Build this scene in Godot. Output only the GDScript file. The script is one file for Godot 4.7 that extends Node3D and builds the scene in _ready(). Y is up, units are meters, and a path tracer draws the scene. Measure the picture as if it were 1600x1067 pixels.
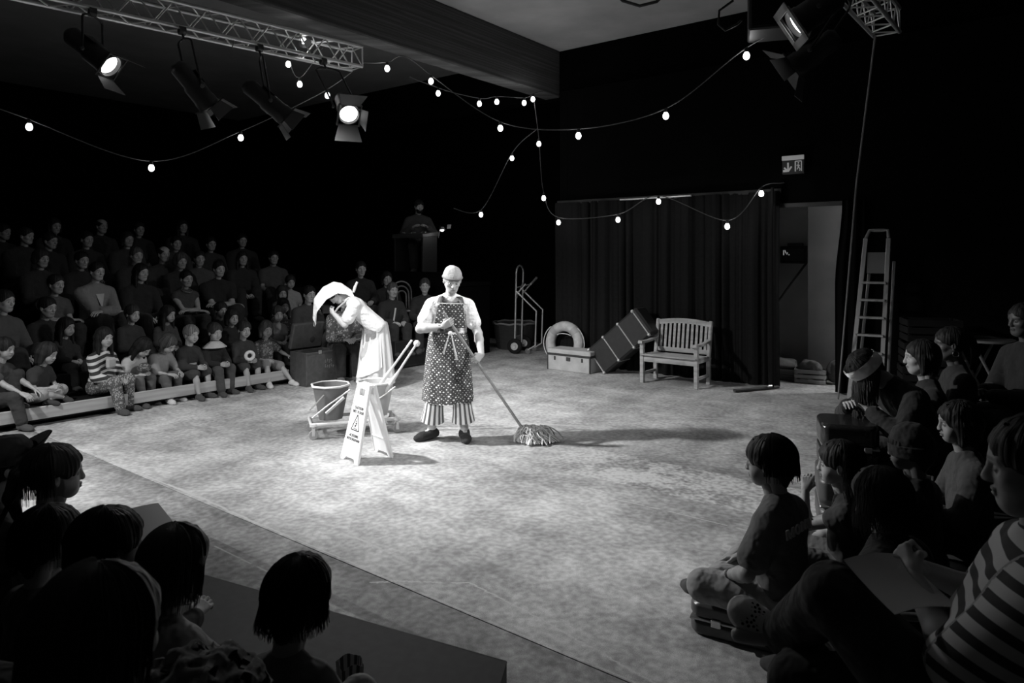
extends Node3D
# A small theatre hall seen from the audience: two performers mopping a concrete floor, spectators on three sides.
# Room frame: u runs along the back wall (towards the right and the viewer), v away from the viewer, both turned by TURN.

const TURN := -0.6613
const SERIF := "Droid Serif"
var used := {}
var cloths := {}
var heads := {}
var hands := {}
var hairs := {}
var skin: StandardMaterial3D
var M := {}


func R(u: float, y: float, v: float) -> Vector3:
	return Vector3(0.789 * u + 0.614 * v, y, 0.614 * u - 0.789 * v)


func grey(l: float) -> Color:
	return Color(l, l, l).linear_to_srgb()


# ---------------------------------------------------------------- meshes
class Shape:
	var v := PackedVector3Array()
	var n := PackedVector3Array()
	var c := PackedColorArray()
	var t := PackedVector2Array()
	var i := PackedInt32Array()
	var tint := Color.WHITE

	func put(p: Vector3, nn: Vector3, uv := Vector2.ZERO) -> int:
		v.append(p); n.append(nn); c.append(tint); t.append(uv)
		return v.size() - 1

	func tri(a: int, b: int, d: int) -> void:  # winds the face by its normals
		var f := (v[b] - v[a]).cross(v[d] - v[a])
		if f.dot(n[a] + n[b] + n[d]) > 0.0:
			i.append(a); i.append(d); i.append(b)
		else:
			i.append(a); i.append(b); i.append(d)

	func face(pts: Array, nn: Vector3, uvs := []) -> void:
		var s := v.size()
		for k in pts.size():
			put(pts[k], nn, uvs[k] if uvs else Vector2.ZERO)
		for k in range(1, pts.size() - 1):
			tri(s, s + k, s + k + 1)

	func box(size: Vector3, at := Vector3.ZERO, b := Basis(), r := 0.006) -> Shape:
		var e := size / 2.0
		r = minf(r, minf(e.x, minf(e.y, e.z)) * 0.9)
		for ax in 3:
			for sg in [-1.0, 1.0]:
				var nn := Vector3.ZERO
				nn[ax] = sg
				var a1 := (ax + 1) % 3
				var a2 := (ax + 2) % 3
				var q := []
				for s in [[-1, -1], [1, -1], [1, 1], [-1, 1]]:
					var p := Vector3.ZERO
					p[ax] = sg * e[ax]
					p[a1] = s[0] * (e[a1] - r)
					p[a2] = s[1] * (e[a2] - r)
					q.append(at + b * p)
				face(q, b * nn, [Vector2(0, 1), Vector2(1, 1), Vector2(1, 0), Vector2(0, 0)])
			var b1 := (ax + 1) % 3
			var b2 := (ax + 2) % 3
			for s in [[-1, -1], [1, -1], [1, 1], [-1, 1]]:
				var q2 := []
				for w in [[-1, 0], [1, 0], [1, 1], [-1, 1]]:
					var p := Vector3.ZERO
					p[ax] = w[0] * (e[ax] - r)
					p[b1] = s[0] * (e[b1] - (r if w[1] else 0.0))
					p[b2] = s[1] * (e[b2] - (0.0 if w[1] else r))
					q2.append(at + b * p)
				var nn := Vector3.ZERO
				nn[b1] = s[0]
				nn[b2] = s[1]
				face(q2, (b * nn).normalized())
		for sx in [-1, 1]:
			for sy in [-1, 1]:
				for sz in [-1, 1]:
					var s := Vector3(sx, sy, sz)
					var q3 := []
					for ax in 3:
						var p := s * (e - Vector3.ONE * r)
						p[ax] = s[ax] * e[ax]
						q3.append(at + b * p)
					face(q3, (b * s).normalized())
		return self

	func bar(a: Vector3, b: Vector3, w: float, h: float, up := Vector3.UP, r := 0.004) -> Shape:  # a board from a to b
		var z := (b - a).normalized()
		var x := up.cross(z).normalized()
		if x.length() < 0.5:
			x = Vector3.RIGHT.cross(z).normalized()
		return box(Vector3(w, h, a.distance_to(b)), (a + b) / 2.0, Basis(x, z.cross(x), z), r)

	func tube(pts: Array, rad, sides := 8, closed := false, flat := 1.0, caps := true) -> Shape:
		var m := pts.size()
		var s := v.size()
		var up := Vector3.UP
		var len := 0.0
		for k in m:
			var a: Vector3 = pts[(k - 1 + m) % m] if closed or k > 0 else pts[k]
			var b: Vector3 = pts[(k + 1) % m] if closed or k < m - 1 else pts[k]
			var d := (b - a).normalized()
			if k == 0:
				up = Vector3.UP if absf(d.y) < 0.9 else Vector3.RIGHT
			else:
				len += pts[k].distance_to(pts[k - 1])
			up = (up - d * up.dot(d)).normalized()
			var x := up.cross(d)
			var rr: float = rad[k] if rad is Array or rad is PackedFloat32Array else rad
			for j in sides + 1:
				var an := TAU * j / sides
				var nn := x * cos(an) + up * sin(an)
				put(pts[k] + x * cos(an) * rr + up * sin(an) * rr * flat, nn, Vector2(float(j) / sides, len))
		var rings := m if closed else m - 1
		for k in rings:
			var k2 := (k + 1) % m
			for j in sides:
				var a := s + k * (sides + 1) + j
				var b := s + k2 * (sides + 1) + j
				tri(a, a + 1, b)
				tri(a + 1, b + 1, b)
		if caps and not closed:
			for e in [0, m - 1]:
				var nn: Vector3 = ((pts[0] - pts[1]) if e == 0 else (pts[m - 1] - pts[m - 2])).normalized()
				var q := []
				for j in sides:
					q.append(v[s + e * (sides + 1) + j])
				face(q, nn)
		return self

	func lathe(prof: Array, sides := 20, xf := Transform3D(), smooth := true, arc := TAU) -> Shape:
		var nr := prof.size()
		var nrm := []
		for k in nr - 1:
			var d: Vector2 = prof[k + 1] - prof[k]
			nrm.append(Vector2(d.y, -d.x).normalized())
		for k in nr - 1:
			var s := v.size()
			for e in 2:
				var p: Vector2 = prof[k + e]
				var m2: Vector2 = nrm[k]
				if smooth:
					var o: int = clampi(k + (1 if e else -1), 0, nr - 2)
					if nrm[o].dot(m2) > 0.55:
						m2 = (m2 + nrm[o]).normalized()
				for j in sides + 1:
					var an := arc * j / sides
					put(xf * Vector3(p.x * cos(an), p.y, p.x * sin(an)), (xf.basis * Vector3(m2.x * cos(an), m2.y, m2.x * sin(an))).normalized(), Vector2(float(j) / sides, float(k + e) / (nr - 1)))
			for j in sides:
				tri(s + j, s + j + 1, s + sides + 1 + j)
				tri(s + j + 1, s + sides + 2 + j, s + sides + 1 + j)
		return self

	func prism(poly: PackedVector2Array, depth: float, xf := Transform3D()) -> Shape:  # an outline in x and y, extruded along z
		var ix := Geometry2D.triangulate_polygon(poly)
		var area := 0.0
		for k in poly.size():
			area += poly[k].cross(poly[(k + 1) % poly.size()])
		for sg in [-1.0, 1.0]:
			var s := v.size()
			for p in poly:
				put(xf * Vector3(p.x, p.y, sg * depth / 2.0), xf.basis * Vector3(0, 0, sg), Vector2(p.x, p.y))
			for k in range(0, ix.size(), 3):
				tri(s + ix[k], s + ix[k + 1], s + ix[k + 2])
		for k in poly.size():
			var a := poly[k]
			var b := poly[(k + 1) % poly.size()]
			var d := (b - a).normalized() * signf(area)
			face([xf * Vector3(a.x, a.y, -depth / 2), xf * Vector3(b.x, b.y, -depth / 2), xf * Vector3(b.x, b.y, depth / 2), xf * Vector3(a.x, a.y, depth / 2)], xf.basis * Vector3(d.y, -d.x, 0))
		return self

	func sheet(f: Callable, nu: int, nv: int, thick := 0.004) -> Shape:  # a cloth or a panel with two sides and rims; f(s, t)
		var pts := []
		for b in nv + 1:
			for a in nu + 1:
				pts.append(f.call(float(a) / nu, float(b) / nv))
		var row := nu + 1
		var s := v.size()
		for sg in [1.0, -1.0]:
			for b in nv + 1:
				for a in nu + 1:
					var du: Vector3 = pts[b * row + mini(a + 1, nu)] - pts[b * row + maxi(a - 1, 0)]
					var dv: Vector3 = pts[mini(b + 1, nv) * row + a] - pts[maxi(b - 1, 0) * row + a]
					var nn: Vector3 = du.cross(dv).normalized() * sg
					put(pts[b * row + a] + nn * thick / 2.0, nn, Vector2(float(a) / nu, float(b) / nv))
		var half := row * (nv + 1)
		for o in [s, s + half]:
			for b in nv:
				for a in nu:
					var k: int = o + b * row + a
					tri(k, k + 1, k + row)
					tri(k + 1, k + row + 1, k + row)
		var rim := []
		for a in nu: rim.append([a, a + 1])
		for a in nu: rim.append([nv * row + a, nv * row + a + 1])
		for b in nv: rim.append([b * row, (b + 1) * row])
		for b in nv: rim.append([b * row + nu, (b + 1) * row + nu])
		for e in rim:
			i.append_array([s + e[0], s + e[1], s + half + e[0], s + e[1], s + half + e[1], s + half + e[0]])
		return self

	func add(o: Shape, xf := Transform3D(), shade := 1.0) -> Shape:
		var s := v.size()
		var flip := xf.basis.determinant() < 0.0
		v.append_array(xf * o.v)
		var nb := Transform3D(xf.basis.inverse().transposed(), Vector3.ZERO)
		for nn in o.n:
			n.append((nb * nn).normalized())
		for k in o.c:
			c.append(Color(k.r * shade, k.g * shade, k.b * shade))
		t.append_array(o.t)
		for k in range(0, o.i.size(), 3):
			i.append(s + o.i[k])
			i.append(s + o.i[k + (2 if flip else 1)])
			i.append(s + o.i[k + (1 if flip else 2)])
		return self

	func mesh() -> ArrayMesh:
		var a := []
		a.resize(Mesh.ARRAY_MAX)
		a[Mesh.ARRAY_VERTEX] = v
		a[Mesh.ARRAY_NORMAL] = n
		a[Mesh.ARRAY_COLOR] = c
		a[Mesh.ARRAY_TEX_UV] = t
		a[Mesh.ARRAY_INDEX] = i
		var m := ArrayMesh.new()
		m.add_surface_from_arrays(Mesh.PRIMITIVE_TRIANGLES, a)
		return m


# ---------------------------------------------------------------- distance fields, meshed as surface nets
class Field:
	var o: Vector3
	var h: float
	var nx: int
	var ny: int
	var nz: int
	var d := PackedFloat32Array()

	func _init(lo: Vector3, hi: Vector3, cell: float) -> void:
		h = cell
		o = lo - Vector3.ONE * cell * 2.0
		nx = int((hi.x - lo.x) / cell) + 5
		ny = int((hi.y - lo.y) / cell) + 5
		nz = int((hi.z - lo.z) / cell) + 5
		d.resize(nx * ny * nz)
		d.fill(9.0)

	func _box(lo: Vector3, hi: Vector3) -> PackedInt32Array:
		return PackedInt32Array([
			maxi(0, int((lo.x - o.x) / h)), mini(nx - 1, int((hi.x - o.x) / h) + 1),
			maxi(0, int((lo.y - o.y) / h)), mini(ny - 1, int((hi.y - o.y) / h) + 1),
			maxi(0, int((lo.z - o.z) / h)), mini(nz - 1, int((hi.z - o.z) / h) + 1)])

	func bone(a: Vector3, b: Vector3, ra: float, rb: float, k := 0.02, w := Vector3.ZERO, q := 1.0) -> void:
		var m := Vector3.ONE * (maxf(ra, rb) + k + h * 2.0)
		var bb := _box(a.min(b) - m, a.max(b) + m)
		var ab := b - a
		var l2 := maxf(ab.length_squared(), 1e-9)
		var dr := rb - ra
		var squash := q != 1.0
		var g := 1.0 / q - 1.0
		var ik := 0.25 / k
		for z in range(bb[4], bb[5] + 1):
			for y in range(bb[2], bb[3] + 1):
				var j := (z * ny + y) * nx + bb[0]
				var p := Vector3(o.x + bb[0] * h, o.y + y * h, o.z + z * h) - a
				for x in range(bb[0], bb[1] + 1):
					var t := clampf(p.dot(ab) / l2, 0.0, 1.0)
					var e: float
					if squash:
						var r := p - ab * t
						e = ((r + w * (r.dot(w) * g)).length() - ra - dr * t) * 0.9
					else:
						e = (p - ab * t).length() - ra - dr * t
					var c := d[j]
					var s := k - absf(c - e)
					if s > 0.0:
						d[j] = minf(c, e) - s * s * ik
					elif e < c:
						d[j] = e
					p.x += h
					j += 1

	func blob(ce: Vector3, r: Vector3, k := 0.02, b := Basis(), cut := false) -> void:  # an ellipsoid, joined or taken away
		var m := Vector3.ONE * (maxf(r.x, maxf(r.y, r.z)) + k + h * 2.0)
		var bb := _box(ce - m, ce + m)
		var inv := b.transposed()
		var one := Vector3.ONE / r
		var ik := 0.25 / k
		var step := inv * Vector3(h, 0, 0)
		for z in range(bb[4], bb[5] + 1):
			for y in range(bb[2], bb[3] + 1):
				var j := (z * ny + y) * nx + bb[0]
				var p := inv * (Vector3(o.x + bb[0] * h, o.y + y * h, o.z + z * h) - ce)
				for x in range(bb[0], bb[1] + 1):
					var s0 := p * one
					var k0 := s0.length()
					var e := k0 * (k0 - 1.0) / maxf((s0 * one).length(), 1e-6)
					var c := d[j]
					if cut:
						e = -e
						var s := k - absf(c - e)
						d[j] = maxf(c, e) + (s * s * ik if s > 0.0 else 0.0)
					else:
						var s := k - absf(c - e)
						if s > 0.0:
							d[j] = minf(c, e) - s * s * ik
						elif e < c:
							d[j] = e
					p += step
					j += 1

	func plane(at: Vector3, nn: Vector3, k := 0.0) -> void:  # keeps what lies behind the plane
		for z in nz:
			for y in ny:
				var j := (z * ny + y) * nx
				var e := (Vector3(o.x, o.y + y * h, o.z + z * h) - at).dot(nn)
				for x in nx:
					if d[j] < e:
						d[j] = e
					e += nn.x * h
					j += 1

	func bumps(noise: FastNoiseLite, amount: float, scale := Vector3.ONE) -> void:
		var lim := amount + h * 2.0
		for z in nz:
			for y in ny:
				var j := (z * ny + y) * nx
				for x in nx:
					if absf(d[j]) < lim:
						d[j] += amount * noise.get_noise_3d((o.x + x * h) * scale.x, (o.y + y * h) * scale.y, (o.z + z * h) * scale.z)
					j += 1

	func net(st: Shape, paint = null, uvs = null) -> Shape:
		var base := PackedInt32Array()
		base.resize(d.size())
		base.fill(-1)
		var sy := nx
		var sz := nx * ny
		var off := PackedInt32Array([0, 1, sy, sy + 1, sz, sz + 1, sz + sy, sz + sy + 1])
		var lim := h * 1.9
		var cells := PackedInt32Array()
		for z in nz - 1:
			for y in ny - 1:
				var j := z * sz + y * sy
				for x in nx - 1:
					var d0 := d[j]
					if absf(d0) < lim:
						var d1 := d[j + 1]
						var d2 := d[j + sy]
						var d3 := d[j + sy + 1]
						var d4 := d[j + sz]
						var d5 := d[j + sz + 1]
						var d6 := d[j + sz + sy]
						var d7 := d[j + sz + sy + 1]
						var neg := int(d0 < 0.0) + int(d1 < 0.0) + int(d2 < 0.0) + int(d3 < 0.0) + int(d4 < 0.0) + int(d5 < 0.0) + int(d6 < 0.0) + int(d7 < 0.0)
						if neg > 0 and neg < 8:
							var g := Vector3(d1 + d3 + d5 + d7 - d0 - d2 - d4 - d6, d2 + d3 + d6 + d7 - d0 - d1 - d4 - d5, d4 + d5 + d6 + d7 - d0 - d1 - d2 - d3)
							var av := Vector3.ZERO
							var cnt := 0
							if (d0 < 0.0) != (d1 < 0.0): av += Vector3(d0 / (d0 - d1), 0, 0); cnt += 1
							if (d2 < 0.0) != (d3 < 0.0): av += Vector3(d2 / (d2 - d3), 1, 0); cnt += 1
							if (d4 < 0.0) != (d5 < 0.0): av += Vector3(d4 / (d4 - d5), 0, 1); cnt += 1
							if (d6 < 0.0) != (d7 < 0.0): av += Vector3(d6 / (d6 - d7), 1, 1); cnt += 1
							if (d0 < 0.0) != (d2 < 0.0): av += Vector3(0, d0 / (d0 - d2), 0); cnt += 1
							if (d1 < 0.0) != (d3 < 0.0): av += Vector3(1, d1 / (d1 - d3), 0); cnt += 1
							if (d4 < 0.0) != (d6 < 0.0): av += Vector3(0, d4 / (d4 - d6), 1); cnt += 1
							if (d5 < 0.0) != (d7 < 0.0): av += Vector3(1, d5 / (d5 - d7), 1); cnt += 1
							if (d0 < 0.0) != (d4 < 0.0): av += Vector3(0, 0, d0 / (d0 - d4)); cnt += 1
							if (d1 < 0.0) != (d5 < 0.0): av += Vector3(1, 0, d1 / (d1 - d5)); cnt += 1
							if (d2 < 0.0) != (d6 < 0.0): av += Vector3(0, 1, d2 / (d2 - d6)); cnt += 1
							if (d3 < 0.0) != (d7 < 0.0): av += Vector3(1, 1, d3 / (d3 - d7)); cnt += 1
							var p := o + (Vector3(x, y, z) + av / cnt) * h
							base[j] = st.v.size()
							cells.append(j)
							st.v.append(p)
							st.n.append(g.normalized())
							st.c.append(paint.call(p) if paint != null else st.tint)
							st.t.append(uvs.call(p) if uvs != null else Vector2.ZERO)
					j += 1
		for j in cells:
			var inside := d[j] < 0.0
			for ax in 3:
				var s: int = [1, sy, sz][ax]
				if (d[j + s] < 0.0) == inside:
					continue
				var b: int = [sy, sz, 1][ax]
				var e: int = [sz, 1, sy][ax]
				var v0 := base[j]
				var v1 := base[j - b]
				var v2 := base[j - b - e]
				var v3 := base[j - e]
				if v1 < 0 or v2 < 0 or v3 < 0:
					continue
				if inside:
					st.i.append_array([v0, v2, v1, v0, v3, v2])
				else:
					st.i.append_array([v0, v1, v2, v0, v2, v3])
		return st


# ---------------------------------------------------------------- naming
func numbered(called: String) -> String:
	used[called] = used.get(called, -1) + 1
	return called if used[called] == 0 else "%s_%03d" % [called, used[called]]


func tag(o: Node3D, label: String, category: String, group := "") -> Node3D:
	o.set_meta("label", label)
	o.set_meta("category", category)
	if group:
		o.set_meta("group", group)
	return o


func thing(called: String, label: String, category: String, at := Vector3.ZERO, turn := 0.0, group := "") -> Node3D:
	var o := Node3D.new()
	o.name = numbered(called)
	add_child(o, true)
	o.position = at
	o.rotation.y = turn
	return tag(o, label, category, group)


func part(called: String, s, m: Material, parent: Node3D = self) -> MeshInstance3D:
	var o := MeshInstance3D.new()
	o.name = numbered(called) if parent == self else called
	o.mesh = s.mesh() if s is Shape else s
	o.material_override = m
	parent.add_child(o, true)
	if parent != self and o.name != called:  # three-digit numbers for repeats
		var k := 1
		while parent.has_node("%s_%03d" % [called, k]):
			k += 1
		o.name = "%s_%03d" % [called, k]
	return o


func solo(called: String, s, m: Material, label: String, category: String, at := Vector3.ZERO, turn := 0.0, group := "") -> MeshInstance3D:
	var o := part(called, s, m)
	o.position = at
	o.rotation.y = turn
	tag(o, label, category, group)
	return o


func built(called: String, s, m: Material, parent: Node3D = self) -> MeshInstance3D:  # a piece of the setting
	var o := part(called, s, m, parent)
	if parent == self:
		o.set_meta("kind", "structure")
	return o


# ---------------------------------------------------------------- materials
func mat(l: float, rough := 0.8, metal := 0.0) -> StandardMaterial3D:
	var key := "%f %f %f" % [l, rough, metal]
	if not M.has(key):
		var m := StandardMaterial3D.new()
		m.albedo_color = grey(l)
		m.roughness = rough
		m.metallic = metal
		if l < 0.021 and rough >= 0.8:
			m.metallic_specular = 0.12
		M[key] = m
	return M[key]


func noise_tex(freq: float, size := 256, normal := false, bump := 6.0, octaves := 4, sd := 1, kind := FastNoiseLite.TYPE_SIMPLEX_SMOOTH, ramp: Array = []) -> NoiseTexture2D:
	var f := FastNoiseLite.new()
	f.seed = sd
	f.noise_type = kind
	f.frequency = freq
	f.fractal_octaves = octaves
	var t := NoiseTexture2D.new()
	t.width = size
	t.height = size
	t.seamless = true
	t.noise = f
	t.as_normal_map = normal
	t.bump_strength = bump
	if ramp:
		var g := Gradient.new()
		g.offsets = PackedFloat32Array([0.0, 1.0])
		g.colors = PackedColorArray([grey(ramp[0]), grey(ramp[1])])
		t.color_ramp = g
	return t


func grained(l: float, tex: Texture2D, scale: Vector3, rough := 0.8, height: Texture2D = null, depth := 0.2, metal := 0.0) -> StandardMaterial3D:  # a tone with a triplanar pattern
	var m := StandardMaterial3D.new()
	m.albedo_color = grey(l)
	m.albedo_texture = tex
	m.roughness = rough
	m.metallic = metal
	if l < 0.021 and rough >= 0.8:
		m.metallic_specular = 0.12   # velvet, matt black paint
	m.uv1_triplanar = true
	m.uv1_scale = scale
	if height:
		m.heightmap_enabled = true
		m.heightmap_texture = height
		m.heightmap_scale = depth
	return m


func cloth(l: float, near := false) -> StandardMaterial3D:
	var key := "%f %s" % [l, near]
	if not cloths.has(key):
		var m := StandardMaterial3D.new()
		m.albedo_color = grey(l)
		m.roughness = 0.92
		m.rim_enabled = true
		m.rim = 0.25
		m.uv1_triplanar = true
		m.uv1_scale = Vector3.ONE * (2.6 if near else 2.0)
		m.heightmap_enabled = true
		m.heightmap_texture = M.wrinkle
		m.heightmap_scale = 2.2 if near else 1.6
		cloths[key] = m
	return cloths[key]


# ---------------------------------------------------------------- people
const HEAD_CELL := [0.0105, 0.0065, 0.0042]
const HAND_CELL := [0.0075, 0.0055, 0.0036]
const BODY_CELL := [0.026, 0.016, 0.0115]


func head_shape(child: bool, q: int, male := false) -> Shape:  # facing +z, origin between the ears, 0.23 m from chin to crown
	var key := "%s %d %s" % [child, q, male]
	if heads.has(key):
		return heads[key]
	var f := Field.new(Vector3(-0.1, -0.17, -0.13), Vector3(0.1, 0.13, 0.135), HEAD_CELL[q])
	f.blob(Vector3(0, 0.03, -0.014), Vector3(0.077, 0.09, 0.099))
	if child:
		f.blob(Vector3(0, 0.045, 0.02), Vector3(0.072, 0.07, 0.074), 0.03)
		f.blob(Vector3(0, -0.035, 0.035), Vector3(0.062, 0.07, 0.052), 0.03)
		f.blob(Vector3(0, -0.083, 0.05), Vector3(0.03, 0.025, 0.03), 0.03)
		for s in [-1, 1]:
			f.blob(Vector3(s * 0.036, -0.05, 0.056), Vector3(0.026, 0.028, 0.024), 0.02)
	else:
		f.blob(Vector3(0, 0.03, 0.025), Vector3(0.066, 0.066, 0.066), 0.03)
		f.blob(Vector3(0, -0.035, 0.034), Vector3(0.058, 0.08, 0.055), 0.03)
		f.blob(Vector3(0, -0.088, 0.052), Vector3(0.036 if male else 0.03, 0.026, 0.032), 0.03)
		for s in [-1, 1]:
			f.bone(Vector3(s * 0.05, -0.05, 0.0), Vector3(s * 0.022, -0.092, 0.05), 0.02, 0.018, 0.025)
			f.blob(Vector3(s * 0.042, -0.025, 0.055), Vector3(0.02, 0.016, 0.02), 0.02)
	f.bone(Vector3(0, -0.05, -0.026), Vector3(0, -0.17, -0.04), 0.05 if male else 0.043, 0.052 if male else 0.044, 0.03)
	for s in [-1, 1]:
		f.blob(Vector3(s * 0.031, 0.0, 0.098), Vector3(0.02, 0.014, 0.018), 0.016, Basis(), true)
		f.bone(Vector3(s * 0.014, 0.02, 0.089), Vector3(s * 0.046, 0.02, 0.075), 0.008, 0.006, 0.014)
		f.blob(Vector3(s * 0.031, -0.002, 0.0755), Vector3(0.0135, 0.012, 0.0135), 0.003)
		f.blob(Vector3(s * 0.078, -0.008, -0.008), Vector3(0.011, 0.031, 0.02), 0.008, Basis(Vector3.UP, s * 0.35))
		f.blob(Vector3(s * 0.09, -0.004, -0.002), Vector3(0.008, 0.018, 0.01), 0.005, Basis(), true)
		f.blob(Vector3(s * 0.011, -0.034, 0.096), Vector3(0.008, 0.007, 0.009), 0.008)
	f.bone(Vector3(0, 0.012, 0.088), Vector3(0, -0.03, 0.105 if not child else 0.1), 0.008, 0.0115, 0.012)
	f.blob(Vector3(0, -0.058, 0.09), Vector3(0.024, 0.005, 0.009), 0.006)
	f.blob(Vector3(0, -0.069, 0.088), Vector3(0.02, 0.006, 0.009), 0.006)
	f.blob(Vector3(0, -0.0635, 0.1), Vector3(0.024, 0.0018, 0.008), 0.004, Basis(), true)
	heads[key] = f.net(Shape.new(), func(p: Vector3) -> Color:
		var ax := absf(p.x)
		if p.z > 0.06:
			var e := Vector2(ax - 0.031, p.y + 0.002)
			if e.length() < 0.0055: return Color(0.06, 0.06, 0.06)
			if absf(e.x) < 0.011 and absf(e.y) < 0.0045: return Color(1.15, 1.15, 1.15)
			if p.y > 0.018 and p.y < 0.027 and ax > 0.012 and ax < 0.05: return Color(0.35, 0.35, 0.35)
			if p.y < -0.053 and p.y > -0.0755 and ax < 0.024 and p.z > 0.082: return Color(0.62, 0.62, 0.62)
			if p.y < -0.028 and p.y > -0.07 and ax > 0.02: return Color(0.93, 0.93, 0.93)
		return Color.WHITE)
	return heads[key]


func hand_shape(grip: bool, q: int) -> Shape:  # a left hand: wrist at the origin, fingers along +z, palm down, thumb towards -x
	var key := "%s %d" % [grip, q]
	if hands.has(key):
		return hands[key]
	var f := Field.new(Vector3(-0.075, -0.085, -0.02), Vector3(0.055, 0.03, 0.2), HAND_CELL[q])
	var bend: Array = [55.0, 85.0, 55.0] if grip else [16.0, 26.0, 16.0]
	for k in 4:
		var x: float = [-0.031, -0.0105, 0.0105, 0.03][k]
		var ln: float = [0.94, 1.05, 0.98, 0.78][k]
		var p := Vector3(x * 0.95, 0.0, [0.086, 0.09, 0.086, 0.078][k])
		f.bone(Vector3(x * 0.45, 0, 0.005), p, 0.0145, 0.0105, 0.014)
		var an := 0.0
		for j in 3:
			an += deg_to_rad(bend[j] + (k * 3.0 if not grip else 0.0))
			var r: float = [0.0088, 0.008, 0.0072][j]
			var e: Vector3 = p + Vector3(x * 0.12 if not grip else 0.0, -sin(an), cos(an)).normalized() * [0.044, 0.027, 0.021][j] * ln
			f.bone(p, e, r + 0.0004, r - 0.0006, 0.004)
			p = e
	f.bone(Vector3(0, 0, -0.012), Vector3(0, 0, 0.02), 0.02, 0.023, 0.016, Vector3.UP, 0.75)
	f.bone(Vector3(-0.02, -0.006, 0.02), Vector3(-0.046, -0.014, 0.05), 0.013, 0.0105, 0.014)
	var tb := Vector3(-0.052, -0.028, 0.08) if not grip else Vector3(-0.034, -0.052, 0.072)
	f.bone(Vector3(-0.046, -0.014, 0.05), tb, 0.0105, 0.0092, 0.006)
	f.bone(tb, tb + (Vector3(0.006, -0.012, 0.024) if not grip else Vector3(0.028, -0.006, 0.004)), 0.009, 0.0075, 0.004)
	hands[key] = f.net(Shape.new())
	return hands[key]


func hair_shape(style: String, q: int) -> Shape:  # in the frame of the head
	var key := "%s %d" % [style, q]
	if hairs.has(key):
		return hairs[key]
	var f := Field.new(Vector3(-0.15, -0.42, -0.19), Vector3(0.15, 0.16, 0.13), [0.0125, 0.009, 0.006][q])
	var long := style == "long"
	f.blob(Vector3(0, 0.036, -0.014), Vector3(0.089, 0.099, 0.112))
	if style == "curly":
		f.blob(Vector3(0, 0.04, -0.02), Vector3(0.105, 0.108, 0.12))
		for s in [-1, 1]:
			f.blob(Vector3(s * 0.075, -0.02, -0.03), Vector3(0.04, 0.06, 0.06), 0.03)
	if style == "bob" or long:
		for s in [-1, 1]:
			f.bone(Vector3(s * 0.07, 0.0, 0.0), Vector3(s * 0.078, -0.09, 0.0), 0.032, 0.024, 0.03)
			f.bone(Vector3(s * 0.05, 0.0, -0.06), Vector3(s * 0.055, -0.1, -0.06), 0.045, 0.03, 0.03)
		f.bone(Vector3(0, 0.0, -0.08), Vector3(0, -0.1, -0.075), 0.045, 0.03, 0.03)
	if long:
		for s in [-1, 1]:
			f.bone(Vector3(s * 0.078, -0.08, 0.0), Vector3(s * 0.085, -0.2, 0.015), 0.026, 0.018, 0.02)
			f.bone(Vector3(s * 0.05, -0.08, -0.07), Vector3(s * 0.06, -0.26, -0.085), 0.04, 0.026, 0.03)
		f.bone(Vector3(0, -0.08, -0.08), Vector3(0, -0.27, -0.1), 0.045, 0.03, 0.03)
	if style == "back":   # combed off the face, long behind
		f.bone(Vector3(0, 0.0, -0.08), Vector3(0, -0.1, -0.085), 0.05, 0.045, 0.03)
		f.bone(Vector3(0, -0.1, -0.085), Vector3(0, -0.3, -0.1), 0.045, 0.03, 0.03)
		for s in [-1, 1]:
			f.bone(Vector3(s * 0.04, -0.04, -0.07), Vector3(s * 0.06, -0.28, -0.09), 0.045, 0.025, 0.03)
	if style == "pony" or style == "bun":
		f.blob(Vector3(0, 0.035, -0.125), Vector3(0.032, 0.035, 0.032), 0.015)
	if style == "pony":
		f.bone(Vector3(0, 0.03, -0.14), Vector3(0, -0.06, -0.16), 0.024, 0.028, 0.015)
		f.bone(Vector3(0, -0.06, -0.16), Vector3(0, -0.18, -0.13), 0.028, 0.012, 0.015)
	if style == "short" or style == "crop":
		f.bone(Vector3(0, -0.03, -0.075), Vector3(0, -0.08, -0.06), 0.04, 0.03, 0.03)
		for s in [-1, 1]:
			f.bone(Vector3(s * 0.074, 0.02, 0.022), Vector3(s * 0.074, -0.02, 0.012), 0.012, 0.008, 0.02)
	# the face, the ears and, for short hair, the nape stay free
	f.blob(Vector3(0, -0.055, 0.092), Vector3(0.062, 0.098 if style != "fringe" else 0.08, 0.06), 0.02, Basis(), true)
	f.blob(Vector3(0, 0.004, 0.122), Vector3(0.066, 0.042, 0.05), 0.012, Basis(), true)
	if style in ["short", "crop", "pony", "bun", "bald", "back"]:
		for s in [-1, 1]:
			f.blob(Vector3(s * 0.092, -0.022, 0.004), Vector3(0.026, 0.036, 0.03), 0.01, Basis(), true)
			f.blob(Vector3(s * 0.05, -0.09, 0.04), Vector3(0.04, 0.08, 0.06), 0.02, Basis(), true)
	if style == "bald":
		f.blob(Vector3(0, 0.12, 0.03), Vector3(0.075, 0.08, 0.12), 0.01, Basis(), true)
	if q > 0:
		var nz := FastNoiseLite.new()
		nz.seed = 11
		nz.frequency = 26.0
		nz.fractal_octaves = 2
		f.bumps(nz, 0.0055 if style != "curly" else 0.014, Vector3(1, 0.28, 1) if style != "curly" else Vector3.ONE)
	hairs[key] = f.net(Shape.new(), null, func(p: Vector3) -> Vector2:
		return Vector2(atan2(p.x, p.z + 0.02) / TAU, p.y))
	return hairs[key]


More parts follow.
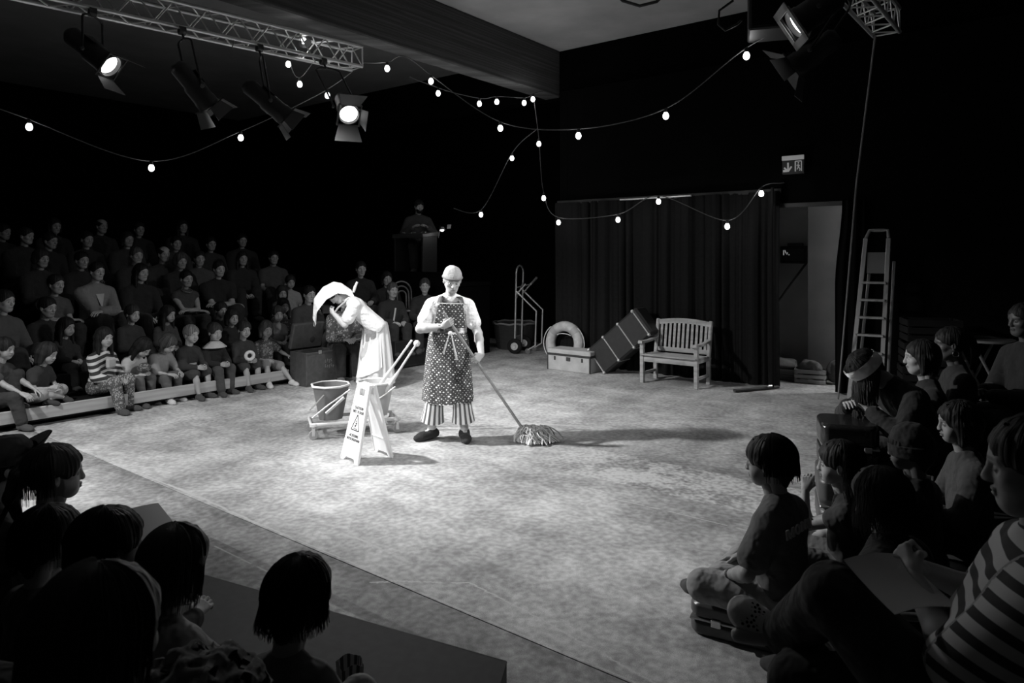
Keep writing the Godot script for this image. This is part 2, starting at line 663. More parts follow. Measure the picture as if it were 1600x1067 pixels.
func hair_mat(l: float) -> StandardMaterial3D:
	var key := "hair %f" % l
	if not M.has(key):
		var m := StandardMaterial3D.new()
		m.albedo_color = grey(l)
		m.roughness = 0.58
		m.metallic_specular = 0.32
		m.uv1_scale = Vector3(3, 0.9, 1)
		m.heightmap_enabled = true
		m.heightmap_texture = M.strands
		m.heightmap_scale = 0.5
		m.albedo_texture = M.strands_tone
		M[key] = m
	return M[key]


# loose hairs over a near head: fine tubes that start round the crown, follow the skull and fall
func strands(count: int, length: float, sd: int, part_x := 0.0, spread := 1.0, wave := 0.004, lo := 100.0, hi := 260.0, swell := 1.0) -> Shape:
	var rng := RandomNumberGenerator.new()
	rng.seed = sd
	var st := Shape.new()
	for k in count:
		var az := deg_to_rad(rng.randf_range(lo, hi))   # 0 is the face, 180 the nape
		var start := rng.randf_range(0.05, 0.75)
		var grow := rng.randf_range(1.015, 1.09) * swell
		var end_y := -length * rng.randf_range(0.66, 1.1)
		var pts := []
		var rad := []
		var ph := rng.randf_range(0, TAU)
		var steps := 9
		var p := Vector3.ZERO
		for j in steps + 1:
			var th := start + (1.72 - start) * j / steps
			p = Vector3(sin(th) * sin(az) * 0.091 + part_x * (1.0 - float(j) / steps), cos(th) * 0.102, sin(th) * cos(az) * 0.113) * grow + Vector3(0, 0.034, -0.018)
			p.x += sin(ph + j * 0.9) * wave * j / steps
			if p.y < end_y:
				break
			pts.append(p)
			rad.append(0.0014)
		var fall := maxf(0.0, p.y - end_y)
		var m := int(fall / 0.03)
		for j in m:
			p += Vector3(-p.x * 0.02 * spread + sin(ph + j * 0.7) * wave, -0.03, (-0.02 - p.z * 0.1) * 0.03 * spread + cos(ph + j * 0.8) * wave)
			pts.append(p)
			rad.append(0.0014 - 0.001 * j / maxi(m, 1))
		if pts.size() > 2:
			st.tube(pts, rad, 3, false, 1.0, false)
	return st


func limb(a: Vector3, t: Vector3, l1: float, l2: float, hint: Vector3) -> Array:  # joint and end of a two-bone chain
	var d := t - a
	var len := clampf(d.length(), absf(l1 - l2) + 0.02, (l1 + l2) * 0.995)
	d = d.normalized()
	var x := (l1 * l1 - l2 * l2 + len * len) / (2.0 * len)
	var h := sqrt(maxf(0.0, l1 * l1 - x * x))
	var up := (hint - d * hint.dot(d)).normalized()
	return [a + d * x + up * h, a + d * len]


# a person in a local frame: facing +z, left hand at +x, y up from what carries them
func person(s: Dictionary) -> Node3D:
	var S: float = s.ht
	var child: bool = s.get("child", false)
	var hh: float = s.get("hh", 0.205 if child else 0.23)
	var q: int = s.get("q", 0)
	var cell: float = BODY_CELL[q]
	var o := thing("person", s.label, s.get("category", "person"), s.at, s.get("turn", 0.0), s.get("group", ""))
	var e := cell * 0.25 + 0.004
	# the trunk
	var hip: Vector3 = s.get("hip", Vector3(0, 0.08 * S, 0))
	var lean := Basis.from_euler(Vector3(deg_to_rad(s.get("lean", 6.0)), 0, deg_to_rad(-s.get("side", 0.0))))
	var up := lean * Vector3.UP
	var chest := lean * Basis(Vector3.UP, deg_to_rad(s.get("twist", 0.0)))
	var neck := hip + up * 0.30 * S + chest * Vector3(0, 0, -0.012 * S)
	var lx := chest.x
	var fz := chest.z
	var sw: float = s.get("sw", 0.097 if child else 0.104) * S
	var ph := Basis(Vector3.UP, deg_to_rad(s.get("twist", 0.0) * 0.3)).x
	var trunk := []
	for g in [-1.0, 1.0]:
		trunk.append([hip + ph * g * 0.04 * S, hip + up * 0.13 * S + lx * g * 0.028 * S, 0.069 * S, 0.058 * S, 0.03, fz, 0.9])
		trunk.append([hip + up * 0.13 * S + lx * g * 0.028 * S, neck - up * 0.075 * S + lx * g * 0.044 * S, 0.058 * S, 0.062 * S, 0.03, fz, 0.86])
		trunk.append([neck - up * 0.005 * S, neck - up * 0.042 * S + lx * g * (sw - 0.012 * S), 0.03 * S, 0.032 * S, 0.03])
	var fat: float = s.get("fat", 1.0)
	for b in trunk:
		b[2] *= fat
		b[3] *= fat
	# the head
	var he: Vector3 = s.get("head", Vector3.ZERO)
	var hb := Basis.from_euler(Vector3(deg_to_rad(he.x), deg_to_rad(he.y), deg_to_rad(he.z)))
	var base := neck + up * 0.02 * S
	var hs := hh / 0.23
	var hpos := base + hb * Vector3(0, 0.135 * hs, 0.035 * hs) + up * 0.02 * S
	var hx := Transform3D(hb.scaled_local(Vector3(s.get("hw", 1.0), 1.0, 1.0) * hs), hpos)
	# arms
	var arms := []
	var la := 0.172 * S
	var lb := 0.148 * S
	for k in 2:
		var g := 1.0 if k == 0 else -1.0
		var sh := neck - up * 0.048 * S + lx * g * sw
		var tgt: Vector3 = s.get("hl" if k == 0 else "hr", hip + Vector3(g * 0.07 * S, 0.09 * S, 0.2 * S))
		var j := limb(sh, tgt, la, lb, s.get("el" if k == 0 else "er", Vector3(g * 0.6, -0.5, -0.6)))
		arms.append([sh, j[0], j[1]])
	# legs
	var legs := []
	for k in 2:
		var g := 1.0 if k == 0 else -1.0
		var hj := hip + ph * g * 0.052 * S - Vector3(0, 0.01 * S, 0)
		var tgt: Vector3 = s.get("fl" if k == 0 else "fr", Vector3(g * 0.07 * S, 0.05 * S, 0.26 * S))
		var j := limb(hj, tgt, 0.245 * S, 0.238 * S, s.get("kl" if k == 0 else "kr", Vector3(g * 0.12, 0.5, 1.0)))
		var fd: Vector3 = s.get("toel" if k == 0 else "toer", Vector3(g * 0.25, -0.12, 1.0))
		legs.append([hj, j[0], j[1], fd.normalized()])
	var armbones := []
	for a in arms:
		armbones.append([a[0], a[1], 0.034 * S, 0.026 * S, 0.02])
		armbones.append([a[1], a[1].lerp(a[2], 0.3), 0.0255 * S, 0.0265 * S, 0.015])
		armbones.append([a[1].lerp(a[2], 0.3), a[2], 0.0262 * S, 0.0165 * S, 0.015])
	var legbones := []
	for a in legs:
		legbones.append([a[0], a[1], 0.062 * S, 0.037 * S, 0.025])
		legbones.append([a[1], a[1].lerp(a[2], 0.35), 0.037 * S, 0.036 * S, 0.02])
		legbones.append([a[1].lerp(a[2], 0.35), a[2], 0.036 * S, 0.023 * S, 0.02])
	var all := trunk + armbones + legbones
	all.append([neck - up * 0.03 * S, hpos - hb.y * 0.1 * hs, 0.03 * S if not child else 0.031 * S, 0.041 * hs, 0.02])
	for a in legs:
		all.append([a[2], a[2] + a[3] * 0.08 * S - Vector3(0, 0.016 * S, 0), 0.022 * S, 0.015 * S, 0.015])
	var sk := Shape.new()
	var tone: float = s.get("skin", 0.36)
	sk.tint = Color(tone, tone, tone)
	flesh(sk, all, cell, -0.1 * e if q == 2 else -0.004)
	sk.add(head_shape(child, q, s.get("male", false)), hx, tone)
	for k in 2:
		var g := 1.0 if k == 0 else -1.0
		var a: Array = arms[k]
		var dir: Vector3 = s.get("wl" if k == 0 else "wr", (a[2] - a[1]))
		dir = dir.normalized()
		var palm: Vector3 = s.get("pl" if k == 0 else "pr", Vector3(-g * 0.5, -1.0, 0.0))
		var y := -(palm - dir * palm.dot(dir)).normalized()
		var hsz := 0.62 * S if child else 0.575 * S
		sk.add(hand_shape(s.get("gl" if k == 0 else "gr", false), q), Transform3D(Basis(y.cross(dir) * g, y, dir).scaled_local(Vector3.ONE * hsz), a[2] - dir * 0.004), tone)
	part("body", sk, skin, o)
	# clothes
	if s.has("top"):
		var sl: float = s.get("sleeve", 0.55)
		var loose: float = s.get("loose", 0.009 * S)
		var bones := trunk.duplicate(true)
		for b in bones:
			b[2] += loose
			b[3] += loose
		for a in arms:
			if sl > 0.0:
				bones.append([a[0], a[0].lerp(a[1], minf(sl, 1.0)), 0.038 * S + loose * 0.6, 0.03 * S + loose * (1.3 if sl <= 1.0 else 0.7), 0.022])
			if sl > 1.0:
				bones.append([a[1], a[1].lerp(a[2], minf(sl - 1.0, 0.97)), 0.03 * S + loose * 0.7, 0.022 * S + loose * 0.5, 0.02])
		var tp := Shape.new()
		bones.append([hip, neck - up * 0.06 * S, 0.062 * S + loose, 0.05 * S + loose, 0.03, fz, 0.86])
		flesh(tp, bones, cell, e, s.get("topuv", null), s.get("ruffle", 0.0), [hip - up * s.get("hem", 0.035) * S, -up])
		part(s.get("topname", "shirt"), tp, s.get("topmat", cloth(s.top, q == 2)), o)
	if s.has("bottom"):
		var tl: float = s.get("leg", 1.9)
		var ll: float = s.get("baggy", 0.007 * S)
		var bones := []
		for b in trunk:
			if b[4] == 0.03 and b.size() > 5 and b[0].distance_to(hip) < 0.06 * S:
				bones.append([b[0], b[0].lerp(b[1], 0.5), b[2] + ll, b[3] + ll * 1.4, 0.03, fz, 0.86])
		for a in legs:
			bones.append([a[0], a[0].lerp(a[1], minf(tl, 1.0)), 0.066 * S + ll, (0.041 if tl > 1.0 else 0.05) * S + ll, 0.025])
			if tl > 1.0:
				bones.append([a[1], a[1].lerp(a[2], tl - 1.0), 0.041 * S + ll, 0.032 * S + ll, 0.025])
		var bt := Shape.new()
		flesh(bt, bones, cell, e, s.get("botuv", null))
		part(s.get("botname", "trousers"), bt, s.get("botmat", cloth(s.bottom, q == 2)), o)
	if s.get("shoe", 0.05) >= 0.0:
		for a in legs:
			var sh := Shape.new()
			var fwd: Vector3 = a[3]
			var dn := -(Vector3.UP - fwd * fwd.y).normalized()
			var heel: Vector3 = a[2] + dn * 0.018 * S - fwd * 0.012 * S
			var toe: Vector3 = a[2] + dn * 0.02 * S + fwd * 0.1 * S
			flesh(sh, [[heel, toe - fwd * 0.03 * S, 0.029 * S, 0.029 * S, 0.02, dn, 0.9], [toe - fwd * 0.03 * S, toe, 0.029 * S, 0.021 * S, 0.02, dn, 0.8], [a[2] + dn * 0.004 * S, heel, 0.028 * S, 0.028 * S, 0.02]], minf(cell, 0.013), e * 0.6, null, 0.0, [heel + dn * 0.021 * S, dn])
			part("shoe", sh, cloth(s.get("shoe", 0.05)), o)
	if s.get("hair", "") != "":
		var hm := part("hair", hair_mesh(s.hair, q), s.get("hairmat", hair_mat(s.get("hairtone", 0.03))), o)
		hm.transform = hx * Transform3D(Basis().scaled(Vector3.ONE * (1.05 if child else 1.0)), Vector3(0, -0.001, 0.003) if child else Vector3.ZERO)
	o.set_meta("head_at", hx)
	o.set_meta("arms_at", arms)
	o.set_meta("legs_at", legs)
	return o


func hair_mesh(style: String, q: int) -> ArrayMesh:
	var key := "mesh %s %d" % [style, q]
	if not hairs.has(key):
		hairs[key] = hair_shape(style, q).mesh()
	return hairs[key]


func flesh(st: Shape, bones: Array, cell: float, grow := 0.0, uvs = null, ruffle := 0.0, cut := []) -> void:
	var lo := Vector3.ONE * 99.0
	var hi := -lo
	for b in bones:
		var r := Vector3.ONE * (maxf(b[2], b[3]) + grow + 0.01)
		lo = lo.min(b[0] - r).min(b[1] - r)
		hi = hi.max(b[0] + r).max(b[1] + r)
	var f := Field.new(lo, hi, cell)
	for b in bones:
		if b.size() > 5:
			f.bone(b[0], b[1], b[2] + grow, b[3] + grow, b[4], b[5], b[6])
		else:
			f.bone(b[0], b[1], b[2] + grow, b[3] + grow, b[4])
	if cut:
		f.plane(cut[0], cut[1])
	if ruffle > 0.0:
		var nz := FastNoiseLite.new()
		nz.seed = 5
		nz.frequency = 9.0
		nz.fractal_octaves = 3
		f.bumps(nz, ruffle)
	f.net(st, null, uvs)


# ---------------------------------------------------------------- the hall
func rb(s: Shape, u0: float, u1: float, y0: float, y1: float, v0: float, v1: float, r := 0.004) -> Shape:  # a box along the axes of the room
	return s.box(Vector3(u1 - u0, y1 - y0, v1 - v0), R((u0 + u1) / 2.0, (y0 + y1) / 2.0, (v0 + v1) / 2.0), Basis(Vector3.UP, TURN), r)


func noise_bytes(freq: float, w: int, h: int, sd: int, octaves := 4, kind := FastNoiseLite.TYPE_SIMPLEX_SMOOTH, to_w := 0, to_h := 0) -> PackedByteArray:
	var f := FastNoiseLite.new()
	f.seed = sd
	f.frequency = freq
	f.noise_type = kind
	f.fractal_octaves = octaves
	var im := f.get_image(w, h)
	if to_w:
		im.resize(to_w, to_h, Image.INTERPOLATE_CUBIC)
	im.convert(Image.FORMAT_L8)
	return im.get_data()


const FU0 := -10.0   # the patch of floor that the tone map covers: 13 m each way
const FV0 := -1.5
const FSIZE := 13.0


func floor_material() -> StandardMaterial3D:
	var n := 1400
	var px := n / FSIZE
	var big := noise_bytes(0.006, n, n, 3, 5)
	var mid := noise_bytes(0.02, n, n, 8, 5)
	var sweep := noise_bytes(0.017, 500, n, 21, 4, FastNoiseLite.TYPE_SIMPLEX_SMOOTH, n, n)
	var sweep2 := noise_bytes(0.016, n, 420, 33, 4, FastNoiseLite.TYPE_SIMPLEX_SMOOTH, n, n)
	var fine := noise_bytes(0.16, n, n, 5, 3)
	var patch := noise_bytes(0.05, n, n, 41, 4)
	var out := PackedByteArray()
	out.resize(n * n)
	var j := 0
	for y in n:
		var v := FV0 + y / px
		var strip := 0.0       # worn darker bands that run beside the joints
		if v > 2.3 and v < 2.62: strip = -0.1 - 0.36 * smoothstep(2.42, 2.6, v)
		elif v > 4.62 and v < 4.86: strip = -0.17
		elif v > 5.58 and v < 5.74: strip = -0.26
		var rough := 1.0 if v > 4.86 and v < 5.58 else 0.0
		for x in n:
			var u := FU0 + x / px
			var b := big[j] / 255.0
			var m := mid[j] / 255.0
			var a := 0.55 + 0.3 * (b - 0.5) + 0.34 * (m - 0.5) + 0.34 * (sweep[j] / 255.0 - 0.5) + 0.34 * (sweep2[j] / 255.0 - 0.5) + 0.6 * (fine[j] / 255.0 - 0.5) + 0.26 * (patch[j] / 255.0 - 0.5)
			if strip < 0.0:
				a += strip * clampf(1.6 * (m + b) - 0.75, 0.25, 1.2) * (1.0 if v < 3.0 else clampf((u + 3.6) * 0.7, 0.0, 1.0))
			if rough > 0.0 and u > -3.7 and u < 0.2:   # a patch of coarse, pale filler
				var k := clampf((u + 3.7) * 1.2, 0.0, 1.0) * clampf((0.2 - u) * 2.0, 0.0, 1.0)
				a += k * (0.14 + 0.5 * (fine[j] / 255.0 - 0.5) - (0.25 if m < 0.38 else 0.0))
			var d1 := Vector2((u + 2.6) * 0.62, v - 2.06).length()    # a second filled hole by the dark podium
			if d1 < 0.42 and v < 2.27:
				a += 0.17 + 0.4 * (fine[j] / 255.0 - 0.5)
			elif d1 < 0.5 and v < 2.34:
				a -= 0.2
			if v < 2.335 and u > -5.14 and u < -2.9:   # a darker patch in the front strip, fading towards larger u
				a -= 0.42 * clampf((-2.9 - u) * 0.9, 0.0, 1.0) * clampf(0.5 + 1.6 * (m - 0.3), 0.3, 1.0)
			out[j] = int(clampf(0.5 + a * 0.5 + 0.05, 0.3, 1.0) * 255.0)
			j += 1
	var im := Image.create_from_data(n, n, false, Image.FORMAT_L8, out)
	im.convert(Image.FORMAT_RGB8)
	# scratches and chalky traces
	for l in [[-2.98, 2.55, -2.55, 2.88, 0.012, 0.95], [-2.55, 2.88, -1.3, 2.69, 0.012, 0.95], [-3.6, 2.88, -3.0, 2.86, 0.02, 0.9], [-2.6, 4.52, -0.9, 4.55, 0.013, 0.97], [-7.4, 2.642, -0.8, 2.642, 0.014, 0.94], [-5.5, 2.655, -4.2, 2.65, 0.02, 0.93], [-6.8, 2.66, -6.2, 2.65, 0.018, 0.93], [-4.1, 2.27, -2.9, 2.265, 0.016, 0.96], [-2.5, 2.27, -1.6, 2.262, 0.014, 0.9], [-6.2, 3.6, -5.0, 4.4, 0.015, 0.86], [-4.4, 3.6, -3.2, 3.9, 0.012, 0.82], [-5.2, 5.6, -3.6, 6.4, 0.03, 0.86], [-4.0, 6.9, -2.6, 7.6, 0.03, 0.86], [-5.8, 7.4, -4.4, 7.0, 0.02, 0.84]]:
		var steps := int(Vector2(l[2] - l[0], l[3] - l[1]).length() * px)
		for k in steps:
			var t := float(k) / steps
			var x := (lerpf(l[0], l[2], t) - FU0) * px
			var y := (lerpf(l[1], l[3], t) + sin(t * 5.0) * 0.01 - FV0) * px
			var w := maxi(1, int(l[4] * px))
			if sin(k * 0.37) + sin(k * 0.11) > -1.1:
				im.fill_rect(Rect2i(int(x), int(y), w + 1, w), Color(l[5], l[5], l[5]))
	var m := StandardMaterial3D.new()
	m.albedo_color = grey(0.83)
	m.albedo_texture = ImageTexture.create_from_image(im)
	m.roughness = 0.72
	m.detail_enabled = true
	m.detail_blend_mode = BaseMaterial3D.BLEND_MODE_MUL
	m.detail_albedo = noise_tex(0.35, 512, false, 6, 3, 9, FastNoiseLite.TYPE_SIMPLEX, [0.42, 1.0])
	m.detail_uv_layer = BaseMaterial3D.DETAIL_UV_2
	m.uv2_triplanar = true
	m.uv2_scale = Vector3.ONE * 0.9
	return m


func slab(u0: float, u1: float, v0: float, v1: float, drop := 0.0) -> Shape:
	var s := Shape.new()
	var top := [R(u0, -drop, v0), R(u1, -drop, v0), R(u1, -drop, v1), R(u0, -drop, v1)]
	var uvs := []
	for p in [Vector2(u0, v0), Vector2(u1, v0), Vector2(u1, v1), Vector2(u0, v1)]:
		uvs.append(Vector2((p.x - FU0) / FSIZE, (p.y - FV0) / FSIZE))
	s.face(top, Vector3.UP, uvs)
	for k in 4:
		var a: Vector3 = top[k]
		var b: Vector3 = top[(k + 1) % 4]
		var dn := Vector3(0, -0.2 + drop, 0)
		s.face([a, b, b + dn, a + dn], (b - a).cross(Vector3.UP).normalized(), [uvs[k], uvs[(k + 1) % 4], uvs[(k + 1) % 4], uvs[k]])
	s.face([top[0] + Vector3(0, -0.2, 0), top[1] + Vector3(0, -0.2, 0), top[2] + Vector3(0, -0.2, 0), top[3] + Vector3(0, -0.2, 0)], Vector3.DOWN, uvs)
	return s


func hall() -> void:
	var black := grained(0.0035, M.cloud, Vector3.ONE * 0.4, 0.95, M.cloud, 0.6)
	var conc := grained(0.5, M.plaster, Vector3.ONE * 0.3, 0.9, M.cloud, 0.3)
	var beam_m := grained(0.11, M.boards, Vector3(0.5, 2.2, 0.5), 0.85, M.boards, 1.2)
	var fl := Node3D.new()
	fl.name = "floor"
	fl.set_meta("kind", "structure")
	add_child(fl)
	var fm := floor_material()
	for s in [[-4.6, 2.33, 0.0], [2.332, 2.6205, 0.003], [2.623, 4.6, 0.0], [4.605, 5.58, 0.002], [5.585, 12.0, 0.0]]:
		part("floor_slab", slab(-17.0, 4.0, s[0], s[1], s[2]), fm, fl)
	built("ceiling", rb(Shape.new(), -7.02, 4, 5.3, 5.5, -4.6, 12.0), conc)
	built("ceiling", rb(Shape.new(), -17, -7.02, 5.3, 5.5, -4.6, 12.0), grained(0.2, M.plaster, Vector3.ONE * 0.3, 0.9, M.cloud, 0.3))
	built("beam", rb(Shape.new(), -7.02, -6.72, 4.5, 5.3, -4.4, 9.98, 0.015), beam_m)
	built("beam", rb(Shape.new(), -16.8, 3.8, 4.52, 5.3, 9.98, 10.28, 0.015), black)
	# the partition with the doorway, the far wall, the side walls and the one behind the viewer
	var pw := Shape.new()
	rb(pw, -6.45, -3.12, 0, 4.55, 9.8, 9.95)
	rb(pw, -2.06, 3.8, 0, 4.55, 9.8, 9.95)
	rb(pw, -3.12, -2.06, 2.46, 4.55, 9.8, 9.95)
	rb(pw, -6.6, -6.45, 0, 4.55, 9.8, 11.6)
	built("wall_back", pw, black)
	built("wall_far", rb(Shape.new(), -17, 4, 0, 5.3, 11.6, 11.8), black)
	built("wall_left", rb(Shape.new(), -17, -16.8, 0, 5.3, -4.6, 12), black)
	built("wall_right", rb(Shape.new(), 3.8, 4, 0, 5.3, -4.6, 12), black)
	built("wall_front", rb(Shape.new(), -17, 4, 0, 5.3, -4.6, -4.4), black)
	# the room behind the doorway: pale plaster, a chimney breast, a low ceiling with one lamp
	var plaster := grained(0.5, M.plaster, Vector3.ONE * 0.6, 0.9, M.cloud, 0.3)
	var st := Shape.new()
	rb(st, -4.6, -0.6, 0, 2.8, 11.0, 11.12)
	rb(st, -2.86, -1.7, 0, 2.8, 10.72, 11.0, 0.01)
	rb(st, -4.72, -4.6, 0, 2.8, 9.96, 11.12)
	rb(st, -0.6, -0.48, 0, 2.8, 9.96, 11.12)
	rb(st, -4.72, -0.48, 2.8, 2.9, 9.96, 11.12)
	built("wall_store", st, plaster)
	built("trim_1", rb(rb(Shape.new(), -3.16, -2.02, 2.44, 2.5, 9.76, 9.8), -3.16, -3.1, 0.0, 2.44, 9.76, 9.8), mat(0.03, 0.6))
	var lm := StandardMaterial3D.new()
	lm.albedo_color = grey(0.8)
	lm.emission_enabled = true
	lm.emission = Color.WHITE
	lm.emission_energy_multiplier = 1.2
	var sl := thing("wall_lamp", "small globe lamp on the store room wall, hidden behind the door frame", "lamp", R(-1.0, 2.3, 10.9))
	part("globe", Shape.new().lathe(arc_profile(0.09, 16), 20), lm, sl)
	part("bracket", Shape.new().tube([Vector3.ZERO, R(0, 0, 0.1)], 0.02), mat(0.1, 0.4, 0.8), sl)
	omni(sl, Vector3.ZERO, 3.2, 0.08)
	# risers for the audience on the left, podiums near the viewer
	var dark := grained(0.012, M.cloud, Vector3.ONE * 0.8, 0.85)
	var steps := Shape.new()
	for k in 6:
		rb(steps, -9.15 - 0.9 * k - (0.25 if k == 5 else 0.0), -8.42 if k == 0 else -8.25 - 0.9 * k, 0.05 if k == 0 else 0.0, [0.19, 0.40, 0.66, 0.88, 1.15, 1.40][k], -1.0 if k == 0 else 1.2, 8.9, 0.01)
	built("trim_2", steps, dark)


func arc_profile(r: float, n: int, squash := 1.0) -> Array:
	var p := []
	for k in n + 1:
		var a := -PI / 2.0 + PI * k / n
		p.append(Vector2(maxf(cos(a) * r, 0.0), sin(a) * r * squash))
	return p


func omni(o: Node3D, at: Vector3, energy: float, size: float) -> void:
	var l := OmniLight3D.new()
	l.name = "glow"
	l.position = at
	l.light_energy = energy
	l.light_size = size
	l.omni_range = 30.0
	l.omni_attenuation = 2.0
	l.shadow_enabled = true
	o.add_child(l, true)


# ---------------------------------------------------------------- lamps
func glow_mat(energy: float, l := 0.8) -> StandardMaterial3D:
	var key := "glow %f" % energy
	if not M.has(key):
		var m := StandardMaterial3D.new()
		m.albedo_color = grey(l)
		m.emission_enabled = true
		m.emission = Color.WHITE
		m.emission_energy_multiplier = energy
		M[key] = m
	return M[key]


# a stage lantern: body along -z (the beam), its lens near the origin; hangs in a yoke from a clamp on the truss
func stage_lamp(label: String, at: Vector3, aim: Vector3, clamp_at: Vector3, doors: Array, length: float, radius: float, lit: float, energy := 0.0, angle := 28.0, soft := 0.8, group := "stage lamps on the trusses") -> void:
	var o := thing("stage_lamp", label, "stage lamp", at, 0.0, group)
	var z := (at - aim).normalized()
	var x := Vector3.UP.cross(z).normalized()
	var b := Basis(x, z.cross(x), z)
	var turned := Transform3D(b * Basis(Vector3.RIGHT, PI / 2.0), Vector3.ZERO)   # the lathe's y runs along the body
	var steel := mat(0.022, 0.45, 0.3)
	var prof := [Vector2(radius * 0.97, -0.02), Vector2(radius * 1.06, -0.02), Vector2(radius * 1.06, 0.05), Vector2(radius, 0.055), Vector2(radius, length * 0.45), Vector2(radius * 0.86, length * 0.5), Vector2(radius * 0.86, length * 0.9), Vector2(radius * 0.5, length), Vector2(0.0, length)]
	var body := Shape.new().lathe(prof, 28, turned)
	body.lathe([Vector2(radius * 0.97, -0.02), Vector2(radius * 0.9, 0.03), Vector2(0.0, 0.03)], 28, turned)
	for k in 5:
		body.box(Vector3(radius * 0.5, 0.008, length * 0.3), b * Vector3(0, radius * 0.9, length * 0.55) + b * Vector3((k - 2) * radius * 0.0, 0, 0) + b * Vector3((k - 2) * radius * 0.22, 0, 0), b, 0.002)
	part("body", body, steel, o)
	part("lens", Shape.new().lathe([Vector2(0.0, 0.0), Vector2(radius * 0.5, 0.004), Vector2(radius * 0.88, 0.016)], 28, turned), glow_mat(lit) if lit > 0.0 else mat(0.08, 0.1), o)
	var fr := Shape.new()
	for s in [-1, 1]:
		fr.box(Vector3(radius * 2.3, 0.02, 0.012), b * Vector3(0, s * radius * 1.1, -0.025), b, 0.003)
		fr.box(Vector3(0.02, radius * 2.3, 0.012), b * Vector3(s * radius * 1.1, 0, -0.025), b, 0.003)
	if label.contains("square colour frame"):
		for k in 4:
			var cb := b * Basis(Vector3.BACK, k * PI / 2.0)
			fr.prism(PackedVector2Array([Vector2(-radius * 1.5, radius * 0.95), Vector2(radius * 1.5, radius * 0.95), Vector2(radius * 1.5, radius * 1.5), Vector2(-radius * 1.5, radius * 1.5)]), 0.006, Transform3D(cb, b * Vector3(0, 0, -0.05)))
	part("colour_frame", fr, mat(0.2, 0.5) if label.contains("square colour frame") else steel, o)
	for k in 4:
		if doors and doors[k] > -90.0:
			var rot := b * Basis(Vector3.BACK, k * PI / 2.0)
			var hinge := rot * Vector3(0, radius * 1.12, -0.03)
			var tilt := rot * Basis(Vector3.RIGHT, deg_to_rad(doors[k]))
			var w := radius * (1.9 if k % 2 == 0 else 1.5)
			var f := Shape.new().prism(PackedVector2Array([Vector2(-w / 2, 0), Vector2(w / 2, 0), Vector2(w * 0.72, w * 0.85), Vector2(-w * 0.72, w * 0.85)]), 0.004, Transform3D(tilt * Basis(Vector3.RIGHT, -PI / 2.0), hinge))
			part("barn_door", f, mat(0.045, 0.6), o)
	# the yoke: a bent strap round the waist of the body, up to the clamp
	var c := clamp_at - at
	var pivot := b * Vector3(0, 0, length * 0.4)
	var top := pivot + (c - pivot) * 0.78
	var yk := []
	var side := x * (radius + 0.025)
	for k in 9:
		var a := PI * k / 8.0
		yk.append(top.lerp(pivot, 0.0 if k > 1 and k < 7 else 0.0) + side * cos(a) + (c - pivot).normalized() * sin(a) * 0.05)
	yk.push_front(pivot + side)
	yk.append(pivot - side)
	part("yoke", Shape.new().tube(yk, 0.011, 6), mat(0.03, 0.5, 0.5), o)
	var cl := Shape.new().tube([top + (c - pivot).normalized() * 0.04, c - Vector3(0, 0.02, 0)], 0.012, 8)
	cl.lathe([Vector2(0.045, -0.03), Vector2(0.045, 0.03), Vector2(0.03, 0.03), Vector2(0.03, -0.03), Vector2(0.045, -0.03)], 14, Transform3D(Basis(Vector3.RIGHT, PI / 2.0).rotated(Vector3.UP, -PI / 4.0), c), false)
	part("clamp", cl, mat(0.08, 0.4, 0.8), o)
	for s in [-1, 1]:
		part("knob", Shape.new().lathe([Vector2(0.0, 0.0), Vector2(0.02, 0.0), Vector2(0.02, 0.02), Vector2(0.0, 0.025)], 10, Transform3D(Basis(b.y, x * s, b.z * -s), pivot + side * s)), mat(0.06, 0.5), o)
	if energy > 0.0:
		var l := SpotLight3D.new()
		l.name = "beam"
		l.basis = b
		l.position = b * Vector3(0, 0, -0.06)
		l.light_energy = energy
		l.light_size = radius * 0.8
		l.spot_angle = angle
		l.spot_angle_attenuation = soft
		l.spot_attenuation = 2.0
		l.spot_range = 40.0
		l.shadow_enabled = true
		o.add_child(l)


func truss(called: String, label: String, a: Vector3, b: Vector3, w: float, bays: int) -> void:
	var o := thing(called, label, "truss", a)
	var d := (b - a).normalized()
	var side := Vector3.UP.cross(d).normalized() * w
	var up := Vector3(0, w, 0)
	var alu := mat(0.75, 0.4, 0.8)
	var ch := [Vector3.ZERO, up, side, side + up]
	for c in ch:
		part("chord", Shape.new().tube([c, c + b - a], 0.021, 12), alu, o)
	var st := (b - a) / bays
	for k in bays:
		var p := st * k
		for f in [[ch[0], ch[1]], [ch[2], ch[3]], [ch[0], ch[2]], [ch[1], ch[3]]]:
			var x := Shape.new().tube([p + f[0], p + st * 0.5 + f[1]], 0.0085, 6)
			x.tube([p + st * 0.5 + f[1], p + st + f[0]], 0.0085, 6)
			part("brace", x, alu, o)
	for e in [Vector3.ZERO, b - a]:
		var x := Shape.new()
		for f in [[ch[0], ch[1]], [ch[1], ch[3]], [ch[3], ch[2]], [ch[2], ch[0]]]:
			x.tube([e + f[0], e + f[1]], 0.0085, 6)
		part("end_frame", x, alu, o)


